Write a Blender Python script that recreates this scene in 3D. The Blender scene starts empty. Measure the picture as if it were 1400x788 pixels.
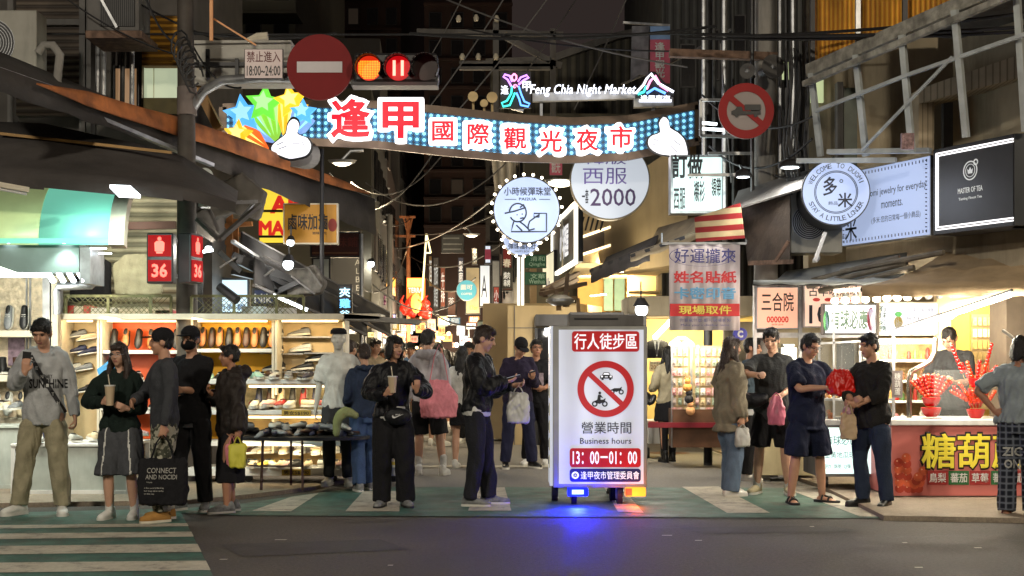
import bpy,math,random
import numpy as np
from mathutils import Vector,Matrix,Euler
from mathutils.bvhtree import BVHTree
random.seed(7)
S=bpy.context.scene;COL=S.collection
F=1867.;H0=1.4;HY=495.
V=Vector
def W(px,py,D):return V(((px-700)/F*D,D,H0+(HY-py)/F*D))
def GD(py):return F*H0/(py-HY)
def G(px,py,z=0.):D=GD(py);return V(((px-700)/F*D,D,z))
def R(a):return math.radians(a)
ORD='first second third fourth fifth sixth seventh eighth ninth tenth eleventh twelfth thirteenth fourteenth fifteenth sixteenth seventeenth eighteenth nineteenth twentieth'.split()
ORD+=['twenty-'+q for q in ORD[:9]]+['thirtieth']+['thirty-'+q for q in ORD[:9]]
ORD[29]='thirtieth'
def c(r,g,b):
 return tuple(((x/255.)/12.92 if x<=10 else((x/255.+.055)/1.055)**2.4)for x in(r,g,b))
_M={}
def mat(name,col,rough=.65,metal=0.,var=.18,scale=6.,bump=0.,emit=0.,ecol=None,sample=True,alpha=1.,trans=0.,coat=0.,bscale=None,dirt=0.):
 if name in _M:return _M[name]
 m=bpy.data.materials.new(name);m.use_nodes=True;nt=m.node_tree;N=nt.nodes;L=nt.links
 b=N['Principled BSDF'];b.inputs['Roughness'].default_value=rough;b.inputs['Metallic'].default_value=metal
 b.inputs['Base Color'].default_value=(*col,1)
 tc=N.new('ShaderNodeTexCoord')
 if var:
  no=N.new('ShaderNodeTexNoise');no.inputs['Scale'].default_value=scale;no.inputs['Detail'].default_value=6
  L.new(tc.outputs['Object'],no.inputs['Vector'])
  mr=N.new('ShaderNodeMapRange');mr.inputs[1].default_value=.3;mr.inputs[2].default_value=.7
  mr.inputs[3].default_value=1-var;mr.inputs[4].default_value=1+var*.7
  L.new(no.outputs[0],mr.inputs[0])
  mx=N.new('ShaderNodeMix');mx.data_type='RGBA';mx.blend_type='MULTIPLY';mx.inputs[0].default_value=1
  mx.inputs[6].default_value=(*col,1);L.new(mr.outputs[0],mx.inputs[7]);out=mx.outputs[2]
  if dirt:
   n2=N.new('ShaderNodeTexNoise');n2.inputs['Scale'].default_value=1.3;n2.inputs['Detail'].default_value=9;n2.inputs['Roughness'].default_value=.7
   mp=N.new('ShaderNodeMapping');mp.inputs['Scale'].default_value=(2.2,2.2,.35);L.new(tc.outputs['Object'],mp.inputs[0]);L.new(mp.outputs[0],n2.inputs['Vector'])
   m2=N.new('ShaderNodeMapRange');m2.inputs[1].default_value=.5;m2.inputs[2].default_value=.72;m2.inputs[3].default_value=0;m2.inputs[4].default_value=dirt
   L.new(n2.outputs[0],m2.inputs[0])
   mx2=N.new('ShaderNodeMix');mx2.data_type='RGBA';mx2.inputs[7].default_value=(.05,.042,.035,1)
   L.new(m2.outputs[0],mx2.inputs[0]);L.new(out,mx2.inputs[6]);out=mx2.outputs[2]
  L.new(out,b.inputs['Base Color'])
 if bump:
  nb=N.new('ShaderNodeTexNoise');nb.inputs['Scale'].default_value=bscale or scale*5;nb.inputs['Detail'].default_value=4
  L.new(tc.outputs['Object'],nb.inputs['Vector'])
  bp=N.new('ShaderNodeBump');bp.inputs['Strength'].default_value=bump;bp.inputs['Distance'].default_value=.02
  L.new(nb.outputs[0],bp.inputs['Height']);L.new(bp.outputs[0],b.inputs['Normal'])
 if emit:
  b.inputs['Emission Color'].default_value=(*(ecol or col),1);b.inputs['Emission Strength'].default_value=emit
  if not sample:m.cycles.emission_sampling='NONE'
 if coat:b.inputs['Coat Weight'].default_value=coat
 if alpha<1:b.inputs['Alpha'].default_value=alpha
 if trans:b.inputs['Transmission Weight'].default_value=trans
 _M[name]=m;return m
def glow(name,col,e=1.,sample=False,base=None):
 return mat(name,base or tuple(x*.5 for x in col),.5,var=0,emit=e,ecol=col,sample=sample)
def fabric(name,col,pat=None,col2=None,scale=20.,rough=.9):
 if name in _M:return _M[name]
 m=mat(name,col,rough,var=.22,scale=9.,bump=.35,bscale=60)
 m.node_tree.nodes['Principled BSDF'].inputs['Specular IOR Level'].default_value=.25
 if pat:
  nt=m.node_tree;N=nt.nodes;L=nt.links;b=N['Principled BSDF'];tc=N.new('ShaderNodeTexCoord')
  mx=N.new('ShaderNodeMix');mx.data_type='RGBA';mx.inputs[6].default_value=(*col,1);mx.inputs[7].default_value=(*col2,1)
  if pat=='camo':
   n=N.new('ShaderNodeTexNoise');n.inputs['Scale'].default_value=scale;n.inputs['Detail'].default_value=3
   L.new(tc.outputs['Object'],n.inputs['Vector']);r=N.new('ShaderNodeValToRGB');r.color_ramp.interpolation='CONSTANT'
   r.color_ramp.elements[0].position=0;r.color_ramp.elements[1].position=.5
   e=r.color_ramp.elements.new(.58);e.color=(.4,.4,.4,1)
   L.new(n.outputs[0],r.inputs[0]);L.new(r.outputs[0],mx.inputs[0])
  elif pat=='check':
   outs=[]
   for ax in'XZ':
    w=N.new('ShaderNodeTexWave');w.bands_direction=ax;w.inputs['Scale'].default_value=scale;w.inputs['Distortion'].default_value=.2
    L.new(tc.outputs['Object'],w.inputs['Vector']);p=N.new('ShaderNodeMath');p.operation='POWER';p.inputs[1].default_value=5
    L.new(w.outputs['Fac'],p.inputs[0]);outs.append(p)
   a=N.new('ShaderNodeMath');a.operation='ADD';a.use_clamp=True;L.new(outs[0].outputs[0],a.inputs[0]);L.new(outs[1].outputs[0],a.inputs[1])
   L.new(a.outputs[0],mx.inputs[0])
  L.new(mx.outputs[2],b.inputs['Base Color'])
 return m
def striped(name,c1,c2,axis='X',scale=3.,thr=.5,rough=.7,bump=0.,emit=0.):
 if name in _M:return _M[name]
 m=mat(name,c1,rough,var=0);nt=m.node_tree;N=nt.nodes;L=nt.links;b=N['Principled BSDF']
 tc=N.new('ShaderNodeTexCoord');w=N.new('ShaderNodeTexWave');w.bands_direction=axis;w.inputs['Scale'].default_value=scale
 L.new(tc.outputs['Object'],w.inputs['Vector'])
 r=N.new('ShaderNodeValToRGB');r.color_ramp.elements[0].position=thr-.04;r.color_ramp.elements[1].position=thr+.04
 r.color_ramp.elements[0].color=(*c1,1);r.color_ramp.elements[1].color=(*c2,1)
 L.new(w.outputs['Fac'],r.inputs[0])
 no=N.new('ShaderNodeTexNoise');no.inputs['Scale'].default_value=2.5;no.inputs['Detail'].default_value=8;L.new(tc.outputs['Object'],no.inputs['Vector'])
 mr=N.new('ShaderNodeMapRange');mr.inputs[1].default_value=.35;mr.inputs[2].default_value=.7;mr.inputs[3].default_value=.6;mr.inputs[4].default_value=1.1;L.new(no.outputs[0],mr.inputs[0])
 mx=N.new('ShaderNodeMix');mx.data_type='RGBA';mx.blend_type='MULTIPLY';mx.inputs[0].default_value=1
 L.new(r.outputs[0],mx.inputs[6]);L.new(mr.outputs[0],mx.inputs[7]);L.new(mx.outputs[2],b.inputs['Base Color'])
 if bump:
  bp=N.new('ShaderNodeBump');bp.inputs['Strength'].default_value=bump;bp.inputs['Distance'].default_value=.05
  L.new(w.outputs['Fac'],bp.inputs['Height']);L.new(bp.outputs[0],b.inputs['Normal'])
 return m
_T={}
def glyphs(s,bold=0.,halo=0.,shear=0.,line=1.,sp=1.):
 k=(s,bold,halo,shear,line,sp)
 if k in _T:return _T[k]
 cu=bpy.data.curves.new('t','FONT');cu.body=s;cu.align_x='CENTER';cu.resolution_u=3;cu.shear=shear;cu.space_line=line;cu.space_character=sp
 if halo:cu.bevel_depth=halo;cu.bevel_resolution=1;cu.resolution_u=2
 elif bold:cu.bevel_depth=bold*.62;cu.bevel_resolution=0;cu.resolution_u=2
 o=bpy.data.objects.new('t',cu);me=o.to_mesh()
 vs=np.array([v.co[:]for v in me.vertices]).reshape(-1,3);fs=[tuple(p.vertices)for p in me.polygons]
 o.to_mesh_clear();bpy.data.objects.remove(o);bpy.data.curves.remove(cu)
 _T[k]=(vs,fs);return _T[k]
class MB:
 def __init__(s):s.v=[];s.f=[];s.m=[];s.k=0
 def mat(s,k):s.k=k;return s
 def add(s,vs,fs):
  n=len(s.v);s.v+=[V(p)for p in vs]
  for f in fs:s.f.append(tuple(i+n for i in f));s.m.append(s.k)
  return s
 def hull(s,p):
  return s.add(p,[(0,3,2,1),(4,5,6,7),(0,1,5,4),(1,2,6,5),(2,3,7,6),(3,0,4,7)])
 def box(s,x0,y0,z0,x1,y1,z1):
  return s.hull([(x0,y0,z0),(x1,y0,z0),(x1,y1,z0),(x0,y1,z0),(x0,y0,z1),(x1,y0,z1),(x1,y1,z1),(x0,y1,z1)])
 def cbox(s,cc,sx,sy,sz,M=None):
  M=M or Matrix.Identity(3);cc=V(cc)
  return s.hull([cc+M@V((a*sx/2,b*sy/2,d*sz/2))for a,b,d in((-1,-1,-1),(1,-1,-1),(1,1,-1),(-1,1,-1),(-1,-1,1),(1,-1,1),(1,1,1),(-1,1,1))])
 def pbox(s,px0,py0,px1,py1,D,dep):
  a=W(px0,py1,D);b=W(px1,py0,D);return s.box(a.x,D,a.z,b.x,D+dep,b.z)
 def bar(s,a,b,w,h=None,up=V((0,0,1))):
  a=V(a);b=V(b);h=h or w;t=(b-a).normalized()
  u=t.cross(up)
  if u.length<1e-3:u=V((1,0,0))
  u.normalize();v=u.cross(t)
  q=[a+u*i*w/2+v*j*h/2 for i,j in((-1,-1),(1,-1),(1,1),(-1,1))]
  q+=[p+(b-a)for p in q];return s.hull(q)
 def tube(s,pts,r,n=8,cap=True):
  pts=[V(p)for p in pts];m=len(pts);rs=r if isinstance(r,(list,tuple))else[r]*m
  vs=[];fs=[];ref=None
  for i,p in enumerate(pts):
   t=(pts[min(i+1,m-1)]-pts[max(i-1,0)]).normalized()
   if ref is None:ref=t.orthogonal().normalized()
   ref=(ref-t*ref.dot(t)).normalized();w=t.cross(ref)
   for k in range(n):a=2*math.pi*k/n;vs.append(p+(ref*math.cos(a)+w*math.sin(a))*rs[i])
  for i in range(m-1):
   for k in range(n):fs.append((i*n+k,i*n+(k+1)%n,(i+1)*n+(k+1)%n,(i+1)*n+k))
  if cap:fs.append(tuple(reversed(range(n))));fs.append(tuple((m-1)*n+k for k in range(n)))
  return s.add(vs,fs)
 def prism(s,pts,off):
  pts=[V(p)for p in pts];n=len(pts);off=V(off)
  fs=[tuple(range(n)),tuple(reversed(range(n,2*n)))]+[(i,i+n,(i+1)%n+n,(i+1)%n)for i in range(n)]
  return s.add(pts+[p+off for p in pts],fs)
 def sheet(s,pts):return s.add(pts,[tuple(range(len(pts)))])
 def disc(s,cc,r,dep=0.,n=40,rt=V((1,0,0)),up=V((0,0,1)),ry=None):
  cc=V(cc);ry=ry or r;P=[cc+rt*math.cos(2*math.pi*k/n)*r+up*math.sin(2*math.pi*k/n)*ry for k in range(n)]
  if not dep:return s.sheet(P)
  return s.prism(P,rt.cross(up)*-dep)
 def ring(s,cc,r0,r1,dep=.01,n=48,rt=V((1,0,0)),up=V((0,0,1)),a0=0,a1=360):
  cc=V(cc);full=a1-a0>=360;m=n if full else n+1;vs=[];dd=rt.cross(up)*-dep
  for k in range(m):
   a=R(a0+(a1-a0)*k/n);d=rt*math.cos(a)+up*math.sin(a);vs+=[cc+d*r0,cc+d*r1,cc+d*r0+dd,cc+d*r1+dd]
  fs=[]
  for k in range(n):
   i=k*4;j=((k+1)%m)*4
   fs+=[(i,i+1,j+1,j),(i+1,i+3,j+3,j+1),(i+3,i+2,j+2,j+3),(i+2,i,j,j+2)]
  return s.add(vs,fs)
 def ell(s,cc,r,n=12,m=8,M=None):
  cc=V(cc);M=M or Matrix.Identity(3);vs=[cc+M@V((0,0,-r[2]))];fs=[]
  for j in range(1,m):
   b=-math.pi/2+math.pi*j/m
   for k in range(n):a=2*math.pi*k/n;vs.append(cc+M@V((r[0]*math.cos(b)*math.cos(a),r[1]*math.cos(b)*math.sin(a),r[2]*math.sin(b))))
  vs.append(cc+M@V((0,0,r[2])))
  for k in range(n):
   fs.append((0,1+(k+1)%n,1+k));t=1+(m-2)*n;fs.append((t+k,t+(k+1)%n,len(vs)-1))
  for j in range(m-2):
   for k in range(n):a=1+j*n;fs.append((a+k,a+(k+1)%n,a+n+(k+1)%n,a+n+k))
  return s.add(vs,fs)
 def rings(s,rr,n=16,cap=True):
  vs=[];fs=[]
  for cc,u,w in rr:
   for k in range(n):a=2*math.pi*k/n;vs.append(V(cc)+u*math.cos(a)+w*math.sin(a))
  for i in range(len(rr)-1):
   for k in range(n):fs.append((i*n+k,i*n+(k+1)%n,(i+1)*n+(k+1)%n,(i+1)*n+k))
  if cap:fs.append(tuple(reversed(range(n))));fs.append(tuple((len(rr)-1)*n+k for k in range(n)))
  return s.add(vs,fs)
 def text(s,t,cc,w,h,rt=V((1,0,0)),up=V((0,0,1)),bold=0.,halo=0.,shear=0.,dep=0.,line=1.,keep=False,sp=1.):
  vs,fs=glyphs(t,bold,halo,shear,line,sp)
  if not len(vs):return s
  lo=vs.min(0);hi=vs.max(0);sx=w/(hi[0]-lo[0]);sy=h/(hi[1]-lo[1])
  if keep:sx=sy=min(sx,sy)
  nrm=rt.cross(up);cc=V(cc);dep=dep or(.003 if bold else 0);m=(lo+hi)/2;zr=max(hi[2]-lo[2],1e-6)
  return s.add([cc+rt*((p[0]-m[0])*sx)+up*((p[1]-m[1])*sy)+nrm*(((p[2]-m[2])/zr)*dep)for p in vs],fs)
 def build(s,name,mats,parent=None,world=True,smooth=False,bevel=0.,thick=0.):
  me=bpy.data.meshes.new(name);vs=s.v
  if parent is not None and world:
   M=Matrix.Identity(4);q=parent
   while q is not None:M=q.matrix_basis@M;q=q.parent
   Mi=M.inverted();vs=[Mi@p for p in vs]
  me.from_pydata([tuple(p)for p in vs],[],s.f)
  mats=mats if isinstance(mats,(list,tuple))else[mats]
  for m in mats:me.materials.append(m)
  if max(s.m,default=0):me.polygons.foreach_set('material_index',s.m)
  if smooth:
   me.shade_smooth()
   if smooth!=2:me.set_sharp_from_angle(angle=R(42))
  me.update();o=bpy.data.objects.new(name,me);COL.objects.link(o)
  if parent is not None:o.parent=parent
  if thick:q=o.modifiers.new('s','SOLIDIFY');q.thickness=thick;q.offset=0
  if bevel:q=o.modifiers.new('b','BEVEL');q.width=bevel;q.segments=2;q.limit_method='ANGLE';q.angle_limit=R(50)
  return o
def thing(name,label,cat,loc=(0,0,0),rotz=0.,group=None):
 o=bpy.data.objects.new(name,None);COL.objects.link(o);o.location=loc;o.rotation_euler=(0,0,rotz);o.empty_display_size=.1
 return tag(o,label,cat,group)
def tag(o,label,cat,group=None):
 o['label']=label;o['category']=cat
 if group:o['group']=group
 return o
def solo(mb,name,mats,label,cat,group=None,loc=None,**k):
 if loc is None:
  a=np.array([p[:]for p in mb.v]);loc=V(((a[:,0].min()+a[:,0].max())/2,(a[:,1].min()+a[:,1].max())/2,a[:,2].min()))
 mb.v=[p-V(loc)for p in mb.v]
 o=mb.build(name,mats,None,**k);o.location=loc;return tag(o,label,cat,group)
def struct(mb,name,mats,kind='structure',**k):
 o=mb.build(name,mats,None,**k);o['kind']=kind;return o
def dup(o,loc=None,rot=None,label=None,group=None,parent=None):
 q=o.copy();COL.objects.link(q)
 if parent is not None:q.parent=parent
 if loc is not None:q.location=loc
 if rot is not None:q.rotation_euler=rot
 if label:q['label']=label
 if group:q['group']=group
 for ch in list(o.children):dup(ch,parent=q)
 return q
def lamp(name,loc,power,col=(1,.9,.75),size=.1,kind='POINT',target=None,spot=120,parent=None,sx=None):
 l=bpy.data.lights.new(name,kind);l.energy=power;l.color=col
 if kind=='AREA':l.shape='RECTANGLE';l.size=size;l.size_y=sx or size
 else:l.shadow_soft_size=size
 if kind=='SPOT':l.spot_size=R(spot);l.spot_blend=.6
 o=bpy.data.objects.new(name,l);COL.objects.link(o);o.location=loc
 if target is not None:o.rotation_euler=(V(target)-V(loc)).to_track_quat('-Z','Y').to_euler()
 if parent is not None:
  o.parent=parent;o.matrix_parent_inverse=parent.matrix_basis.inverted()
 return o
m_steel=mat('galvanised_steel',(.36,.37,.38),.42,.7,.3,8,dirt=.3)
m_dark=mat('dark_metal',(.03,.03,.032),.5,.4,.2)
m_black=mat('black_plastic',(.012,.012,.013),.45,var=.1)
m_white=mat('white_paint',(.72,.72,.70),.5,var=.1,dirt=.25)
m_ivory=mat('ivory_paint',(.62,.57,.45),.55,var=.12,dirt=.2)
m_rust=mat('rusty_iron',(.16,.10,.07),.8,.3,.5,12,bump=.3)
m_wire=mat('cable_rubber',(.01,.01,.011),.6,var=0)
m_conc=mat('concrete',(.24,.23,.21),.85,var=.25,scale=3,bump=.3,dirt=.5)
m_grime=mat('grimy_wall',(.13,.125,.12),.85,var=.3,scale=2,bump=.2,dirt=.7)
m_brownmetal=mat('brown_metal',(.09,.045,.035),.5,.4,.2,dirt=.3)
m_ink=mat('black_ink',(.012,.012,.013),.5,var=0)
m_palei=mat('pale_ink',c(200,205,205),.5,var=0,emit=.35,ecol=(.7,.72,.72));m_red=mat('red_paint',(.55,.02,.02),.45,var=.08)
def fuse(mb,voxel,smooth=2,noise=0.,nf=(14,14,5),seed=0):
 me=bpy.data.meshes.new('t');me.from_pydata([tuple(p)for p in mb.v],[],mb.f)
 bm_=__import__('bmesh').new();bm_.from_mesh(me);__import__('bmesh').ops.recalc_face_normals(bm_,faces=bm_.faces);bm_.to_mesh(me);bm_.free()
 o=bpy.data.objects.new('t',me);COL.objects.link(o)
 q=o.modifiers.new('r','REMESH');q.mode='VOXEL';q.voxel_size=voxel
 if smooth:q=o.modifiers.new('s','SMOOTH');q.iterations=smooth;q.factor=.5
 dg=bpy.context.evaluated_depsgraph_get();out=bpy.data.meshes.new_from_object(o.evaluated_get(dg))
 bpy.data.objects.remove(o);bpy.data.meshes.remove(me)
 if noise:
  n=len(out.vertices);co=np.empty(n*3);out.vertices.foreach_get('co',co);co=co.reshape(-1,3)
  no=np.empty(n*3);out.vertices.foreach_get('normal',no);no=no.reshape(-1,3);r=np.random.RandomState(seed)
  p=co*np.array(nf);d=np.zeros(n);wv=p+.9*np.sin(p[:,[1,2,0]]*1.3+seed)
  for k in range(7):
   a=r.normal(size=3);a/=np.linalg.norm(a);fr=1+k*.55;d+=np.sin(wv@a*fr*1.6+r.rand()*6)/(1+.25*k)
  co=co+no*(d[:,None]*noise*.45);out.vertices.foreach_set('co',co.ravel())
 out.update();return out
def ik(a,b,l1,l2,hint):
 d=b-a;L=d.length
 if L>(l1+l2)*.999:b=a+d*((l1+l2)*.999/L);d=b-a;L=d.length
 t=d/L;x=(l1*l1-l2*l2+L*L)/(2*L);h=math.sqrt(max(l1*l1-x*x,0));u=V(hint);u=u-t*u.dot(t)
 if u.length<1e-4:u=V((0,1,0))
 return a+t*x+u.normalized()*h,b
def limb(mb,pts,rad,n=12,sub=4,side=None,flat=False):
 P=[];Q=[];m=len(pts);pts=[V(p)for p in pts]
 rad=[r if isinstance(r,tuple)else(r,r)for r in rad]
 for i in range(m-1):
  p0=pts[max(i-1,0)];p1=pts[i];p2=pts[i+1];p3=pts[min(i+2,m-1)]
  for k in range(sub):
   t=k/sub;P.append(.5*((2*p1)+(p2-p0)*t+(2*p0-5*p1+4*p2-p3)*t*t+(3*p1-p0-3*p2+p3)*t**3))
   s=t*t*(3-2*t);Q.append((rad[i][0]*(1-s)+rad[i+1][0]*s,rad[i][1]*(1-s)+rad[i+1][1]*s))
 P.append(pts[-1]);Q.append(rad[-1])
 t0=(P[1]-P[0]).normalized();t1=(P[-1]-P[-2]).normalized();q0=Q[0];q1=Q[-1]
 P=[P[0]-t0*q0[1]*.85,P[0]-t0*q0[1]*.5]+P+([]if flat else[P[-1]+t1*q1[1]*.5,P[-1]+t1*q1[1]*.85])
 Q=[(q0[0]*.35,q0[1]*.35),(q0[0]*.82,q0[1]*.82)]+Q+([]if flat else[(q1[0]*.82,q1[1]*.82),(q1[0]*.35,q1[1]*.35)])
 ref=V(side)if side is not None else t0.orthogonal();rr=[]
 for i,p in enumerate(P):
  t=(P[min(i+1,len(P)-1)]-P[max(i-1,0)]).normalized();u=(ref-t*ref.dot(t));u.normalize();ref=u if side is None else ref
  rr.append((p,u*Q[i][0],t.cross(u)*Q[i][1]))
 return mb.rings(rr,n)
skin_mats={}
def skin(i):
 cs=[c(196,148,120),c(178,128,100),c(205,160,134),c(160,112,86)]
 return mat('skin_%d'%i,tuple(x*.85 for x in cs[i]),.5,var=.08,scale=12)
m_eye=mat('eye_dark',(.012,.009,.008),.3,var=0);m_lip=mat('lip',(.30,.10,.09),.45,var=.05)
m_hairb=mat('black_hair',(.008,.007,.0065),.4,var=.3,scale=40,bump=.5,bscale=120)
m_hairn=mat('brown_hair',(.030,.017,.012),.4,var=.3,scale=40,bump=.5,bscale=120)
def hand(mb,w,fd,pn,s=1.,curl=.5,left=False,thick=1.):
 fd=V(fd).normalized();pn=V(pn);pn=(pn-fd*pn.dot(fd)).normalized();sd=fd.cross(pn)*(1 if left else-1)
 k=w+fd*.085*s
 limb(mb,[w-fd*.02*s,w+fd*.03*s,k],[(.026*s,.02*s),(.036*s,.017*s),(.040*s,.014*s)],10,2,side=sd)
 for i,ln in enumerate((.072,.080,.074,.058)):
  b=k+sd*(.031-.0205*i)*s-fd*.012*s;a1=curl*.75;a2=curl*1.7;a3=curl*2.3
  p1=b+(fd*math.cos(a1*.4)+pn*math.sin(a1*.4))*.022*s
  d1=fd*math.cos(a1)+pn*math.sin(a1);d2=fd*math.cos(a2)+pn*math.sin(a2);d3=fd*math.cos(a3)+pn*math.sin(a3)
  p2=p1+d1*ln*.42*s;p3=p2+d2*ln*.3*s;p4=p3+d3*ln*.24*s;r=.0088*s*thick
  limb(mb,[b,p1,p2,p3,p4],[r*1.1,r*1.05,r,r*.92,r*.8],7,2)
 t0=w+fd*.022*s+sd*.022*s;t1=t0+(fd*.6+sd*.75+pn*.25).normalized()*.038*s;t2=t1+(fd*.8+sd*(.35-.5*curl)+pn*(.2+.7*curl)).normalized()*.032*s;t3=t2+(fd*.75+sd*(.1-.6*curl)+pn*(.2+.8*curl)).normalized()*.024*s
 limb(mb,[t0,t1,t2,t3],[.014*s,.012*s,.0105*s,.0085*s],8,2)
class Person:pass
def person(label,loc,H,yaw,top,bottom,shoes,hair=('short','k'),sk=0,feet=None,hands=None,head=(0,0),lean=0,fem=False,bulk=1.,vox=.0075,group=None,cap=None,glasses=None,mask=None,seed=0,roll=0.,hip=0.,cat='person'):
 P=Person();s=H/1.75;fem=1 if fem else 0
 root=thing('person',label,cat,loc,R(yaw),group);P.root=root
 Y=lambda p:V(p)*s
 TB=lambda p:V((0,0,.95))+Matrix.Rotation(R(lean),3,'X')@(V(p)-V((0,0,.95)))
 TBM=Matrix.Rotation(R(lean),3,'X')
 hx=hip
 def TT(p):p=TB(p);return V((p[0]+hx*max(0,1-abs(p[2]-.95)/.6),p[1],p[2]))
 sw=(.175-.022*fem)*(.5+.5*bulk)
 feet=feet or[(-.11,.0,-8),(.11,.0,8)]
 hands=hands or[{},{}]
 body=MB()
 tz=[(.80,.10,.09,0),(.86,.15,.10,0),(.93,.163+.006*fem,.108,.005),(1.05,.135-.012*fem,.098,0),(1.19,.150-.012*fem,.108,-.004),(1.31,.165-.018*fem,.108+.008*fem,-.006),(1.385,sw*.93,.09,0),(1.43,sw*.62,.066,.01),(1.465,.062,.058,.012)]
 def torso(mb,g,zlo,zhi,tz=tz,flare=0.,gy=None):
  rr=[];gy=g if gy is None else gy;zs=[]
  for z,a,b,yo in tz:
   if zlo<z<zhi:zs.append((z,a,b,yo))
  def at(z):
   for q0,q1 in zip(tz,tz[1:]):
    if q0[0]<=z<=q1[0]:
     t=(z-q0[0])/(q1[0]-q0[0]);return(z,)+tuple(q0[i]*(1-t)+q1[i]*t for i in(1,2,3))
   return(z,)+tuple((tz[2]if z<1 else tz[-1])[1:])
  zs=[at(zlo)]+zs+[at(zhi)]
  for z,a,b,yo in zs:
   fl=flare*max(0,(1.2-z));a=a*bulk if z<1.38 else a;b=b*bulk if z<1.38 else b
   rr.append((TT((0,yo,z)),TBM@V((a+g+fl,0,0)),TBM@V((0,b+gy+fl,0))))
  e=rr[-1];mb.rings(rr,22)
 torso(body,-.020,.80,1.40);torso(body,0,1.30,1.465)
 nk=TT((0,.012,1.44));nh=TT((0,0,1.53));hm=TBM@Matrix.Rotation(R(head[0]),3,'Z')@Matrix.Rotation(R(roll),3,'Y')@Matrix.Rotation(R(head[1]),3,'X')
 hc=nh+TBM@V((0,.0,.0))+hm@V((0,-.018,.10));HD=lambda p:hc+hm@V(p)
 limb(body,[nk,nh+hm@V((0,.0,.02))],[.056-.008*fem,.052-.008*fem],12,3)
 fs_=.96 if fem else 1.
 E=lambda mb,p,r:mb.ell(HD(V(p)*fs_),V(r)*fs_,14,10,hm)
 E(body,(0,.012,.022),(.077,.094,.099));E(body,(0,-.022,-.03),(.064,.068,.082));E(body,(0,-.052,-.093),(.028,.028,.024));E(body,(0,-.01,-.075),(.05,.055,.04))
 for sx in(-1,1):E(body,(sx*.077,.012,-.008),(.012,.021,.031));E(body,(sx*.036,-.064,-.03),(.022,.018,.022))
 limb(body,[HD(V((0,-.083,.018))*fs_),HD(V((0,-.100,-.012))*fs_),HD(V((0,-.104,-.026))*fs_)],[.009,.0115,.0155],8,3)
 E(body,(0,-.082,-.062),(.024,.012,.0125));E(body,(0,-.080,.030),(.058,.014,.010))
 P.H=[];P.F=[];P.J=[];P.ik=[]
 legs=[]
 for i,sx in enumerate((-1,1)):
  fx,fy,fa=feet[i][:3];lift=feet[i][3]if len(feet[i])>3 else 0
  hp=V((sx*.088+hx,.0,.90));an=V((fx,fy,.085+lift));fd=V((math.sin(R(fa)),-math.cos(R(fa)),0))
  kn,an=ik(hp,an,.415,.405,fd+V((0,-.3,0)));legs.append((hp,kn,an,fd))
  limb(body,[hp,hp.lerp(kn,.5),kn,kn.lerp(an,.35),an],[.088*bulk,.072*bulk,.052,.053,.036],12,4)
  sd=V((0,0,1)).cross(fd);fz=lift
  limb(body,[an+fd*-.03+V((0,0,-.045)),an+fd*.06+V((0,0,-.05)),an+fd*.15+V((0,0,-.065))],[(.032,.033),(.037,.028),(.043,.015)],10,3,side=sd)
  P.F.append((an,fd))
 arms=[]
 for i,sx in enumerate((-1,1)):
  h=hands[i];sh=TT((sx*sw,.005,1.405));w=V(h.get('w',(sx*(sw+.075),-.02,.875)))
  hint=h.get('hint',(sx*.35,1,-.25));el,w=ik(sh,w,.285,.25,hint);arms.append((sh,el,w))
  limb(body,[sh+V((-sx*.03,0,-.01)),sh.lerp(el,.45),el,el.lerp(w,.4),w],[.052,.043*(.6+.4*bulk),.038,.035,.025],12,4)
  fd=V(h.get('fd',(w-el).normalized()));pn=V(h.get('pn',(-sx,.1,0)));hand(body,w,fd,pn,.95-.06*fem,h.get('curl',.45),left=(i==1))
  fdn=fd.normalized();P.H.append((root.matrix_basis@Y(w+fdn*.085),root.matrix_basis.to_3x3()@fdn,root.matrix_basis.to_3x3()@pn.normalized()))
  P.J.append(root.matrix_basis@Y(w))
 def scale(mb):mb.v=[p*s for p in mb.v];return mb
 def put(name,mb,mats,sm=2,noise=0.,nf=(14,14,5),vx=None,par=None):
  me=fuse(scale(mb),vx or vox*1.35,sm,noise,nf,seed);me.name=name
  for m in(mats if isinstance(mats,(list,tuple))else[mats]):me.materials.append(m)
  me.shade_smooth();o=bpy.data.objects.new(name,me);COL.objects.link(o);o.parent=par or root;return o
 b=put('body',body,[skin(sk),m_eye,m_lip,m_hairb],2,vx=vox)
 me=b.data;n=len(me.polygons);cc=np.empty(n*3);me.polygons.foreach_get('center',cc);cc=cc.reshape(-1,3)/s
 q=(cc-np.array(hc))@np.array(hm)/fs_;ax=abs(abs(q[:,0])-.031);mi=np.zeros(n,int);fr=q[:,1]<-.055
 mi[fr&(ax<.0125)&(abs(q[:,2]-.004)<.0042)]=1
 mi[fr&(ax<.015)&(abs(q[:,2]-.027)<.0024)]=3
 mi[fr&(abs(q[:,0])<.021)&(abs(q[:,2]+.063)<.0065)]=2
 me.polygons.foreach_set('material_index',mi);P.body=b
 kind,hc_=hair;hmx=m_hairn if hc_=='b'else m_hairb;hb=MB()
 if kind!='none':
  z0=-.012 if cap else 0
  if kind=='buzz':E(hb,(0,.018,.030),(.081,.097,.098));E(hb,(0,.045,-.01),(.076,.062,.055))
  else:
   E(hb,(0,.018,.036+z0),(.083,.099,.097+z0));E(hb,(0,.050,-.012),(.074,.058,.058))
   if not cap:E(hb,(.0,-.048,.086),(.068,.042,.026))
   for sx in(-1,1):E(hb,(sx*.072,-.006,.036),(.014,.034,.04))
  if kind=='fringe':E(hb,(0,-.078,.076),(.054,.015,.017))
  if kind in('bob','long','pony'):
   E(hb,(0,-.064,.072),(.064,.034,.026))
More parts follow.
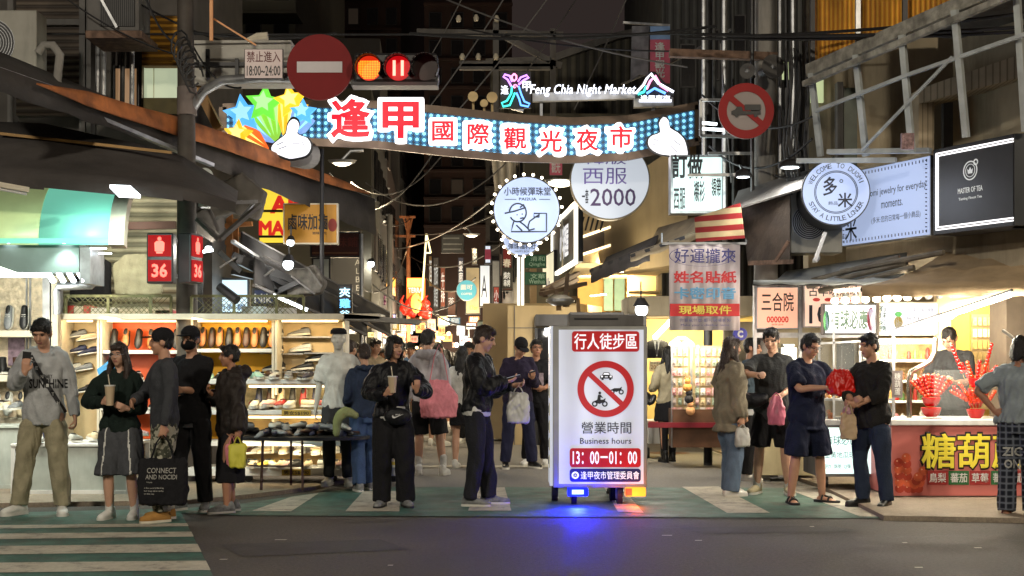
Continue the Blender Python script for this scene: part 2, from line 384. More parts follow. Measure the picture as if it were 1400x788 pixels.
  if kind=='bob':
   for sx in(-1,1):E(hb,(sx*.071,.005,-.035),(.026,.066,.095))
   E(hb,(0,.06,-.04),(.078,.048,.10))
  if kind=='long':
   for sx in(-1,1):
    E(hb,(sx*.070,.012,-.035),(.024,.062,.10))
    limb(hb,[HD((sx*.072,.0,-.03)),HD((sx*.088,-.02,-.14)),HD((sx*.085,-.05,-.25)),HD((sx*.07,-.06,-.33))],[(.03,.022),(.036,.026),(.034,.024),(.015,.012)],10,4)
   limb(hb,[HD((0,.06,-.02)),HD((0,.085,-.13)),HD((0,.115,-.25)),HD((0,.12,-.37))],[(.075,.04),(.092,.04),(.088,.032),(.055,.015)],14,4,side=hm@V((1,0,0)))
  if kind=='pony':
   E(hb,(0,.10,.01),(.035,.03,.035));limb(hb,[HD((0,.11,.0)),HD((0,.14,-.1)),HD((0,.13,-.22))],[.03,.035,.014],10,4)
  ho=put('hair',hb,hmx,2,.0055,(38,38,12),vx=.0085)
  if vox<.012:
   me=ho.data;nv=len(me.vertices);rs=np.random.RandomState(seed+5);mm=MB();hcs=hc*s
   for i in rs.randint(0,nv,620):
    v=me.vertices[int(i)];n_=v.normal;rel=v.co-hcs;fl=V((rel.x*.4,rel.y*.6,-.08*s if rel.z<.06*s else-.015*s))+V(tuple(rs.normal(size=3)*.03*s));tt=fl-n_*fl.dot(n_)
    if tt.length<1e-5:continue
    tt.normalize();sd=tt.cross(n_)*.0028*s;L_=(.022+.022*rs.rand())*s*(1.5 if kind in('long','bob')else .8 if kind=='buzz'else 1);b0=v.co-n_*.003*s;m1=b0+tt*L_*.5+n_*.008*s;e_=b0+tt*L_+n_*.004*s
    k_=len(mm.v);mm.v+=[b0-sd,b0+sd,m1+sd*.8,m1-sd*.8,e_];mm.f+=[(k_,k_+1,k_+2,k_+3),(k_+3,k_+2,k_+4)]
   a_=[tuple(v.co)for v in me.vertices];f_=[tuple(p.vertices)for p in me.polygons];k_=len(a_);m2=bpy.data.meshes.new('hair');m2.from_pydata(a_+[tuple(p)for p in mm.v],[],f_+[tuple(j+k_ for j in q)for q in mm.f]);m2.materials.append(hmx);m2.shade_smooth();ho.data=m2
 hem=top.get('hem',.86);lo=top.get('loose',.022)*.78;tb=MB();torso(tb,lo,hem,1.44,flare=top.get('flare',.0),gy=lo*.9)
 limb(tb,[TT((-sw*.9,.005,1.405)),TT((0,.012,1.435)),TT((sw*.9,.005,1.405))],[.045+lo*.6,.05+lo*.3,.045+lo*.6],12,3)
 sl=top.get('sleeve',1.);sw_=top.get('sw',lo)*.72
 for i,(sh,el,w)in enumerate(arms):
  sx=(-1,1)[i];a=[sh+V((-sx*.03,0,-.01)),sh.lerp(el,.45),el,el.lerp(w,.45),w];rr=[.054+sw_,.047+sw_*1.1,.042+sw_,.038+sw_*1.1,.030+sw_*.75]
  if sl<1:
   e=sh.lerp(el,sl*2)if sl<=.5 else el.lerp(w,sl*2-1)
   if sl<=.5:a=[a[0],sh.lerp(e,.5),e];rr=[rr[0],.050+sw_*1.1,.050+sw_*1.5]
   else:a=[a[0],a[1],el,e];rr=rr[:3]+[.038+sw_*1.2]
  limb(tb,a,rr,14,4,flat=True)
 if top.get('hood'):
  hr=top['hood'];limb(tb,[TT(p)for p in((-.07,-.075,1.425),(-.105,0,1.455),(-.085,.085,1.46),(0,.125,1.45),(.085,.085,1.46),(.105,0,1.455),(.07,-.075,1.425))],[hr*.45,hr*.8,hr,hr*1.25,hr,hr*.8,hr*.45],12,3)
 elif top.get('collar'):
  limb(tb,[TT((.066*math.sin(R(a)),.01-.064*math.cos(R(a)),1.455+.012*(1-math.cos(R(a)))))for a in range(25,340,35)],[.014]*9,8,2)
 mats=[top['mat']];
 if top.get('inner'):mats.append(top['inner'])
 if top.get('mat2'):mats.append(top['mat2'])
 t=put(top.get('name','shirt'),tb,mats,2,top.get('fold',.0075)*1.25,(17,17,8));P.top=t
 def paint(o,fn,idx):
  me=o.data;n=len(me.polygons);cc=np.empty(n*3);me.polygons.foreach_get('center',cc);cc=cc.reshape(-1,3)/s
  mi=np.zeros(n,int);me.polygons.foreach_get('material_index',mi);mi[fn(cc)]=idx;me.polygons.foreach_set('material_index',mi)
 P.paint=paint
 if top.get('inner'):
  wd=top.get('open',.05);paint(t,lambda q:(q[:,1]<-.03)&(abs(q[:,0]-hx)<wd+(1.1-q[:,2])*.02),1)
 if top.get('under'):
  ub=MB();torso(ub,lo*.75,hem-.045,hem+.1);put('undershirt',ub,top['under'],2,.003)
 kb=bottom['kind'];bb=MB();wd=bottom.get('wide',.02)*.78;tz2=[(.78,.12,.09,0)]+tz[1:]
 if kb in('trousers','shorts'):
  torso(bb,.016,.80,1.03)
  for(hp,kn,an,fd),sx in zip(legs,(-1,1)):
   if kb=='shorts':
    e=hp.lerp(kn,bottom.get('len',.85))if bottom.get('len',.85)<=1 else kn.lerp(an,bottom['len']-1)
    limb(bb,[hp+V((sx*.0,0,-.01)),hp.lerp(e,.5),e],[.098*bulk+wd*.4,.086*bulk+wd*.8,.074*bulk+wd*1.25],16,4,flat=True)
   else:
    cu=bottom.get('cuff',.02);e=kn.lerp(an,bottom.get('len',1.));e=e+V((0,0,-.012+cu))
    limb(bb,[hp,hp.lerp(kn,.5),kn,kn.lerp(e,.5),e],[.094*bulk+wd*.4,.080*bulk+wd*.8,.060+wd*.85,.058+wd*.85,.05+wd*bottom.get('flare',.95)],16,4,flat=True)
 else:
  z1=bottom.get('to',.45);f2=bottom.get('flare',.05);ax_=sum((l[2].x for l in legs))/2;ay_=sum((l[2].y for l in legs))/2;sp=abs(legs[0][2].x-legs[1][2].x)/2
  rr=[]
  for k in range(7):
   q=k/6;z=z1+(1.03-z1)*q;a=(.115+sp*.5+f2)*(1-q)+.155*q;b_=(.12+f2+abs(legs[0][2].y-legs[1][2].y)*.35)*(1-q)+.115*q
   rr.append((V((ax_*(1-q),ay_*(1-q),z)),V((a+.012*math.sin(q*3),0,0)),V((0,b_,0))))
  bb.rings(rr,24)
 bo=put('trousers'if kb=='trousers'else kb,bb,[bottom['mat']]+([bottom['mat2']]if bottom.get('mat2')else[]),2,bottom.get('fold',.009),bottom.get('nf',(15,15,6)))
 P.bottom=bo;me=bo.data;n=len(me.vertices);co=np.empty(n*3);me.vertices.foreach_get('co',co);co=co.reshape(-1,3)
 k=np.clip((co[:,2]/s-hem-.005)/.06,0,1)[:,None];zz=co[:,2]/s;ctr=np.stack([0*zz+hx*.5,-np.sin(R(lean))*(zz-.95)*-1*0-np.sin(R(lean))*(zz-.95),zz],1)*s
 co=co*(1-k)+(ctr+(co-ctr)*np.array([.88,.86,1]))*k;me.vertices.foreach_set('co',co.ravel());me.update()
 if bottom.get('piping'):
  paint(bo,lambda q:(abs(abs(q[:,0]-hx)-.105-(.9-q[:,2])*.08)<.007)&(q[:,1]<0),1)
 for(an,fd),sx in zip(P.F,(-1,1)):
  sk_=shoes['kind'];sd=V((0,0,1)).cross(fd);g0=an+V((0,0,-.085));up=V((0,0,1))
  if shoes.get('sock'):
   so=MB();limb(so,[g0+up*.06,g0+up*.10,g0+up*shoes.get('sz',.2)+(legs[(sx+1)//2][1]-an).normalized()*.0],[.04,.042,.046],12,2)
   put('sock',so,shoes['sock'],1,vx=.009)
  sh=MB();so=MB();Ls=shoes.get('L',1.)
  pr=[(-.085,.022),(-.07,.034),(-.03,.039),(.04,.042),(.10,.049),(.15,.047),(.19,.034),(.205,.015)]
  for z0,z1,gr in((.0,.028,1.06),):
   ol=[g0+fd*x*Ls+sd*w*gr for x,w in pr]+[g0+fd*x*Ls-sd*w*gr for x,w in reversed(pr)]
   so.prism([p+up*.002 for p in ol],up*z1)
  if sk_ in('sneaker','boot'):
   rr=[];hh=[.05,.078,.085,.078,.062,.052,.042,.028]if sk_=='sneaker'else[.06,.10,.115,.095,.07,.06,.05,.03]
   for(x,w),h_ in zip(pr,hh):rr.append((g0+fd*x*Ls+up*(.02+h_*.42),sd*w*1.02,up*h_*.60))
   sh.rings(rr,14)
   limb(sh,[g0+fd*-.028+up*.05,g0+fd*-.03+up*(.095 if sk_=='sneaker'else .15)],[.042,.046],12,2)
   u=put('shoe',sh,shoes['mat'],1,.0015,vx=.009)
  else:
   for x in(.02,.095):sh.tube([g0+fd*x+sd*math.cos(t_*math.pi/6)*.044+up*(.02+math.sin(t_*math.pi/6)*(.066 if x<.05 else .046))for t_ in range(7)],.011,6)
   sh.tube([g0+fd*.02+up*.075+sd*.0,g0+fd*.095+up*.06],.012,6)
   u=scale(sh).build('shoe',shoes['mat'],root,world=False,smooth=True)
  scale(so).build('sole',shoes.get('sole',m_white),u,world=False,smooth=True)
 if cap:
  cb=MB();E(cb,(0,.014,.050),(.090,.106,.088));cb2=MB();E(cb2,(0,-.115,.050),(.070,.075,.008))
  o=put('cap',cb,cap,1,vx=.009);put('brim',cb2,cap,1,vx=.006,par=o)
 if glasses:
  gb=MB();X=hm@V((1,0,0));Z=hm@V((0,0,1))
  for sx in(-1,1):
   gb.tube([HD(V((sx*.033,-.100,.004)))+X*.024*math.cos(k*math.pi/8)+Z*.019*math.sin(k*math.pi/8)for k in range(17)],.0017,5,cap=False)
   gb.tube([HD((sx*.058,-.098,.006)),HD((sx*.082,.0,.004))],.002,5)
  gb.tube([HD((-.01,-.106,.006)),HD((.01,-.106,.006))],.002,5);scale(gb).build('glasses',glasses,root,world=False)
 if mask:
  kb_=MB();E(kb_,(0,-.034,-.044),(.071,.082,.058));o=put('face_mask',kb_,mask,1,vx=.007)
 P.s=s;P.hd=lambda p:root.matrix_basis@(HD(p)*s);P.pt=lambda p:root.matrix_basis@(V(p)*s);P.hm=root.matrix_basis.to_3x3()@hm
 return P
def decal(target,fn,cc,w,h,rt,up,off=.004,name='lettering',mats=None,reach=.6):
 ''
 mb=MB();fn(mb,V(cc),w,h,V(rt),V(up))
 M=Matrix.Identity(4);q=target
 while q is not None:M=q.matrix_basis@M;q=q.parent
 Mi=M.inverted();me=target.data;bv=BVHTree.FromPolygons([v.co for v in me.vertices],[tuple(p.vertices)for p in me.polygons])
 d=-(V(rt).cross(V(up)))
 dl=(Mi.to_3x3()@d).normalized();out=[]
 for p in mb.v:
  pl=Mi@p;hit=bv.ray_cast(pl-dl*reach*.5,dl,reach)
  out.append((hit[0]if hit[0]is not None else pl)-dl*off)
 mb.v=out;return mb.build(name,mats,target,world=False)
GP='people waiting at the crossing'
f_grey=fabric('heather_grey_fleece',c(165,167,168));f_khaki=fabric('khaki_cotton',c(150,143,118));f_blk=fabric('black_cotton',c(26,26,29))
f_blk2=fabric('black_nylon',c(22,23,27),rough=.42);f_green=fabric('dark_green_fleece',c(22,34,30));f_dgrey=fabric('washed_black_denim',c(70,72,76))
f_char=fabric('charcoal_wool',c(58,60,64));f_camo=fabric('camouflage_cotton',c(165,162,145),'camo',c(72,74,62),9.)
f_brown=fabric('dark_brown_quilted_nylon',c(42,36,33),rough=.6);f_denim=fabric('blue_denim',c(62,82,116));f_ddenim=fabric('dark_denim',c(40,50,70))
f_navy=fabric('navy_jersey',c(24,30,52));f_purple=fabric('dark_plum_knit',c(38,32,52));f_taupe=fabric('taupe_twill',c(128,120,104))
f_cream=fabric('cream_knit',c(168,158,132));f_check=fabric('checked_cotton',c(26,30,40),'check',c(98,104,116),5.5)
f_tee=fabric('light_grey_jersey',c(132,142,148));f_cgrey=fabric('dark_grey_jersey',c(56,58,60));f_wh=fabric('white_cotton',c(205,205,200));f_lgrey=fabric('pale_grey_fleece',c(172,170,176))
f_pblue=fabric('faded_denim',c(92,108,130));f_teal=fabric('slate_jersey',c(58,72,84));f_pink=fabric('pink_cotton',c(205,128,140));f_ygreen=fabric('yellow_green_nylon',c(138,145,98));f_bhat=fabric('beige_cotton',c(190,178,150))
l_white=mat('white_leather',c(215,214,208),.5,var=.12,scale=20);l_tan=fabric('tan_suede',c(160,118,62));l_blk=mat('black_leather',c(24,24,25),.35,var=.1);l_grey=mat('grey_mesh_shoe',c(120,122,122),.7,var=.4,scale=30)
m_sole=mat('white_rubber',c(205,203,195),.6,var=.1);m_solek=mat('black_rubber',c(25,25,26),.7,var=.1)
m_glass=mat('clear_plastic_cup',(.75,.74,.68),.25,var=0,alpha=.55);m_milk=mat('milk_tea',c(190,170,140),.4,var=.1)
snk=dict(kind='sneaker',mat=l_white,sole=m_sole)
def at(px,py):return G(px,py)
def frame(d):
 return Matrix.Rotation(R(d),3,'Z')@V((1,0,0)),V((0,0,1))
p1=person('tall young man in a grey hoodie and khaki cargo trousers reading his phone',at(60,705),1.80,12,dict(mat=f_grey,hood=.042,hem=.80,loose=.034,name='hoodie',fold=.008),dict(kind='trousers',mat=f_khaki,wide=.032,fold=.012,cuff=.02),snk,hair=('fringe','k'),head=(-12,22),hands=[dict(w=(-.12,-.30,1.27),fd=(.10,-.12,1),pn=(.15,1,.15),curl=.75,hint=(-.6,.5,-1)),dict(w=(.27,-.06,.88),fd=(.1,-.2,-1),pn=(-1,0,.2),curl=1.0)],feet=[(-.215,.05,-38),(.155,-.02,8)],seed=1,hip=.0,group=GP)
rt,up=frame(12)
decal(p1.top,lambda mb,cc,w,h,r,u:(mb.text('SUNSHINE',cc,w,h,r,u,bold=.035),mb.text('DAILY',cc+u*.065,w*.22,h*.42,r,u,bold=.02)),p1.pt((.05,-.1,1.17)),.33,.085,rt,up,mats=[m_ink])
mb=MB()
for k in range(9):
 a=p1.pt((-.10+.03*k,-.30,1.40-.058*k));
def strap(P,pts,w,m,name='strap',reach=1.2):
 ''
 M=P.root.matrix_basis;s=P.s;me=P.top.data;bv=BVHTree.FromPolygons([v.co for v in me.vertices],[tuple(p.vertices)for p in me.polygons]);q=[]
 for p in pts:
  o=V(p)*s;t=V((0,o[1]*.0,o[2]));d=V((0,1,0));h=bv.ray_cast(o,d,reach);q.append((h[0]if h[0]is not None else o)-d*.008)
 mb=MB()
 for a,b in zip(q,q[1:]):mb.bar(a,b,.012,w*s,up=V((1,0,.2)))
 return mb.build(name,m,P.top,world=False)
strap(p1,[(-.10+.285*k/10,-.6,1.415-.50*k/10)for k in range(11)],.035,m_ink,'bag_strap')
mbx=MB();rt1,up1=frame(12)
decal(p1.top,lambda mb,cc,w,h,r,u:[mb.text(ch,p1.pt((-.085+.285*k/6.5,-.6,1.385-.50*k/6.5)),.022,.030,r,u,bold=.02)for k,ch in enumerate('ZENITH')],p1.pt((0,0,1)),1,1,rt1,up1,off=.022,name='strap_lettering',mats=[m_white],reach=2.)
p2=person('long-haired young woman in glasses and a dark green fleece holding a milk tea',at(164,710),1.575,2,dict(mat=f_green,collar=1,hem=.86,loose=.045,name='jacket',sw=.042,fold=.010),dict(kind='shorts',mat=f_dgrey,mat2=f_wh,wide=.060,len=1.12,piping=1,fold=.012),dict(kind='sneaker',mat=l_white,sole=m_sole,sock=f_wh,sz=.30),hair=('long','b'),head=(-12,4),glasses=m_steel,fem=True,hands=[dict(w=(-.10,-.27,1.16),fd=(.55,-.55,.5),pn=(.6,.5,0),curl=.9,hint=(-1,.3,-.8)),dict(w=(.13,-.22,1.10),fd=(-.7,-.4,.3),pn=(0,1,0),curl=.6)],feet=[(-.10,-.01,-14),(.14,.0,4)],seed=2,sk=2,group=GP)
p3=person('man in a black cap, charcoal jacket and camouflage trousers looking left',at(224,713),1.69,-62,dict(mat=f_char,collar=1,hem=.84,loose=.028,name='jacket',fold=.006),dict(kind='trousers',mat=f_camo,wide=.035,fold=.012,cuff=.03),dict(kind='boot',mat=l_tan,sole=m_ivory),hair=('buzz','k'),cap=f_blk,glasses=m_black,head=(-18,2),hands=[dict(w=(-.02,-.27,1.10),fd=(.65,-.35,-.15),pn=(0,1,0),curl=.35,hint=(-1,.2,-.6)),dict(w=(.24,-.06,.88),fd=(0,-.1,-1),pn=(-1,0,0),curl=1.2)],feet=[(-.11,.05,0),(.12,-.05,10)],seed=3,group=GP)
p4=person('man in a black face mask, black cap and black clothes',at(262,699),1.73,-12,dict(mat=f_blk,hem=.84,loose=.030,sleeve=.62,name='shirt',under=f_dgrey),dict(kind='trousers',mat=f_blk,wide=.03),dict(kind='sneaker',mat=l_grey,sole=m_sole),hair=('buzz','k'),cap=f_blk,mask=fabric('mask_cloth',c(14,14,15)),head=(-6,6),hands=[dict(w=(-.08,-.26,1.14),fd=(.6,-.5,.1),pn=(0,1,0)),dict(w=(-.02,-.27,1.16),fd=(-.9,-.3,0),pn=(0,1,0),curl=.5)],feet=[(-.12,0,-20),(.13,.02,20)],seed=4,group=GP)
p5=person('woman in a dark hooded puffer coat and long black skirt',at(316,701),1.56,-68,dict(mat=f_brown,hood=.062,hem=.80,loose=.062,name='puffer_coat',sw=.05,fold=.014),dict(kind='skirt',mat=f_blk,to=.32,flare=.0),dict(kind='sneaker',mat=l_grey,sole=m_sole),hair=('short','k'),head=(-6,0),fem=True,sk=1,hands=[dict(w=(-.04,-.20,1.24),fd=(.3,-.5,.6),pn=(.3,1,0),curl=.9,hint=(-1,.3,-1)),dict(w=(.26,.02,.86),fd=(0,0,-1),pn=(-1,0,0),curl=1.2)],feet=[(-.09,.03,0),(.10,-.06,6)],seed=5,group=GP)
p6=person('short-haired woman in a black bomber jacket and wide trousers with a cup and phone',at(537,694),1.655,5,dict(mat=f_blk2,inner=f_blk,open=.05,collar=1,hem=.93,loose=.045,under=f_wh,name='bomber_jacket',sw=.045,fold=.011),dict(kind='trousers',mat=f_blk,wide=.062,fold=.008,cuff=0),dict(kind='sneaker',mat=l_grey,sole=m_solek),hair=('bob','k'),head=(38,6),fem=True,hands=[dict(w=(-.07,-.30,1.16),fd=(.45,-.5,.6),pn=(.6,.6,.1),curl=.9,hint=(-1,.2,-1)),dict(w=(.24,-.27,1.19),fd=(.05,-.4,.9),pn=(-.3,.9,.3),curl=.7,hint=(1,.2,-1))],feet=[(-.11,0,-16),(.13,.0,14)],seed=6,group=GP)
p7=person('woman in blue jeans turned away with a pale green jacket over her arm',at(500,672),1.60,200,dict(mat=f_ddenim,hem=.86,loose=.03,name='jacket',hood=.03),dict(kind='trousers',mat=f_denim,wide=.035),dict(kind='sneaker',mat=l_grey,sole=m_sole),hair=('short','b'),fem=True,lean=6,hands=[{},dict(w=(.16,-.24,1.0),fd=(-.6,-.6,0),pn=(0,0,1))],feet=[(-.08,-.12,0),(.10,.1,0)],seed=7,group=GP)
p8=person('man in a pale grey hoodie and black shorts seen from behind with a pink bag',at(585,650),1.80,176,dict(mat=f_lgrey,hood=.052,hem=.88,loose=.030,name='hoodie'),dict(kind='shorts',mat=f_blk,wide=.035,len=.98),dict(kind='sneaker',mat=l_white,sole=m_sole,sock=f_wh,sz=.22),head=(-20,0),feet=[(-.19,.05,-10),(.12,-.05,14)],seed=8,group=GP,sk=2)
p9=person('young man in a shiny black jacket standing side-on with phone and white bag',at(652,692),1.755,78,dict(mat=f_blk2,hem=.92,loose=.052,under=f_wh,collar=1,name='jacket',sw=.05,fold=.013),dict(kind='trousers',mat=fabric('black_denim',c(36,37,42)),wide=.03,cuff=.01),dict(kind='sneaker',mat=l_grey,sole=m_sole),hair=('fringe','b'),head=(6,14),lean=3,hands=[dict(w=(-.12,-.30,1.20),fd=(.2,-.9,.25),pn=(.3,0,1),curl=.6,hint=(-1,.5,-1)),dict(w=(.07,-.34,1.17),fd=(0,-1,.05),pn=(-.6,0,.8),curl=.8)],feet=[(-.11,.04,0),(.10,-.10,14)],seed=9,sk=2,group=GP)
p10=person('man in a black cap and plum jumper looking down at the phone in his hand',at(708,641),1.74,12,dict(mat=f_purple,hem=.86,loose=.034,name='jumper',mat2=f_blk),dict(kind='trousers',mat=fabric('navy_twill',c(32,34,58)),wide=.03),dict(kind='sneaker',mat=l_blk,sole=m_sole),hair=('buzz','k'),cap=f_blk,head=(10,30),lean=6,bulk=1.1,hands=[dict(w=(-.14,-.28,1.08),fd=(-.2,-.8,.2),pn=(0,0,1)),dict(w=(.13,-.30,1.20),fd=(-.1,-.8,.4),pn=(-.3,.4,1),curl=.7)],feet=[(-.16,.03,-10),(.20,.0,18)],seed=10,vox=.009,group='people walking in the market street')
p11=person('young man in a printed black T-shirt beside the sign trailer',at(733,636),1.70,-8,dict(mat=f_blk,sleeve=.42,hem=.86,loose=.034,name='t_shirt'),dict(kind='trousers',mat=f_blk,wide=.03),dict(kind='sneaker',mat=l_white,sole=m_sole),glasses=m_black,head=(20,-4),sk=1,hands=[dict(w=(-.18,-.2,1.08),fd=(.8,-.4,0),pn=(0,1,0)),dict(w=(.14,-.25,1.08),fd=(-.8,-.3,.1),pn=(0,1,0))],seed=11,vox=.009,group='people walking in the market street',feet=[(-.12,-.08,-10),(.12,.05,10)])
rt,up=frame(-8)
decal(p11.top,lambda mb,cc,w,h,r,u:mb.sheet([cc-r*w/2-u*h/2,cc+r*w/2-u*h/2,cc+r*w/2+u*h/2,cc-r*w/2+u*h/2]),p11.pt((.02,-.1,1.2)),.19,.17,rt,up,off=.02,name='shirt_print',mats=[mat('shirt_print_ink',c(165,150,160),.7,var=.6,scale=25)])
p12=person('woman in a cream jumper, short black skirt and black tights walking away',at(914,632),1.62,196,dict(mat=f_cream,hem=.88,loose=.045,name='jumper',sw=.03),dict(kind='skirt',mat=f_blk,to=.62,flare=.06),dict(kind='boot',mat=l_blk,sole=m_solek,sock=f_blk,sz=.52),hair=('long','k'),fem=True,vox=.009,hands=[{},dict(w=(.2,-.2,1.1),fd=(0,-.8,.4),pn=(-1,0,0))],feet=[(-.09,-.08,0),(.10,.10,0)],seed=12,group='people walking in the market street')
tgt=MB()
for i_,(an,fd)in enumerate(p12.F):limb(tgt,[an*p12.s+V((0,0,-.02)),V((an.x*.8,0,.45))*p12.s,V(((-.085,.085)[i_],0,.66))*p12.s],[.046,.062,.078],10,4)
me=fuse(tgt,.012,1);me.name='tights';me.materials.append(f_blk);me.shade_smooth();o=bpy.data.objects.new('tights',me);COL.objects.link(o);o.parent=p12.root
GR='customers at the snack stalls'
p13=person('long-haired woman in an oversized taupe shirt and faded jeans',at(998,679),1.66,112,dict(mat=f_taupe,hem=.72,loose=.062,collar=1,name='overshirt',sw=.055,fold=.014,flare=.04),dict(kind='trousers',mat=f_pblue,wide=.05,cuff=-.005),dict(kind='sneaker',mat=l_white,sole=m_sole),hair=('long','b'),head=(-4,2),fem=True,hands=[dict(w=(-.25,.0,.85),fd=(0,-.1,-1),pn=(1,0,0),curl=1.2),{}],feet=[(-.09,.04,0),(.10,-.05,8)],seed=13,group=GR)
p14=person('man in a dark grey T-shirt and black shorts holding food up to his friend',at(1056,677),1.76,-18,dict(mat=f_cgrey,sleeve=.42,hem=.80,loose=.040,name='t_shirt'),dict(kind='shorts',mat=f_blk,wide=.035,len=.95),dict(kind='sneaker',mat=fabric('sand_suede',c(170,160,130)),sole=m_sole,sock=f_wh,sz=.20),head=(-6,16),sk=2,bulk=1.06,hands=[dict(w=(-.08,-.42,1.26),fd=(.3,-.8,.2),pn=(.4,0,-1),curl=.9,hint=(-1,0,-.5)),dict(w=(.12,-.22,1.05),fd=(-.5,-.5,-.3),pn=(0,1,0))],feet=[(-.17,.05,-14),(.16,.05,18)],seed=14,group=GR)
p15=person('stocky man in glasses, navy T-shirt and shorts with sandals holding a red plastic bag',at(1103,689),1.68,22,dict(mat=f_navy,sleeve=.44,hem=.76,loose=.046,name='t_shirt',fold=.009),dict(kind='shorts',mat=f_navy,wide=.045,len=.98),dict(kind='sandal',mat=l_blk,sole=m_solek),glasses=m_black,head=(14,20),sk=0,bulk=1.12,hands=[dict(w=(-.02,-.34,1.20),fd=(.6,-.7,.1),pn=(.3,.2,-1),curl=.6,hint=(-1,.1,-.8)),dict(w=(.20,-.32,1.20),fd=(.3,-.8,0),pn=(0,0,-1),curl=.8)],feet=[(-.18,.02,-16),(.20,.02,24)],seed=15,group=GR)
p16=person('dark-haired man in a slate T-shirt standing behind the group',at(1026,658),1.68,60,dict(mat=f_teal,sleeve=.42,hem=.84,loose=.035,name='t_shirt'),dict(kind='trousers',mat=f_blk,wide=.03),snk,head=(10,6),vox=.009,seed=16,group=GR)
p16b=person('woman in a beige bucket hat at the accessories stand',at(1010,640),1.62,170,dict(mat=f_cream,hem=.86,loose=.04,name='jumper'),dict(kind='trousers',mat=f_khaki,wide=.03),snk,hair=('bob','k'),fem=True,vox=.010,seed=17,group=GR)
hb=MB();hb.rings([(p16b.hd((0,.01,z)),V((r,0,0)),V((0,r*1.12,0)))for z,r in((.035,.17),(.05,.14),(.075,.105),(.13,.092),(.145,.06))],20);hb.build('bucket_hat',f_bhat,p16b.root,smooth=True)
p17=person('man in a dark button shirt and jeans carrying a beige paper bag',at(1192,695),1.67,-48,dict(mat=fabric('black_shirt_cotton',c(34,33,33)),sleeve=.72,hem=.80,loose=.040,collar=1,name='shirt',fold=.010),dict(kind='trousers',mat=f_ddenim,wide=.028,cuff=.01),dict(kind='boot',mat=l_blk,sole=m_solek),hair=('short','k'),head=(-22,8),bulk=1.08,hands=[dict(w=(-.04,-.27,1.07),fd=(.7,-.5,.2),pn=(0,1,.2),curl=.8,hint=(-1,.2,-.7)),dict(w=(.02,-.29,1.04),fd=(-.7,-.5,.1),pn=(0,1,.3),curl=.8,hint=(1,.2,-.7))],feet=[(-.12,.02,-20),(.17,.0,14)],seed=18,group=GR)
p18=person('stall keeper with cropped hair in a charcoal T-shirt behind the skewer counter',W(1302,495,14.75)*1,1.72,-22,dict(mat=f_cgrey,sleeve=.42,hem=.84,loose=.040,name='t_shirt'),dict(kind='trousers',mat=f_blk),snk,hair=('buzz','k'),head=(-22,26),lean=8,sk=2,bulk=1.1,hands=[dict(w=(-.18,-.33,1.10),fd=(-.1,-.9,.2),pn=(.3,0,1)),dict(w=(.06,-.34,1.12),fd=(-.4,-.8,.2),pn=(0,.2,1))],seed=19)
p18.root.location.z=.08
p19=person('woman in a pale T-shirt and checked trousers with her hand on her hip',at(1392,709),1.64,150,dict(mat=f_tee,sleeve=.46,hem=.90,loose=.04,name='t_shirt',fold=.010),dict(kind='trousers',mat=f_check,wide=.045,mat2=f_wh,cuff=.0),dict(kind='sandal',mat=fabric('pink_rubber',c(150,95,90)),sole=m_solek),hair=('bob','k'),head=(-15,8),fem=True,sk=3,bulk=1.08,lean=6,hands=[{},dict(w=(.21,.04,1.02),fd=(-.8,.3,-.4),pn=(-.2,-1,0),hint=(1,.2,.1),curl=.3)],feet=[(-.12,.0,-10),(.10,.04,10)],seed=20)
rt,up=frame(60)
decal(p19.bottom,lambda mb,cc,w,h,r,u:(mb.text('ZIC',cc,w,h,r,u,bold=.04),mb.text('ON',cc-u*.11,w*.8,h,r,u,bold=.04)),p19.root.location+V((-.10,-.13,.60)),.17,.08,V((.94,-.34,0)),up,off=.006,name='lettering',mats=[f_wh])
p20=person('person pushing the sign trailer from behind, legs showing under it',at(838,676),1.66,185,dict(mat=f_blk,hem=.86,name='jacket'),dict(kind='trousers',mat=f_blk),dict(kind='sneaker',mat=l_blk,sole=m_solek),seed=21,vox=.011,feet=[(-.09,-.1,0),(.02,.12,0)])
p21=person('woman in a white blouse half hidden by the man in the shiny jacket',at(632,640),1.60,170,dict(mat=f_wh,hem=.90,loose=.04,name='blouse'),dict(kind='skirt',mat=f_blk,to=.62,flare=.03),dict(kind='sneaker',mat=l_white,sole=m_sole),hair=('long','k'),fem=True,vox=.010,seed=22,sk=2,group='people walking in the market street',feet=[(-.12,-.08,0),(.08,.1,0)])
def phone(label,P,i,off=(0,0,0),tilt=0,lit=True):
 c0,fd,pn=P.H[i];c0=c0+V(off);q=thing('mobile_phone',label,'phone',c0)
 sd=fd.cross(pn).normalized();n=pn
 def bx(name,w,h,t,m,dz=0.,par=q):
  mb=MB();M=Matrix((sd,fd,n)).transposed();mb.cbox(c0+n*(.022+dz),w,h,t,M);return mb.build(name,m,par,bevel=.003 if name=='phone_case'else 0)
 b=bx('phone_case',.074,.152,.009,m_black);bx('screen',.066,.140,.002,glow('phone_screen',(.7,.75,.85),.55),.0062);return q
phone('black phone held up by the man in the grey hoodie',p1,0,(0,0,.02))
phone('phone held by the woman in the bomber jacket',p6,1)
phone('phone held out by the young man in the shiny jacket',p9,0)
phone('phone in the hand of the man with the plum jumper',p10,1)
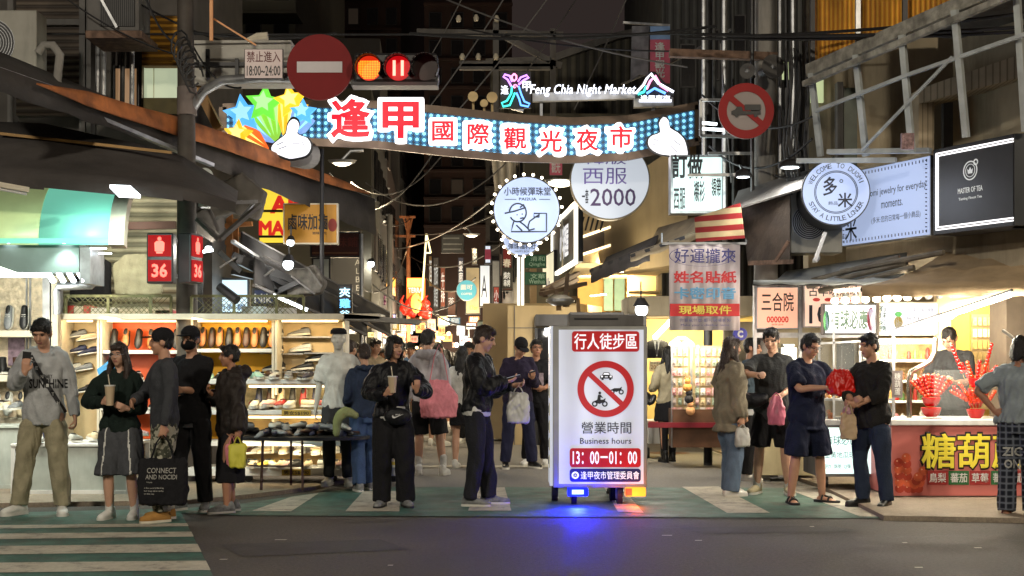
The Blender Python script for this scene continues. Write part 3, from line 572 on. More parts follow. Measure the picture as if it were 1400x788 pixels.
def cup(label,P,i,off=(0,0,.02),h=.15,white=False):
 c0,fd,pn=P.H[i];c0=c0+pn*.035+V(off)-V((0,0,h/2));q=thing('drink_cup',label,'cup',c0)
 mb=MB();mb.rings([(c0,V((.030,0,0)),V((0,.030,0))),(c0+V((0,0,h*.98)),V((.044,0,0)),V((0,.044,0)))],18);mb.build('cup_wall',m_white if white else m_milk,q,smooth=True)
 mb=MB();mb.rings([(c0+V((0,0,h*z)),V((r,0,0)),V((0,r,0)))for z,r in((.985,.047),(1.05,.047),(1.055,.04))],18);mb.build('lid',m_white,q,smooth=True)
 mb=MB();mb.tube([c0+V((.01,0,h*.5)),c0+V((-.012,-.01,h+.10))],.005,6);mb.build('straw',mat('straw_plastic',c(200,190,170),.4,var=0),q);return q
cup('tall cup of milk tea in the hand of the woman in green fleece',p2,0,(0,-.01,.02),.17)
cup('cup of pale drink with a straw held by the woman in the bomber jacket',p6,0,(0,-.01,.03),.15)
def bag(name,label,P,i,w,h,m,drop=.08,dep=.08,yaw=0,cat='bag',text=None,off=(0,0,0),top=.75,crumple=.008,loc=None,seed=0):
 c0=(P.H[i][0]if loc is None else V(loc))+V(off);rt=Matrix.Rotation(R(yaw),3,'Z')@V((1,0,0));dp=Matrix.Rotation(R(yaw),3,'Z')@V((0,1,0))
 q=thing(name,label,cat,c0-V((0,0,drop+h)));mb=MB()
 prof=[(0,.80,.6),(.03,.92,.95),(.3,1,1),(.6,.98,.85),(.9,top+.1,.45),(1,top,.22)]
 b0=c0-V((0,0,drop+h));rr=[(b0+V((0,0,h*t)),rt*w/2*a,dp*dep/2*b)for t,a,b in prof]
 sq=MB();n=24;vs=[];fs=[]
 for cc,u,v in rr:
  for k in range(n):
   a=2*math.pi*k/n;ca,sa=math.cos(a),math.sin(a);e=.45;vs.append(cc+u*math.copysign(abs(ca)**e,ca)+v*math.copysign(abs(sa)**e,sa))
 for j in range(len(rr)-1):
  for k in range(n):fs.append((j*n+k,j*n+(k+1)%n,(j+1)*n+(k+1)%n,(j+1)*n+k))
 fs+=[tuple(reversed(range(n))),tuple((len(rr)-1)*n+k for k in range(n))]
 sq.add([p-q.location for p in vs],fs);me=fuse(sq,.010,1,crumple,(30,30,16),seed);me.name='bag_body';me.materials.append(m);me.shade_smooth()
 o=bpy.data.objects.new('bag_body',me);COL.objects.link(o);o.parent=q
 for sg in(-1,1):
  hb=MB();hb.tube([b0+V((0,0,h*.93))-rt*w*.25+dp*sg*dep*.12,b0+V((0,0,h+drop*.7))-rt*w*.12+dp*sg*.01,c0+dp*sg*.006+V((0,0,.01)),b0+V((0,0,h+drop*.7))+rt*w*.12+dp*sg*.01,b0+V((0,0,h*.93))+rt*w*.25+dp*sg*dep*.12],.006,6);hb.build('handle',m,q,smooth=True)
 if text:
  for t,cx,cz,tw,th,bo in text:
   decal(o,lambda mb,cc,w_,h_,r,u:mb.text(t,cc,w_,h_,r,u,bold=bo),b0+rt*cx+V((0,0,cz)),tw,th,rt,V((0,0,1)),off=.004,name='lettering',mats=[mat('bag_print',c(200,198,190),.7,var=0)],reach=1.)
 return q
tb=bag('tote_bag','large black tote bag with white lettering held by the man in the camouflage trousers',p3,1,.43,.40,f_blk,drop=.20,dep=.12,top=.9,text=[('CONNECT',0,.30,.25,.045,.01),('AND NOCIDI',0,.245,.27,.040,.01),('first pop',-.10,.20,.05,.012,0),('a fine everyday bag',-.06,.15,.17,.014,0),('for long slow walks',-.06,.125,.17,.014,0),('in the city',-.10,.10,.09,.014,0)],seed=3)
bag('paper_bag','yellow and pink gift bag hanging from the hand of the woman in the puffer coat',p5,1,.15,.22,mat('yellow_paper',c(205,200,70),.6),drop=.06,dep=.08,top=1.0,seed=4)
bag('paper_bag','pink gift bag behind the yellow one held by the woman in the puffer coat',p5,1,.12,.20,mat('pink_paper',c(215,130,140),.6),drop=.07,dep=.05,top=1.0,seed=5,off=(-.06,.06,0))
bag('plastic_bag','white patterned carrier bag hanging from the wrist of the man in the shiny jacket',p9,1,.22,.30,mat('white_plastic_film',c(190,190,185),.35,var=.3),drop=.05,dep=.10,seed=6,off=(-.03,-.02,-.02))
bag('plastic_bag','small white carrier bag held low by the woman in the taupe shirt',p13,0,.15,.19,mat('white_plastic_film',(0,0,0)),drop=.03,dep=.10,seed=7)
bag('plastic_bag','bright red plastic bag held in both hands of the man in navy',p15,1,.27,.25,mat('red_plastic_film',c(200,30,22),.32,var=.2),drop=-.15,dep=.18,seed=8,off=(-.09,-.05,.03),top=.55,crumple=.016)
bag('plastic_bag','translucent pinkish plastic bag hanging below the red bag',p15,1,.20,.26,mat('pink_plastic_film',c(190,140,150),.3,var=.3),drop=.13,dep=.14,seed=9,off=(.03,-.02,0),top=.4,crumple=.012)
bag('paper_bag','beige paper bag held by the man in the dark shirt',p17,1,.16,.24,mat('kraft_paper',c(185,160,130),.7),drop=.09,dep=.07,seed=10,off=(0,-.02,0),top=.8)
bag('plastic_bag','pink carrier bag hanging at the side of the man in the dark grey T-shirt',p14,1,.17,.30,mat('pink_carrier_film',c(200,110,135),.35),drop=.02,dep=.12,seed=11,top=.5,off=(0,-.05,.05))
bag('tote_bag','pink cloth shopping bag slung over the back of the man in the pale hoodie',p8,0,.46,.46,f_pink,drop=.42,dep=.16,seed=12,loc=p8.root.location+V((.15,-.25,1.60)),yaw=6,top=.45)
def belt_bag(P,yaw,label,x=.1,z=.93,swoosh=True):
 rt,up=frame(yaw);q=thing('belt_bag',label,'bag',P.pt((x,-.17,z-.06)));mb=MB();ctr=P.pt((x,-.18,z));M=Matrix((rt,V((0,0,1)).cross(rt),V((0,0,1)))).transposed()
 mb.ell((0,0,.06),(.135,.05,.085),16,10);me=fuse(mb,.01,1,.003);me.materials.append(f_blk2);me.shade_smooth();o=bpy.data.objects.new('pouch',me);COL.objects.link(o);o.parent=q;q.rotation_euler.z=R(yaw)
 if swoosh:
  pts=[(-.5,.02),(-.44,-.12),(-.30,-.16),(.5,.22),(-.22,-.02),(-.36,.0),(-.42,.14)]
  mb=MB();f0=q.location+V((0,0,.06))-M@V((0,.056,0));mb.sheet([f0+rt*.11*a+up*.11*b for a,b in pts]);mb.text('IKE',f0+up*.018,.05,.014,rt,up,bold=.02,shear=.3);mb.build('emblem',mat('emblem_white',c(215,215,215),.5,var=0),q)
 return q
belt_bag(p6,5,'black belt bag with a white swoosh worn at the waist of the bomber-jacket woman',.05,.93)
jb=MB();l7=p7.pt((-.20,0,1.08));limb(jb,[V((.08,0,.0)),V((-.02,-.05,.04)),V((-.10,-.07,-.03)),V((-.12,-.07,-.20))],[(.04,.04),(.06,.05),(.06,.05),(.045,.035)],12,4)
me=fuse(jb,.012,2,.008);me.materials.append(f_ygreen);me.shade_smooth();o=bpy.data.objects.new('folded_jacket',me);COL.objects.link(o);o.location=at(495,672)+V((-.12,-.22,.83));tag(o,'pale yellow-green jacket draped over the arm of the woman in jeans','jacket')
sb=MB();limb(sb,[V((-.16,0,.0)),V((0,0,-.03)),V((.15,0,0))],[(.07,.05),(.10,.07),(.07,.05)],14,4)
me=fuse(sb,.012,2,.006);me.materials.append(f_blk2);me.shade_smooth();o=bpy.data.objects.new('shoulder_bag',me);COL.objects.link(o);o.location=p14.pt((-.20,-.22,1.02));tag(o,'black shoulder bag worn by the man in the dark grey T-shirt','bag')
sb=MB();limb(sb,[V((-.06,0,.05)),V((0,0,-.05)),V((.05,0,.02))],[(.06,.04),(.08,.05),(.05,.04)],14,4)
me=fuse(sb,.012,2,.006);me.materials.append(l_blk);me.shade_smooth();o=bpy.data.objects.new('shoulder_bag',me);COL.objects.link(o);o.location=p12.root.location+V((-.26,-.05,.90));tag(o,'small black handbag of the woman in the cream jumper','bag')
protos=[]
cols=[('black',(24,24,26)),('grey',(120,120,124)),('white',(190,188,182)),('navy',(34,42,66)),('brown',(92,70,54)),('beige',(165,150,125)),('red',(130,40,38)),('olive',(78,80,56)),('pink',(185,130,135)),('blue',(70,96,130))]
for k in range(8):
 fm=k%2;ya=[0,180,20,170,-30,200,10,160][k];lg=dict(mat=f_blk,hem=.84 if k%3 else .76,loose=.035,name='top',sleeve=.45 if k in(2,5)else 1.)
 if k in(1,6):lg['hood']=.045
 pr=person('x',(0,-60-k,0),1.58+.12*(1-fm)+.01*k,0,lg,dict(kind=['trousers','skirt','shorts','trousers'][k%4],mat=f_blk,wide=.03),snk,hair=(['short','long','fringe','bob'][k%4],'kb'[k%3==0]),fem=bool(fm),vox=.014,sk=k%4,feet=[(-.10,-.12,0),(.10,.14,0)]if k%2 else[(-.11,0,-8),(.11,.02,8)],hands=[{},{}]if k%3 else[dict(w=(-.12,-.28,1.2),fd=(0,-.6,.8),pn=(0,1,0)),{}],seed=40+k,cap=f_blk if k==4 else None,head=((k*37)%50-25,8))
 protos.append(pr)
crowd=[(478,632),(492,622),(512,618),(545,612),(561,604),(520,600),(598,610),(611,596),(626,590),(640,606),(655,594),(668,600),(680,588),(536,590),(572,588),(590,584),(604,580),(618,576),(634,574),(648,578),(662,574),(676,572),(690,580),(555,574),(580,570),(530,572),(612,566),(642,564),(668,562),(508,586),(700,600),(716,594),(588,560),(600,556),(624,556),(652,556),(566,560),(500,575),(518,562),(545,556),(572,552),(606,550),(632,549),(660,551),(676,556),(485,600),(524,582),(552,592),(583,596),(617,584),(645,590),(671,583),(696,574),(540,563),(612,558),(596,545),(640,545)]
random.seed(5)
def place(x,y):return('by the end of the shoe rack'if x<530 else'behind the bomber-jacket woman'if x<575 else'behind the pink bag'if x<620 else'behind the shiny-jacket man'if x<672 else'near the beige shop wall')
used=set()
for i,(px,py)in enumerate(crowd):
 k=(i*3+i//8)%8;a=(i*7+1)%10;b=(i*3+3)%10
 lab='%s walker in %s top and %s %s %s'%('nearer'if py>=600 else'distant',cols[a][0],cols[b][0],['trousers','skirt','shorts','trousers'][k%4],place(px,py))
 if lab in used:lab=lab.replace('distant','small distant').replace('nearer','close')
 if lab in used:lab=lab+' at the back'
 used.add(lab);src=protos[k].root;yw=R(random.choice([0,10,-15,180,170,195,160,40,-60])+random.uniform(-10,10))
 if i<8 and k==i:pass
 q=dup(src,loc=at(px,py),rot=(0,0,yw),label=lab,group='crowd walking in the market street')
 for ch in q.children:
  n=ch.name.split('.')[0];cn=None
  if n=='top':cn=cols[a]
  if n in('trousers','skirt','shorts'):cn=cols[b]
  if cn:
   ch.material_slots[0].link='OBJECT';ch.material_slots[0].material=fabric(cn[0]+'_street_cloth',c(*cn[1]))
for pr in protos:
 for ch in list(pr.root.children_recursive):bpy.data.objects.remove(ch)
 bpy.data.objects.remove(pr.root)
def ground_mat(name,col,col2,sc=1.2,rough=.75,gr=.35,bump=.5):
 m=bpy.data.materials.new(name);m.use_nodes=True;nt=m.node_tree;N=nt.nodes;L=nt.links;b=N['Principled BSDF'];b.inputs['Roughness'].default_value=rough
 tc=N.new('ShaderNodeTexCoord');n1=N.new('ShaderNodeTexNoise');n1.inputs['Scale'].default_value=sc;n1.inputs['Detail'].default_value=8;n1.inputs['Roughness'].default_value=.65;L.new(tc.outputs['Object'],n1.inputs['Vector'])
 r=N.new('ShaderNodeValToRGB');r.color_ramp.elements[0].position=.32;r.color_ramp.elements[1].position=.68;r.color_ramp.elements[0].color=(*col,1);r.color_ramp.elements[1].color=(*col2,1);L.new(n1.outputs[0],r.inputs[0])
 n2=N.new('ShaderNodeTexNoise');n2.inputs['Scale'].default_value=34;n2.inputs['Detail'].default_value=8;n2.inputs['Roughness'].default_value=.8;L.new(tc.outputs['Object'],n2.inputs['Vector'])
 mr=N.new('ShaderNodeMapRange');mr.inputs[1].default_value=.3;mr.inputs[2].default_value=.7;mr.inputs[3].default_value=1-gr;mr.inputs[4].default_value=1+gr;L.new(n2.outputs[0],mr.inputs[0])
 mx=N.new('ShaderNodeMix');mx.data_type='RGBA';mx.blend_type='MULTIPLY';mx.inputs[0].default_value=1;L.new(r.outputs[0],mx.inputs[6]);L.new(mr.outputs[0],mx.inputs[7]);L.new(mx.outputs[2],b.inputs['Base Color'])
 bp=N.new('ShaderNodeBump');bp.inputs['Strength'].default_value=bump;bp.inputs['Distance'].default_value=.01;L.new(n2.outputs[0],bp.inputs['Height']);L.new(bp.outputs[0],b.inputs['Normal'])
 m2=N.new('ShaderNodeMapRange');m2.inputs[1].default_value=.3;m2.inputs[2].default_value=.7;m2.inputs[3].default_value=rough-.15;m2.inputs[4].default_value=rough+.12;L.new(n1.outputs[0],m2.inputs[0]);L.new(m2.outputs[0],b.inputs['Roughness'])
 return m
def paint_mat(name,col,under,wear=.45):
 m=ground_mat(name,col,tuple(x*.8 for x in col),3.,.6,.22,.3);nt=m.node_tree;N=nt.nodes;L=nt.links;b=N['Principled BSDF']
 src=b.inputs['Base Color'].links[0].from_socket;tc=N.new('ShaderNodeTexCoord');n=N.new('ShaderNodeTexNoise');n.inputs['Scale'].default_value=4;n.inputs['Detail'].default_value=12;n.inputs['Roughness'].default_value=.8;L.new(tc.outputs['Object'],n.inputs['Vector'])
 r=N.new('ShaderNodeMapRange');r.inputs[1].default_value=wear+.08;r.inputs[2].default_value=wear+.22;r.inputs[3].default_value=0;r.inputs[4].default_value=.8;L.new(n.outputs[0],r.inputs[0])
 mx=N.new('ShaderNodeMix');mx.data_type='RGBA';mx.inputs[7].default_value=(*under,1);L.new(r.outputs[0],mx.inputs[0]);L.new(src,mx.inputs[6]);L.new(mx.outputs[2],b.inputs['Base Color']);return m
a_dark=(.060,.052,.046)
m_asph=ground_mat('asphalt',(.046,.041,.036),(.100,.088,.075),.9,gr=.6,bump=.9)
m_street=ground_mat('worn_street_asphalt',(.13,.125,.12),(.19,.18,.165),1.)
m_pave=ground_mat('tan_paving',(.20,.16,.12),(.30,.25,.19),2.2,.8)
m_teal=paint_mat('teal_road_paint',c(62,104,93),a_dark,.40);m_wpaint=paint_mat('white_road_paint',c(188,182,166),a_dark,.42)
def sheet(name,pts,z,m):mb=MB();mb.sheet([V((p[0],p[1],z))for p in pts]);return struct(mb,name,m)
sheet('road',[(-150,-40),(150,-40),(150,200),(-150,200)],0,m_asph)
vx=lambda px,py:G(px,py)
sheet('market_street',[G(-60,672),G(1500,672),(7,22),(3.5,60),(4,150),(-13,150),(-6,60),(-8,22)],.004,m_street)
def paving(name,pts):
 mb=MB();mb.prism([V((p[0],p[1],0))for p in pts],(0,0,.045));return struct(mb,name,m_pave)
paving('pavement',[G(-80,696),G(255,690),G(330,683),G(430,671),G(526,648),G(560,600),(-3.6,60),(-16,60),(-16,13)])
paving('pavement',[G(1208,712),G(1120,668),G(985,622),G(905,590),(2.1,60),(16,60),(16,11.0),G(1420,716)])
sheet('crosswalk_paint',[G(-60,712),G(-60,704),G(255,696),G(335,689),G(440,674),G(500,667),G(1112,668),G(1238,710),G(330,706),G(247,703)],.008,m_teal)
for q in([(472,701),(546,701),(547,673),(497,673)],[(640,700),(699,700),(690,668),(652,668)],[(845,702),(880,703),(850,668),(826,668)],[(994,703),(1053,703),(983,667),(932,667)],[(1176,708),(1236,709),(1112,668.5),(1070,668)],[(345,700),(398,701),(436,676),(398,681)],[(560,640.5),(764,640.5),(764,637.5),(560,637.5)],[(900,596),(1110,662),(1124,662),(906,592)]):
 sheet('road_marking',[G(*p)for p in q],.012,m_wpaint)
def ledge(y):return 247+(y-700)*.50
sheet('crosswalk_paint',[G(-200,850),G(ledge(850),850),G(247,701),G(-60,705)],.0085,m_teal)
for y0,y1 in((717.5,721.5),(729,736),(746,757),(769,782),(800,818)):
 sheet('road_marking',[G(-120,y1+5),G(ledge(y1),y1),G(ledge(y0),y0),G(-120,y0+4)],.0125,m_wpaint)
for i,(x,y,w_,l_)in enumerate(((384,739,.10,.02),(306,766,.06,.02),(534,774,.04,.02),(912,733,.09,.02),(955,740,.06,.02),(1237,743,.04,.02),(1337,750,.06,.02),(1256,777,.06,.02),(1110,721,.04,.02))):
 p=G(x,y);mb=MB();mb.sheet([p+V((a*w_/2,b*l_,.006))for a,b in((-1,-1),(.8,-1.3),(1,1),(-.9,.8))]);struct(mb,'road_marking',m_wpaint)
m_patch=ground_mat('patched_asphalt',(.040,.037,.034),(.058,.052,.047),2.,gr=.5)
for q in([(300,745),(520,738),(560,752),(330,762)],[(930,722),(1130,719),(1180,727),(960,731)]):sheet('road_patch',[G(*p)for p in q],.003,m_patch)
random.seed(77)
for k in range(3):
 x0=380+k*330;p=G(x0,712+k*4);mb=MB();q=[p]
 for j in range(14):q.append(q[-1]+V((random.uniform(.08,.26),random.uniform(-.22,.10),0)))
 for a,b in zip(q,q[1:]):n_=(b-a).cross(V((0,0,1))).normalized()*random.uniform(.004,.009);mb.sheet([a-n_+V((0,0,.0028)),b-n_+V((0,0,.0028)),b+n_+V((0,0,.0028)),a+n_+V((0,0,.0028))])
 struct(mb,'road_crack',m_ink)
p=G(905,620);mb=MB();mb.disc((p.x+.1,p.y,.0066),.32,up=V((0,1,0)));struct(mb,'manhole_cover',m_rust)
def sign_box(name,label,p0,p1,z0,z1,dep,face,frame=None,texts=(),loc=None,cat='sign',group=None,border=.03,extra=None,back=None):
 ''
 p0=V((p0[0],p0[1],0));p1=V((p1[0],p1[1],0));rt=(p1-p0).normalized();up=V((0,0,1));n=rt.cross(up);L_=(p1-p0).length
 cc=(p0+p1)/2+up*(z0+z1)/2;q=thing(name,label,cat,cc-up*(z1-z0)/2,group=group);h=z1-z0
 M=Matrix((rt,-n,up)).transposed();mb=MB();mb.cbox(cc-n*(dep/2+.004),L_,dep,h,M);mb.build('casing',frame or m_dark,q,bevel=.004)
 b=border;mb=MB();mb.cbox(cc-n*.001,L_-2*b,.010,h-2*b,M);fo=mb.build('face_panel',face,q)
 ms=[];mbt=MB()
 for t in texts:
  s,u,v,w_,h_,bo,m=t[:7]
  if m not in ms:ms.append(m)
  mbt.mat(ms.index(m));mbt.text(s,cc+n*.007+rt*u+up*v,w_,h_,rt,up,bold=bo,shear=t[7]if len(t)>7 else 0)
 if texts:mbt.build('lettering',ms,q)
 if extra:extra(q,cc+n*.007,rt,up,n,L_,h)
 return q
def psign(name,label,px0,py0,px1,py1,D,dep,face,**k):
 ''
 a=W(px0,py1,D);b=W(px1,py0,D);s=D/F;t=k.pop('texts',());cx=(px0+px1)/2;cy=(py0+py1)/2
 t=[(q[0],(q[1]-cx)*s,(cy-q[2])*s,q[3]*s,q[4]*s)+tuple(q[5:])for q in t]
 return sign_box(name,label,(a.x,D),(b.x,D),a.z,b.z,dep,face,texts=t,**k)
g_white=glow('backlit_white_acrylic',(.80,.86,1.0),.62,sample=True);g_warm=glow('warm_tube',(1,.80,.48),2.2,sample=False);g_cool=glow('cool_tube',(.85,.95,1),6,sample=False)
g_bulb=glow('bulb',(1,.86,.62),9,sample=False);g_red=glow('red_lit_lettering',(.95,.05,.07),.8)
def shoe_mesh(kind):
 mb=MB();X=V((1,0,0));Y_=V((0,1,0));Z=V((0,0,1))
 pr=[(0,.020,.05),(.015,.034,.072),(.06,.038,.075),(.12,.042,.062),(.18,.048,.048),(.23,.045,.036),(.265,.030,.026),(.28,.012,.014)]
 if kind=='boot':pr=[(x,w,h*1.0)for x,w,h in pr]
 mb.mat(0).rings([(V((0,-x,.018+h*.45)),X*w,Z*h*.55)for x,w,h in pr],12)
 if kind=='boot':mb.rings([(V((0,-.045,.05)),X*.042,Y_*.05),(V((0,-.04,.13)),X*.038,Y_*.046),(V((0,-.035,.19)),X*.042,Y_*.052)],12)
 mb.mat(1);ol=[V((w*1.06,-x,0))for x,w,h in pr]+[V((-w*1.06,-x,0))for x,w,h in reversed(pr)];mb.prism(list(reversed(ol)),(0,0,.024 if kind!='loafer'else .014))
 mb.mat(2)
 if kind=='boot':mb.ell((0,-.035,.192),(.034,.042,.006),12,6)
 elif kind!='sandal':mb.ell((0,-.062,.088),(.027,.052,.010),12,6)
 if kind=='sneaker':
  mb.mat(1)
  for k in range(4):mb.cbox((0,-.125-.02*k,.078-.008*k),.05,.006,.006)
 me=bpy.data.meshes.new(kind);me.from_pydata([tuple(p)for p in mb.v],[],mb.f);me.polygons.foreach_set('material_index',mb.m);me.shade_smooth();me.set_sharp_from_angle(angle=R(50))
 for m in(l_blk,m_sole,m_ink):me.materials.append(m)
 return me
SH={k:shoe_mesh(k)for k in('loafer','sneaker','boot')}
sh_cols={'tan leather':c(178,110,60),'black':c(24,24,26),'dark brown':c(66,40,28),'white':c(190,190,182),'grey':c(120,124,128),'pale pink':c(210,165,160),'cream':c(215,195,160),'navy':c(34,40,70),'mint':c(160,200,185),'red':c(150,34,34),'yellow':c(205,180,70)}
def shoe(kind,col,loc,rot,label,group,sole='white'):
 o=bpy.data.objects.new({'loafer':'loafer','sneaker':'sneaker','boot':'ankle_boot'}[kind],SH[kind]);COL.objects.link(o);o.location=loc;o.rotation_euler=rot
 m1=mat(col.replace(' ','_')+'_shoe',sh_cols[col],.45,var=.15,scale=25)
 for i,m in enumerate((m1,m_sole if sole=='white'else m_solek)):
  o.material_slots[i].link='OBJECT';o.material_slots[i].material=m
 if kind=='loafer':o.scale=(.86,.86,.86)
 return tag(o,label,'shoe',group)
def shoe_row(kind,x0,x1,n,y,z,cs,where,group,tilt=0,yaw=0,sole='white',jit=6,yj=.01,end='street end'):
 if tilt>30:z+=(.215 if kind=='loafer'else .25)*math.sin(R(tilt));y+=.05
 for i in range(n):
  col=cs[i%len(cs)];x=x1+(x0-x1)*i/(max(n-1,1))
  shoe(kind,col,(x,y+random.uniform(-yj,yj),z),(R(tilt+random.uniform(-3,3)),0,R(yaw+random.uniform(-jit,jit))),'%s %s, %s from the %s, %s'%(col,{'loafer':'loafer','sneaker':'trainer','boot':'ankle boot'}[kind],ORD[i]if i<20 else str(i),end,where),group,sole)
def X(px,D):return(px-700)/F*D
def Z(py,D):return H0+(HY-py)/F*D
m_peg=mat('pegboard',c(190,168,128),.7,var=.1,dirt=.15)
def peg(name,px0,py0,px1,py1,D,m=m_peg,holes=True):
 pass
m_pattern=mat('embossed_wall_panel',c(205,190,165),.5,var=.35,scale=14,bump=.8,bscale=25)
def wall_panel(name,label,px0,py0,px1,py1,D,dep,m,cat='wall',**k):
 mb=MB();mb.pbox(px0,py0,px1,py1,D,dep);return solo(mb,name,m,label,cat,**k)
DL=15.2
t=thing('shoe_shop_front','cream shop wall with shelves under the curved turquoise fascia','shop front',(X(20,DL),DL+.45,.045))
mb=MB();mb.pbox(-120,372,66,690,DL+.45,.08);mb.build('back_wall',m_pattern,t)
mb=MB();mb.pbox(58,372,68,690,DL,.45);mb.build('upright_post',m_steel,t)
mb=MB();mb.pbox(70,372,79,690,DL,.1);mb.build('upright_post',m_ivory,t)
for yy in(452,513,572):mb=MB();mb.pbox(-120,yy,58,yy+9,DL+.08,.40);mb.build('shelf',m_ivory,t,bevel=.004)
mb=MB();mb.pbox(35,372,37,560,DL+.43,.02);mb.pbox(40,372,42,560,DL+.43,.02);mb.build('slotted_rail',m_steel,t)
mb=MB();mb.pbox(11,460,33,500,DL+.42,.02);mb.build('price_poster',mat('mauve_paper',c(130,110,125),.7,var=.5,scale=18),t)
s=DL/F
for row,(yy,kd,n,x0,x1,cs,ti)in enumerate(((451,'sneaker',3,-18,22,['black','grey'],68),(512,'boot',3,-10,28,['black','dark brown'],0),(571,'sneaker',6,-34,52,['white','grey','cream'],66))):
 shoe_row(kd,X(x0,DL),X(x1,DL),n,DL+(.26 if ti else .22),Z(yy,DL)+(.03 if ti else 0),cs,'on the %s shelf of the cream wall'%('top','middle','lower')[row],'shoes on the shop wall',tilt=ti,yaw=0 if ti else 150,jit=10 if ti else 25,end='post')
shoe_row('sneaker',X(-30,DL),X(56,DL),7,DL+.02,Z(559,DL),['white','white','grey','cream'],'before the lower wall shelf','shoes on the shop wall',tilt=0,yaw=10,jit=30,end='post')
def table(name,label,px0,px1,ytop,ybot,D,dep,m,m2,cat='table'):
 t=thing(name,label,cat,(X((px0+px1)/2,D),D+dep/2,.045));a=X(px0,D);b=X(px1,D);zt=Z(ytop,D);zb=Z(ybot,D)
 mb=MB();mb.box(a,D,zt-.03,b,D+dep,zt);mb.build('table_top',m,t,bevel=.006)
 mb=MB();mb.box(a+.04,D+.03,zb+.10,b-.04,D+.05,zt-.03);mb.build('front_panel',m2,t)
 for xx in(a+.025,b-.025):
  for yy in(D+.03,D+dep-.03):mb=MB();mb.cbox((xx,yy,(zb+zt-.03)/2+.0),.045,.045,zt-.03-zb);mb.build('leg',m,t)
 mb=MB();mb.box(a+.05,D+.01,zb+.04,b-.05,D+.03,zb+.10);mb.build('bottom_rail',m,t)
 return t
m_palew=mat('pale_laminate',c(175,182,176),.5,var=.15,dirt=.3)
table('display_table','white display table with a pale panel front behind the man in the hoodie',14,178,607,684,14.0,.8,m_white,m_palew)
table('display_table','low grey counter against the cream wall beside the white table',-90,62,582,676,14.6,.5,m_palew,m_palew)
for i,rx in enumerate(sorted(random.uniform(0,1.0)for _ in range(16))):
 shoe('sneaker'if i%3 else'loafer',['grey','white','cream','navy','pale pink'][i%5],(X(36,14)+rx,14.12+.09*(i%6),Z(607,14)+(.02 if i<11 else .07)),(0,R(random.uniform(-25,25)),R(random.uniform(0,360))),'%s shoe in the pile on the white display table, %s from the left end'%(['grey','white','cream','navy','pale pink'][i%5],ORD[i]),'pile of shoes on the white table')
D1=15.5
def bay(label,px0,px1,py0,py1,col,dep=.42,shelves=(),em=0):
 t=thing('display_bay',label,'display rack',(X((px0+px1)/2,D1),D1+dep,.045))
 mb=MB();mb.pbox(px0,py0,px1,py1,D1+dep,.03);mb.build('back_panel',col,t)
 for x in(px0,px1):mb=MB();mb.pbox(x-1.6,py0,x+1.6,py1+20,D1,dep-.003);mb.build('upright_post',m_ivory,t)
 for yy in shelves:mb=MB();mb.pbox(px0+1.7,yy,px1-1.7,yy+5,D1+.02,dep-.03);mb.build('shelf',m_white,t,bevel=.003)
 mb=MB();mb.pbox(px0+8,py0+1,px1-8,py0+3.5,D1+.12,.03);mb.build('tube_light',g_warm,t)
 return t
m_orange=mat('orange_panel',c(235,95,30),.5,var=.08);m_yellow=mat('yellow_panel',c(245,180,30),.5,var=.08)
bay('narrow pegboard bay hung with sandals beside the young man in the hoodie',83,134,437,600,m_peg)
bay('bay with a bright orange back panel and a row of loafers',138,256,437,600,m_orange,shelves=(479,520,561))
bay('bay with a bright yellow back panel and a row of loafers',262,373,437,600,m_yellow,shelves=(477,521,561))
bay('pegboard bay hung with trainers beside the mannequin',377,470,437,520,m_peg)
shoe_row('loafer',X(146,D1),X(250,D1),7,D1+.30,Z(478,D1)+.03,['tan leather','black','dark brown','tan leather','black'],'on the top shelf of the orange bay','loafers on the orange shelf',tilt=62,sole='b',jit=3,end='post')
shoe_row('loafer',X(270,D1),X(366,D1),9,D1+.30,Z(476,D1)+.03,['tan leather','black','tan leather','dark brown'],'on the top shelf of the yellow bay','loafers on the yellow shelf',tilt=62,sole='b',jit=3,end='street end')
shoe_row('sneaker',X(146,D1),X(250,D1),7,D1+.24,Z(519,D1),['dark brown','black','grey','tan leather'],'on the second shelf of the orange bay','shoes on the second orange shelf',yaw=20,jit=25)
shoe_row('sneaker',X(268,D1),X(366,D1),8,D1+.24,Z(520,D1),['grey','black','mint','dark brown'],'on the second shelf of the yellow bay','shoes on the second yellow shelf',yaw=20,jit=25)
shoe_row('sneaker',X(146,D1),X(250,D1),8,D1+.24,Z(560,D1),['white','grey','cream','black'],'on the third shelf of the orange bay','shoes on the third orange shelf',yaw=10,jit=20)
shoe_row('sneaker',X(268,D1),X(366,D1),8,D1+.24,Z(560,D1),['cream','black','red','grey'],'on the third shelf of the yellow bay','shoes on the third yellow shelf',yaw=10,jit=20)
for i,(x,y,co_)in enumerate([(108,458,'grey'),(122,462,'cream'),(96,460,'black'),(108,480,'navy'),(124,482,'navy'),(116,505,'grey'),(118,535,'black'),(100,505,'white')]):
 shoe('loafer',co_,(X(x,D1)-.02,D1+.38,Z(y,D1)),(R(10),R(-8),R(-70)),'%s sandal hung %s on the pegboard of the narrow bay'%(co_,ORD[i]),'sandals on the pegboard')
for i,(x,y,co_)in enumerate([(392,455,'black'),(430,455,'grey'),(392,478,'black'),(432,477,'white'),(395,503,'black'),(435,503,'black'),(455,490,'black')]):
 shoe('sneaker',co_,(X(x,D1)-.10,D1+.36,Z(y,D1)-.02),(R(6),R(-10),R(-100)),'%s trainer mounted %s on the pegboard beside the mannequin'%(co_,ORD[i]),'trainers on the pegboard')
 if x<440:mb=MB();mb.pbox(x-16,y+5,x+22,y+7,D1+.30,.12);solo(mb,'shelf_bracket',m_steel,'thin steel shelf under the %s trainer of the pegboard'%ORD[i],'shelf',loc=None)
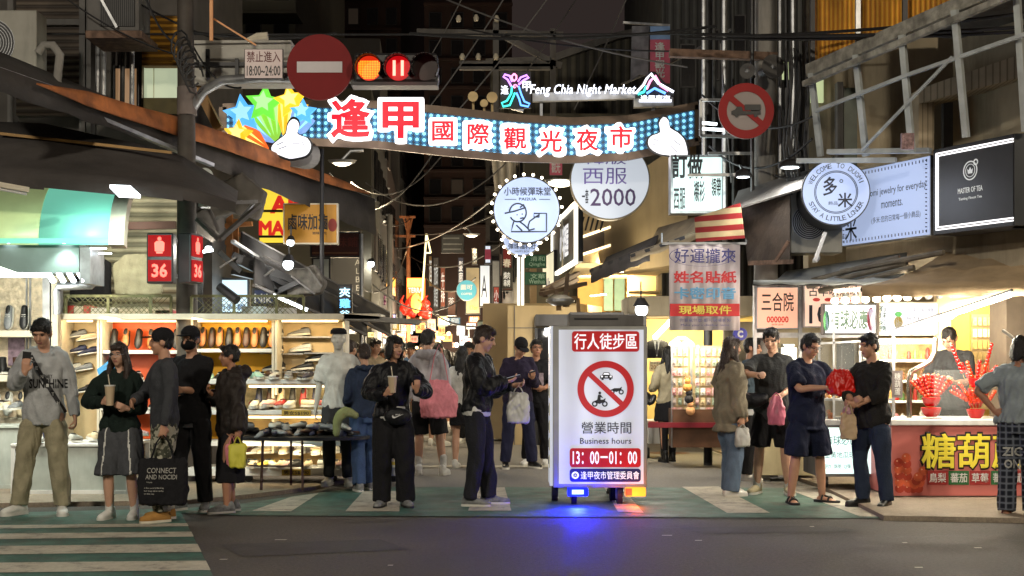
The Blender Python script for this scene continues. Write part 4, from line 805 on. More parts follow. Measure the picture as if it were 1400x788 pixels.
mb=MB();mb.prism([W(132,505,D1-.02),W(150,492,D1-.02),W(158,500,D1-.02),W(156,522,D1-.02),W(140,530,D1-.02)],(0,.03,0));solo(mb,'plastic_bag',mat('blue_film',c(50,140,200),.35,var=.3),'blue plastic bag hanging at the edge of the orange bay','bag',bevel=.01)
t=thing('shoe_rack','long rolling shoe rack with lit shelves ending beside the mannequin','display rack',(X(430,D1-.1),D1,.045));DR=15.3
for yy,xe in((519,541),(561,545),(604,545)):
 mb=MB();mb.pbox(250,yy,xe,yy+6,DR,.5);mb.build('shelf',m_white,t,bevel=.004)
 if yy<600:mb=MB();mb.pbox(340,yy+8,462,yy+11,DR+.08,.03);mb.build('tube_light',g_warm,t)
mb=MB();mb.pbox(255,640,541,651,DR-.02,.56);mb.build('base_board',m_white,t,bevel=.006)
for x in(300,532):mb=MB();mb.pbox(x,519,x+8,640,DR+.42,.05);mb.build('upright_post',m_ivory,t)
for x in(533,):mb=MB();mb.pbox(x,519,x+5,640,DR,.05);mb.build('upright_post',m_ivory,t)
for y0,y1 in((566,592),(620,636)):mb=MB();mb.pbox(300,y0,500,y1,DR+.5,.03);mb.build('back_panel',mat('cream_panel',c(200,165,105),.5,var=.05),t)
mb=MB();mb.pbox(300,526,500,560,DR+.5,.03);mb.build('back_panel',mat('patchy_panel',c(205,190,150),.5,var=.6,scale=9),t)
for x in(316,340,455,520,538):
 mb=MB();w0=W(x,655,DR+.1);w0.z=.045;mb.disc(w0+V((0,0,.045)),.045,.03);mb.cbox(w0+V((0,.015,.10)),.03,.03,.05);mb.build('castor',m_black,t)
def price(px,py,D,w=40,h=9,lab='',s='男女S$190'):
 psign('price_tag',lab,px-w/2,py-h/2,px+w/2,py+h/2,D,.012,mat('yellow_card',c(190,160,70),.6,var=.1),texts=[(s,px,py,w*.86,h*.66,.02,m_ink)],border=.002,frame=m_ivory,cat='price tag')
price(405,565,DR-.02,lab='yellow price card reading 190 on the second rack shelf');price(405,646,DR-.04,lab='yellow price card reading 190 on the rack base board')
shoe_row('sneaker',X(346,DR),X(528,DR),13,DR+.20,Z(518,DR),['mint','navy','black','grey','white','dark brown'],'on the rack\'s top shelf','shoes on the rolling rack',yaw=10,jit=25)
shoe_row('loafer',X(346,DR),X(488,DR),10,DR+.36,Z(560,DR)+.03,['red','black','cream','dark brown','navy'],'upright on the rack\'s second shelf','shoes on the rolling rack',tilt=62,jit=5)
shoe_row('sneaker',X(346,DR),X(470,DR),11,DR+.25,Z(560,DR)+.02,['pale pink','cream','white','red'],'front row, rack\'s second shelf','shoes on the rolling rack',yaw=20,jit=40)
shoe_row('sneaker',X(346,DR),X(528,DR),15,DR+.30,Z(603,DR)+.02,['grey','black','white','pale pink','cream'],'on the rack\'s third shelf','shoes on the rolling rack',yaw=10,jit=40)
shoe_row('sneaker',X(336,DR),X(532,DR),17,DR+.12,Z(640,DR),['cream','yellow','white','cream','black','pale pink'],'on the rack\'s base board','shoes on the rolling rack',yaw=0,jit=50)
shoe_row('sneaker',X(336,DR),X(470,DR),12,DR+.34,Z(622,DR),['cream','white','dark brown','cream'],'back row above the base board','shoes on the rolling rack',yaw=0,jit=50)
DT=14.4;cx=X(398,DT);zt=Z(598,DT)
t=thing('round_table','dark round folding table on thin red-brown legs piled with slippers','table',(cx,DT+.3,.045))
mb=MB();mb.disc((cx,DT+.3,zt-.03),.78,.0,up=V((0,.48,0)).normalized(),ry=.38);
mb=MB();mb.rings([(V((cx,DT+.3,zt-.035)),V((.80,0,0)),V((0,.38,0))),(V((cx,DT+.3,zt)),V((.80,0,0)),V((0,.38,0)))],40);mb.build('table_top',m_dark,t)
for x,y in((-.66,.0),(-.32,-.28),(.12,-.30),(.62,.05),(-.1,.3)):mb=MB();mb.bar((cx+x,DT+.3+y,.045),(cx+x*.95,DT+.3+y*.95,zt-.035),.022);mb.build('leg',m_brownmetal,t)
mb=MB();mb.bar((cx-.66,DT+.3,.30),(cx-.32,DT+.02,.30),.016);mb.bar((cx-.32,DT+.02,.30),(cx+.12,DT,.30),.016);mb.build('cross_rail',m_brownmetal,t)
for i,(rx,ry)in enumerate(sorted((math.cos(a_)*q_,math.sin(a_)*q_)for a_,q_ in[(random.uniform(0,6.28),math.sqrt(random.random()))for _ in range(30)])):
 co_=['grey','black','grey','white','navy','dark brown'][i%6]
 shoe('loafer',co_,(cx+.66*rx,DT+.36+.26*ry,zt+(.0 if i%3 else .06)),(R(random.uniform(-8,8)),R(random.uniform(-12,12)),R(random.uniform(-60,60))),'%s slipper in the heap on the round table, %s from the skirt end'%(co_,ORD[i]),'slippers heaped on the round table',sole='b')
t=thing('rack_header','long cream header board running over the shoe bays','header board',(X(320,D1),D1,Z(437,D1)))
mb=MB();mb.pbox(80,429,520,437,D1-.10,.62);mb.build('board',m_ivory,t,bevel=.006);mb=MB();mb.add([W(470,429,D1-.1),W(572,437,D1-.1),W(568,443,D1-.1),W(470,437.4,D1-.1)]+[p+V((0,.6,0))for p in(W(470,429,D1-.1),W(572,437,D1-.1),W(568,443,D1-.1),W(470,437.4,D1-.1))],[(0,3,2,1),(4,5,6,7),(0,1,5,4),(1,2,6,5),(2,3,7,6),(3,0,4,7)]);mb.build('end_flap',m_conc,t)
m_rail=mat('weathered_rail',c(105,105,70),.6,.3,.4,20)
def rail(label,px0,px1):
 t=thing('mesh_railing',label,'railing',(X((px0+px1)/2,D1),D1-.05,Z(429,D1)));mb=MB();D=D1-.05
 mb.bar(W(px0,405,D),W(px1,405,D),.03);mb.build('top_rail',m_rail,t)
 for k in range(int((px1-px0)/58)+2):
  x=min(px0+58*k,px1)
  mb=MB();mb.bar(W(x,429,D),W(x,405.5,D),.03);mb.build('post',m_rail,t)
 mb=MB();x=px0-24
 while x<px1+24:
  for s_ in(1,-1):
   a,b=(x,x+24)if s_>0 else(x+24,x)
   ya,yb=429.,406.;xa,xb=a,b
   if min(xa,xb)>=px0 and max(xa,xb)<=px1:mb.bar(W(xa,ya,D+.01*s_),W(xb,yb,D+.01*s_),.006)
  x+=7
 mb.build('wire_mesh',m_rail,t)
rail('olive mesh railing above the orange shoe bay',90,234);rail('olive mesh railing above the pegboard bay beyond the signal post',262,415)
for i,(x0,x1,y0,col,lb)in enumerate(((92,100,418,(170,60,50),'red'),(101,113,419,(190,180,160),'cream'),(114,122,418,(175,70,60),'brick red'),(124,158,421,(205,200,190),'white'),(162,232,422,(200,185,160),'cardboard coloured'),(330,360,419,(200,215,225),'pale blue'),(365,400,421,(190,190,190),'light grey'),(212,236,424,(190,60,60),'orange-red'))):
 mb=MB();mb.pbox(x0,y0,x1,429,D1+.1,.3);solo(mb,'shoe_box',mat('card_%d'%i,c(*col),.7,var=.2),'%s shoe box on the header board behind the railing'%lb,'box','boxes on the header board',bevel=.004)
def garment_flat(name,label,pts,D,dep,m,cat='clothing',text=None):
 mb=MB();P_=[W(x,y,D)for x,y in pts];mb.prism(P_,(0,dep,0));me=fuse(mb,.025,2,.012,(12,12,5),len(pts));lo=min(P_,key=lambda p:p.z);me.transform(Matrix.Translation(-V((P_[0].x,D,lo.z))));me.name=name;me.materials.append(m);me.shade_smooth()
 o=bpy.data.objects.new(name,me);COL.objects.link(o);o.location=(P_[0].x,D,lo.z);return tag(o,label,cat)
garment_flat('hanging_shirt','black long-sleeved top hanging behind the drain pipe',[(92,412),(150,412),(150,360),(138,350),(128,346),(118,350),(96,380)],D1+.7,.06,f_blk)
tt=garment_flat('hanging_shirt','big pale beige sweatshirt hanging over the railing behind the pedestrian signal',[(156,404),(222,404),(222,362),(206,350),(196,347),(178,347),(168,350),(154,362)],D1+.62,.07,fabric('pale_beige_fleece',c(160,156,130)))
garment_flat('hanging_shirt','dark jacket hanging on the far side of the signal post',[(258,428),(278,428),(278,372),(268,362),(256,366)],D1+.5,.07,f_cgrey)
mn=person('white mannequin in a white T-shirt standing at the end of the shoe rack',(X(463,15.0),15.0,.045),1.72,0,dict(mat=f_wh,sleeve=.44,hem=.86,loose=.03,name='t_shirt'),dict(kind='trousers',mat=f_cgrey),snk,hair=('none','k'),vox=.011,seed=31,cat='mannequin')
mn.root.name='mannequin';mn.body.data.materials.clear()
for _ in range(4):mn.body.data.materials.append(mat('mannequin_plastic',c(190,188,180),.4,var=.04))
cbm=MB();cbm.rings([(mn.hd((0,.01,z)),V((r,0,0)),V((0,r*1.1,0)))for z,r in((.06,.092),(.10,.088),(.125,.06))],16);cbm.build('cap',f_blk,mn.root,smooth=True)
DF=14.2
t=thing('shop_fascia','curved turquoise shop fascia with painted-in lamplight above the cream shoe wall','fascia',(X(70,DF),DF,Z(345,DF)))
m_turq=mat('lamplit_turquoise_panel',c(120,205,185),.4,var=.06,emit=.5,ecol=c(130,225,195));m_turq2=mat('lamplit_pale_green_panel',c(185,205,150),.4,var=.08,emit=.22,ecol=c(200,215,150));xa=X(-140,DF);mb=MB();pf=[]  # panel emission stands in for lamplight falling on the fascia
for k in range(10):
 a=R(90*k/9);pf.append((DF+1.0-math.sin(a)*1.0+.0,Z(335,DF)+(1-math.cos(a))*.0+(Z(232,DF)-Z(335,DF))*(1-math.sin(math.pi/2-a)*0)*0))
pf=[(DF+.75*(1-math.cos(R(90*k/10))),Z(335,DF)+(Z(235,DF)-Z(335,DF))*math.sin(R(90*k/10)))for k in range(11)]
for(x0,x1)in((-140,52.5),(53.3,148)):
 mb=MB();x0=X(x0,DF);x1=X(x1,DF);vs=[]
 for y,z in pf:vs+=[V((x0,y,z)),V((x1,y,z))]
 mb.add(vs,[(2*k,2*k+1,2*k+3,2*k+2)for k in range(10)]);mb.build('curved_panel',m_turq2 if x0<X(0,DF)else m_turq,t,smooth=2,thick=.02)
mb=MB();x1=X(149,DF)
for(y0,z0),(y1,z1)in zip(pf,pf[1:]):mb.hull([(x1,y0-.02,z0),(x1+.16,y0-.02,z0),(x1+.16,y0+.1,z0-.03),(x1,y0+.1,z0-.03),(x1,y1-.02,z1),(x1+.16,y1-.02,z1),(x1+.16,y1+.1,z1-.03),(x1,y1+.1,z1-.03)])
mb.build('end_rim',m_ivory,t)
mb=MB();mb.pbox(-140,326,150,333,DF-.01,.04);mb.build('lower_strip',m_turq,t)
mb=MB();mb.pbox(-140,333,108,373,DF+.06,.6);mb.build('soffit_band',mat('grey_soffit',c(120,135,130),.4,var=.1),t)
mb=MB();mb.pbox(109,338,123,388,DF+.05,.5);mb.build('end_column',m_steel,t)
for x in(12,88):mb=MB();mb.disc((X(x,DF),DF+.03,Z(333.5,DF)),.07,.01,rt=V((1,0,0)),up=V((0,-.6,0)).normalized(),ry=.04);mb.build('downlight',g_cool,t)
mb=MB();mb.pbox(-140,373,64,379,DF+.1,.08);mb.build('tube_light',g_cool,t)
for k in range(4):mb=MB();a=W(66+k*14,373,DF+.12);mb.bar(a,a+V((.075,-.06,-.10)),.045,.03);mb.build('tube_light',g_cool,t)
for x in(130,):mb=MB();mb.disc((X(x,DF),DF+.1,Z(338,DF)),.09,.01,up=V((0,1,0)),ry=.06);mb.disc((X(x+2,DF),DF+.3,Z(343,DF)),.07,.01,up=V((0,1,0)),ry=.05);mb.build('downlight',g_cool,t)
lamp('shelf_light',W(20,392,DF-.1),60,(1,.97,.80),.3,'AREA',target=W(20,560,15.3),sx=2)
for x in(88,):lamp('fascia_light',W(x,336,DF-.05),14,(.85,1,.92),.05,'SPOT',target=W(x,400,DF+.1),spot=100)
mb=MB();mb.tube([W(78,430,14.6),W(78,398,14.6),W(80,392,14.6),W(125,390,14.6),W(130,386,14.6),W(130,350,14.6)],.045,10);solo(mb,'drain_pipe',m_steel,'grey drain pipe bending round above the narrow shoe bay','pipe',smooth=True)
mb=MB();D=16.6;mb.box(X(60,D),D,.045,X(262,D),D+.1,Z(262,D));solo(mb,'shutter_wall',striped('cream_corrugated',c(150,148,125),c(205,200,170),'Z',2.6,bump=.8),'pale corrugated wall behind the hanging sweatshirt','wall')
mb=MB();mb.bar(W(140,310,16.4),W(240,308,16.4),.09);solo(mb,'pipe',m_brownmetal,'thick brown pipe crossing the corrugated wall','pipe')
lamp('rail_light',W(150,330,15.6),8,(1,.90,.74),.2,'AREA',target=W(180,400,16.4),sx=1.6)
for x,w_ in((108,.3),(197,.9),(318,.9),(424,.7)):lamp('bay_light',W(x,438.5,D1-.05),9*w_,(1,.72,.38),w_,'AREA',target=W(x,520,D1+.5),sx=.1)
for yy in(528,569):lamp('shelf_light',W(400,yy+3,DR+.10),4,(1,.78,.42),1.2,'AREA',target=W(400,yy+60,DR+.4),sx=.06)
lamp('shelf_light',W(400,612,DR-.05),5,(1,.82,.5),1.4,'AREA',target=W(400,650,DR+.4),sx=.06)
lamp('table_light',W(90,470,13.6),0.1,(1,.9,.7),.2)
m_ug=mat('grey_cladding',c(78,74,70),.8,var=.3,scale=3,dirt=.6)
t=thing('shop_building','old grey building with a roller shutter above the dark awnings','building',(X(60,17.2),17.2,0))
mb=MB();mb.box(-9,17.2,0,X(290,17.2),18.4,Z(262,17.2));mb.box(-9,17.2,Z(262,17.2)+.003,X(250,17.2),21,9);mb.build('wall',m_ug,t)
mb=MB();mb.pbox(18,-60,108,158,17.1,.08);mb.build('roller_shutter',striped('grey_shutter',c(62,54,48),c(92,82,72),'Z',3.6,bump=.6),t)
for x0,x1 in((10,18),(108,116),(118,124)):mb=MB();mb.pbox(x0,-60,x1,200,17.0,.18);mb.build('shutter_guide',m_grime,t)
mb=MB();mb.pbox(18,26,108,34,17.02,.07);mb.build('shutter_rail',m_grime,t)
w_=MB();w_.pbox(155,90,190,150,17.12,.06);fr=w_.build('window',m_dark,t);mb=MB();mb.pbox(158,94,186,146,17.10,.03);mb.build('pane',glow('dim_warm_window',(.35,.20,.10),.5),fr)
w_=MB();w_.pbox(194,90,248,138,17.12,.06);fr=w_.build('window',m_ivory,t);mb=MB();mb.pbox(197,93,209,135,17.10,.03);mb.pbox(211,93,246,135,17.10,.03);mb.build('pane',glow('lit_green_window',(.55,.62,.42),.55),fr)
mb=MB();mb.pbox(193,134,252,156,17.0,.2);mb.build('balcony_slab',mat('olive_board',c(88,80,48),.8,dirt=.4),t)
mb=MB();mb.pbox(194,22,246,90,16.95,.15);mb.build('corrugated_sheet',striped('ochre_corrugated',c(130,92,28),c(205,150,50),'Z',4.2,bump=.7),t)
for x in(134,142,168,181):mb=MB();mb.tube([W(x,50,16.7),W(x-1,150,16.7)],.03,8);mb.build('pipe',m_steel if x!=168 else m_black,t,smooth=True)
def aircon(label,px0,py0,px1,py1,D,dep):
 a=W(px0,py1,D);b=W(px1,py0,D);t=thing('air_conditioner',label,'air conditioner',((a.x+b.x)/2,D,a.z));mb=MB();mb.box(a.x,D,a.z,b.x,D+dep,b.z);mb.build('casing',mat('aged_white_metal',c(140,138,128),.5,var=.1,dirt=.4),t,bevel=.012)
 r=min(b.z-a.z,(b.x-a.x)*.8)*.42;cc=V((a.x+(b.x-a.x)*.36,D-.006,(a.z+b.z)/2));mb=MB();mb.disc(cc,r,.004);mb.build('fan_recess',m_dark,t)
 mb=MB()
 for k in range(9):mb.ring(cc+V((0,-.006,0)),r*(k+1)/9-.004,r*(k+1)/9+.002,.004,28)
 mb.build('grille',m_steel,t);return t
aircon('beige air conditioner unit mounted at the left edge above the awning',-48,14,50,104,15.6,.35)
t=thing('air_conditioner','large window air conditioner with a dark grille on a bracket','air conditioner',W(155,50,15.9));mb=MB();mb.pbox(119,-30,190,42,15.9,.5);mb.build('casing',m_grime,t,bevel=.01);mb=MB();mb.pbox(137,-30,184,36,15.88,.02);mb.build('grille',striped('fine_grille',(.01,.01,.01),(.09,.09,.09),'X',14.),t);mb=MB();mb.pbox(117,42,194,52,15.7,.7);mb.build('bracket',m_rust,t);mb=MB();mb.bar(W(139,0,15.85),W(160,38,15.85),.03);mb.build('brace',m_steel,t)
mb=MB();mb.tube([W(52,73,15.6),W(60,62,15.6),W(72,62,15.6),W(82,75,15.6),W(78,112,15.6)],.05,10);solo(mb,'insulated_pipe',m_conc,'pale lagged pipe looping out of the air conditioner','pipe',smooth=True)
m_aw=mat('charcoal_awning_cloth',c(66,62,60),.9,var=.35,scale=2,bump=.9,bscale=7,dirt=.5);m_awo=mat('painted_lamplight_cloth',c(172,104,56),.8,var=.6,scale=3.5,dirt=.6)  # the orange tone is street lamp light put into the cloth colour
t=thing('awning','long charcoal awning with painted orange lamplight running from the left edge to the street','awning',(-3.5,16,3.4))
def aw(name,q,m,th=.02):mb=MB();mb.sheet(q);return mb.build(name,m,t,thick=th)
N0=W(-60,72,12.6);N1=W(512,272,20.5);
B0=W(-60,84,12.9)+V((-.5,1.2,.55));B1=N1+V((-1.2,1.3,.45))
def lerp3(a,b,k):return a+(b-a)*k
for k in range(8):
 a0=lerp3(N0,N1,k/8);a1=lerp3(N0,N1,(k+1)/8);b0=lerp3(B0,B1,k/8);b1=lerp3(B0,B1,(k+1)/8)
mb=MB();vs=[];nn=28
for k in range(nn+1):
 a=lerp3(N0,N1,k/nn);b=lerp3(B0,B1,k/nn)
 for j in range(7):q=lerp3(a,b,j/6);q.z-=.16*math.sin(math.pi*j/6)+.05*math.sin(k*1.3)*math.sin(math.pi*j/6);vs.append(q)
mb.add(vs,[(k*7+j,(k+1)*7+j,(k+1)*7+j+1,k*7+j+1)for k in range(nn)for j in range(6)]);mb.build('canopy',m_aw,t,smooth=2,thick=.015)
mb=MB();vs=[];st=[(50,114,116),(84,119,134),(120,126,150),(160,137,165),(198,148,178),(240,160,191),(280,172,204),(315,184,215),(350,198,226),(390,214,238),(430,232,250),(470,248,260),(505,263,268)]
for k,(x,y0,y1)in enumerate(st):
 D_=1/(1/12.6+(x+60)/572*(1/20.5-1/12.6))-.16
 for j in range(4):vs.append(W(x,y0+(y1-y0)*.78*j/3+.8*math.sin(k*2.2+j),D_-.02*j+.03*math.sin(k*1.7+j*2)))
mb.add(vs,[(4*k+j,4*k+4+j,4*k+5+j,4*k+1+j)for k in range(len(st)-1)for j in range(3)]);mb.build('lamplight_strip',m_awo,t,smooth=2,thick=.01)  # separate orange sheet paints the lamplit top of the charcoal awning
mb=MB();vs=[]
for k in range(29):
 a=lerp3(N0,N1,k/28);dr=.25+.30*max(0,(k-10)/18)+.015*math.sin(k*2.3);vs+=[a+V((0,-.02,0)),a+V((.03,-.03+.03*math.sin(k*1.7),-dr))]
mb.add(vs,[(2*k,2*k+2,2*k+3,2*k+1)for k in range(28)]);mb.build('valance',m_aw,t,smooth=2,thick=.012)
mb=MB();mb.bar(N0+V((0,.05,-.02)),N1+V((0,.05,-.02)),.05);mb.build('front_bar',m_steel,t)
mb=MB();mb.bar(W(0,105,13.3),W(290,226,16.2),.07,.04);mb.build('arm_rail',m_steel,t)
t=thing('awning','black awning hanging low over the turquoise fascia','awning',W(150,280,13.9))
mb=MB();vs=[]
pt=[(-80,165,14.9),(60,170,15),(180,196,15),(250,215,15.1),(325,262,15.4)];pb=[(-80,238,13.7),(60,246,13.7),(180,255,13.8),(250,262,13.9),(322,278,14.2)]
for(a,b,d),(e,f,g)in zip(pt,pb):
 A_=W(a,b,d);B_=W(e,f,g)
 for j in range(5):q=lerp3(A_,B_,j/4);q.z-=.05*math.sin(math.pi*j/4);vs.append(q)
mb.add(vs,[(k*5+j,k*5+5+j,k*5+6+j,k*5+j+1)for k in range(4)for j in range(4)]);mb.build('canopy',m_aw,t,smooth=2,thick=.02)
mb=MB()
for(a,b,d),(e,f,g)in zip(pb,pb[1:]):p_=W(a,b,d);q_=W(e,f,g);mb.sheet([p_,q_,q_+V((0,0,-.10)),p_+V((0,0,-.08))])
mb.build('valance',m_aw,t,thick=.012)
mb=MB();mb.bar(W(0,183,14.6),W(235,209,14.7),.03);mb.build('edge_bar',mat('gold_bar',c(120,92,50),.5,.5),t)
mb=MB();mb.hull([W(150,257,13.6),W(178,258,13.6),W(192,271,13.2),W(163,270,13.2)]+[p+V((0,0,.03))for p in(W(150,257,13.6),W(178,258,13.6),W(192,271,13.2),W(163,270,13.2))]);fl=solo(mb,'flood_lamp',g_cool,'bright cool flood lamp under the black awning','lamp');lamp('flood_light',W(172,275,13.4),120,(.75,1,.92),.2,'SPOT',target=W(110,600,14.6),spot=140)
t=thing('tube_light_fitting','unlit tube light fitting under the awning at the left edge','lamp',W(10,262,13.5));mb=MB();mb.bar(W(-40,246,13.2),W(38,260,13.6),.07,.05);mb.build('housing',m_ivory,t);mb=MB();mb.tube([W(-40,251,13.2),W(36,265,13.6)],.018,8);mb.build('tube',m_white,t)
t=thing('blank_board','blank grey metal board carried on a frame behind the no-entry sign','board',W(330,115,16.4));mb=MB();mb.pbox(262,55,398,115,16.4,.3);mb.build('panel',mat('pale_metal_sheet',c(170,168,160),.6,var=.15,dirt=.5),t,bevel=.006)
mb=MB();mb.pbox(262,85,398,90,16.33,.06);mb.pbox(281,67,286,106,16.3,.05);mb.pbox(321,80,326,108,16.3,.05);mb.build('clamp',m_dark,t)
mb=MB();mb.bar(W(270,118,16.6),W(300,178,16.6),.18,.1);mb.build('brace',mat('ochre_steel',c(150,110,55),.6),t)
t=thing('signal_mast','dark utility pole with the curved arm that carries the signal and the no-entry sign','signal mast',(X(256,15.6),15.6,.045))
mb=MB();mb.tube([(X(256,15.6),15.6,.045),(X(255,15.6),15.6,4),(X(253,15.6),15.6,6)],[.14,.10,.09],14);mb.build('pole',mat('tarred_pole',c(70,64,58),.7,var=.5,scale=5,dirt=.3),t,smooth=True)
mb=MB();mb.tube([W(262,150,15.6),W(278,125,15.5),W(305,110,15.4),W(360,106,15.3),W(480,108,15.25),W(600,110,15.25)],.055,10);mb.build('arm',m_steel,t,smooth=True)
mb=MB();mb.tube([(X(256,15.6),15.59,Z(158,15.6)),(X(256,15.6),15.59,Z(120,15.6))],.112,12);mb.build('wrap',mat('pale_wrap',c(120,110,105),.8,dirt=.5),t,smooth=True)
DS=15.1
t=thing('no_entry_sign','big round dark red no-entry sign with a pale bar beside the traffic signal','sign',W(437,136,DS));mb=MB();mb.disc(W(437,92,DS),45*DS/F,.04,56);mb.build('disc',mat('no_entry_red',c(118,10,14),.75,var=.05),t);mb=MB();p=W(437,92,DS);mb.cbox(p+V((0,-.004,0)),62*DS/F,.006,15*DS/F);mb.build('bar',mat('reflective_pale',c(175,170,172),.4,var=.05),t)
psign('time_sign','small white plate reading no entry 18:00 to 24:00 on the signal arm',334,67,387,108,DS,.03,mat('pinkish_white_plate',c(195,175,172),.4,var=.05),texts=[('禁止進入',360.5,78,46,15,.015,mat('maroon_ink',c(95,30,30),.5)),('18:00~24:00',360.5,97,46,14,.02,m_ink)],border=.008)
t=thing('traffic_signal','horizontal traffic signal showing a speckled amber lamp and a red 11','traffic signal',W(542,110,DS));mb=MB();mb.pbox(484,72,598,112,DS+.06,.22);mb.build('housing',m_black,t,bevel=.03)
mb=MB();mb.pbox(480,112,598,117,DS-.1,.25);mb.build('lower_rail',m_dark,t)
for i,x in enumerate((504,544,581)):
 mb=MB();pc=W(x,92,DS);n=20;r=18.5*DS/F
 for k in range(n-6):
  a0=R(-36+252*k/(n-6));a1=R(-36+252*(k+1)/(n-6));P0=V((math.cos(a0),0,math.sin(a0)))*r;P1=V((math.cos(a1),0,math.sin(a1)))*r;mb.sheet([pc+P0+V((0,.06,0)),pc+P1+V((0,.06,0)),pc+P1+V((0,-.16,-.02)),pc+P0+V((0,-.16,-.02))])
 mb.build('visor',m_black,t,thick=.008,smooth=2)
 mb=MB();mb.disc(pc+V((0,.055,0)),r*.92,.01);mb.build('lens',[glow('amber_lens',(.55,.02,.005),1.0),glow('red_lens',(.45,.003,.006),.8),mat('unlit_lens',c(46,34,32),.3)][i],t)
 if i==0:
  mb=MB()
  for a in range(-7,8):
   for b in range(-7,8):
    if a*a+b*b<46 and b<5:mb.disc(pc+V((a*.0185,.048,b*.0185)),.0085,n=6)
  mb.build('amber_dots',glow('amber_led',(1,.36,.02),1.3),t)
 if i==1:mb=MB();mb.cbox(pc+V((-.045,.045,0)),.032,.004,.17);mb.cbox(pc+V((.045,.045,0)),.032,.004,.17);mb.build('digit',glow('red_led',(1,.22,.16),3),t)
lamp('red_signal_glow',W(544,92,DS-.5),1.5,(1,.05,.05),.12)
def pedsig(label,cc,yaw,w=.29,h=.55):
 t=thing('pedestrian_signal',label,'pedestrian signal',cc-V((0,0,h/2)),R(yaw));rt=Matrix.Rotation(R(yaw),3,'Z')@V((1,0,0));up=V((0,0,1));n=rt.cross(up);M=Matrix((rt,-n,up)).transposed()
 mb=MB();mb.cbox(cc,w,.16,h,M);mb.build('housing',m_black,t,bevel=.015)
 for s_ in(1,-1):mb=MB();mb.cbox(cc+n*.085+up*s_*h*.245,w*.86,.01,h*.42,M);mb.build('lens',mat('red_matrix',(.02,0,0),.95,var=0,emit=.55,ecol=(.62,.0,.004),sample=False),t)
 mb=MB();b=cc+n*.093+up*h*.245;rd=glow('red_figure',(1,.10,.07),2.2);mb.disc(b+up*.075,.022,rt=rt,up=up,n=14);mb.sheet([b+rt*a+up*z for a,z in((-.05,-.06),(.05,-.06),(.055,.03),(.03,.052),(-.03,.052),(-.055,.03))]);mb.sheet([b+rt*a+up*z for a,z in((-.035,-.085),(.035,-.085),(.035,-.062),(-.035,-.062))]);mb.build('standing_figure',rd,t)
 mb=MB();mb.text('36',cc+n*.093-up*h*.245,.17,.15,rt,up,bold=.05);mb.build('digits',rd,t);return t
DP=14.9
pedsig('pedestrian signal facing the crossing showing a red standing figure and 36',W(221,354,DP),0);pedsig('second pedestrian signal turned aside on the same post, its red lens seen edge-on',W(252,354,DP+.12)+V((.06,.02,0)),76)
mb=MB();mb.bar(W(232,330,15.1),W(256,330,15.5),.05);mb.bar(W(232,378,15.1),W(256,378,15.5),.05);solo(mb,'signal_bracket',m_dark,'pair of dark brackets holding the pedestrian signals to the pole','bracket')
lamp('pedestrian_signal_glow',W(221,354,DP-.35),.8,(1,.06,.05),.1)
lamp('signal_side_glow',W(258,395,DP-.1),.6,(1,.06,.05),.1)
def clutter(name,label,segs,w,m,cat='frame',tube=False):
 mb=MB()
 for s_ in segs:
  a=W(*s_[:3]);b=W(*s_[3:6]);(mb.tube([a,b],w/2,7)if tube else mb.bar(a,b,w,w*.7))
 return solo(mb,name,m,label,cat)
clutter('folding_strut','pair of folded grey awning arms beside the signal pole',[(270,300,15.5,300,328,15.3),(300,328,15.3,355,280,16),(290,278,15.6,350,276,16.4)],.06,m_grime)
clutter('folding_strut','second set of steel awning arms under the charcoal awning',[(330,300,16.6,360,262,17),(318,330,16.4,352,352,17.4),(300,280,16.6,330,276,16.8)],.05,m_steel)
clutter('scaffold','bundle of rusty orange scaffold tubes behind the awning arms',[(304,292,18,304,352,18),(314,285,18,314,356,18),(322,300,18.2,322,350,18.2),(298,310,18,345,306,18),(298,330,18,340,338,18),(330,320,18,362,350,18.6)],.08,mat('orange_rust',c(150,95,45),.7,var=.4),'scaffold')
garment_flat('folded_canopy','bundled grey canopy cloth hanging under the charcoal awning',[(276,262),(330,236),(362,262),(352,300),(318,290),(290,300)],16.8,.25,mat('grey_canvas',c(70,65,59),.8,var=.25,dirt=.3),'canopy')
garment_flat('folded_canopy','small bundle of grey canopy cloth beside the signal head',[(262,290),(284,282),(300,318),(290,332),(266,320)],15.9,.12,mat('grey_canvas',(0,0,0)),'canopy')
t=thing('junction_box','pale metal box fixed to the pole above the pedestrian signal','junction box',W(278,284,15.4));mb=MB();mb.pbox(271,258,284,283,15.3,.15);mb.build('casing',m_palew,t,bevel=.008);mb=MB();mb.disc(W(280,240,15.32),.085,.04);mb.build('dial',m_palew,t)
for i,(x0,y0,x1,y1,D,lb)in enumerate(((330,318,566,434,17.6,'upper'),(348,352,520,432,16.9,'lower'))):
 t=thing('market_awning','%s narrow charcoal awning sloping down towards the blue lit sign'%lb,'awning',W(x0,y1,D));mb=MB();a=W(x0,y0,D);b=W(x1-(34 if i==0 else 20),y1-6,D+3.5)
 vs=[]
 for k in range(13):
  q=lerp3(a,b,k/12);vs+=[q+V((0,0,.0)),q+V((.05,-.3,-.34+.03*math.sin(k*2)))]
 mb.add(vs,[(2*k,2*k+2,2*k+3,2*k+1)for k in range(12)]);mb.build('cloth',mat('black_awning_cloth',c(42,40,40),.85,dirt=.3),t,thick=.02,smooth=2);mb=MB();mb.bar(a+V((.05,-.32,-.36)),b+V((.05,-.32,-.36)),.035);mb.bar(a,b,.03);mb.build('edge_bar',m_grime,t)
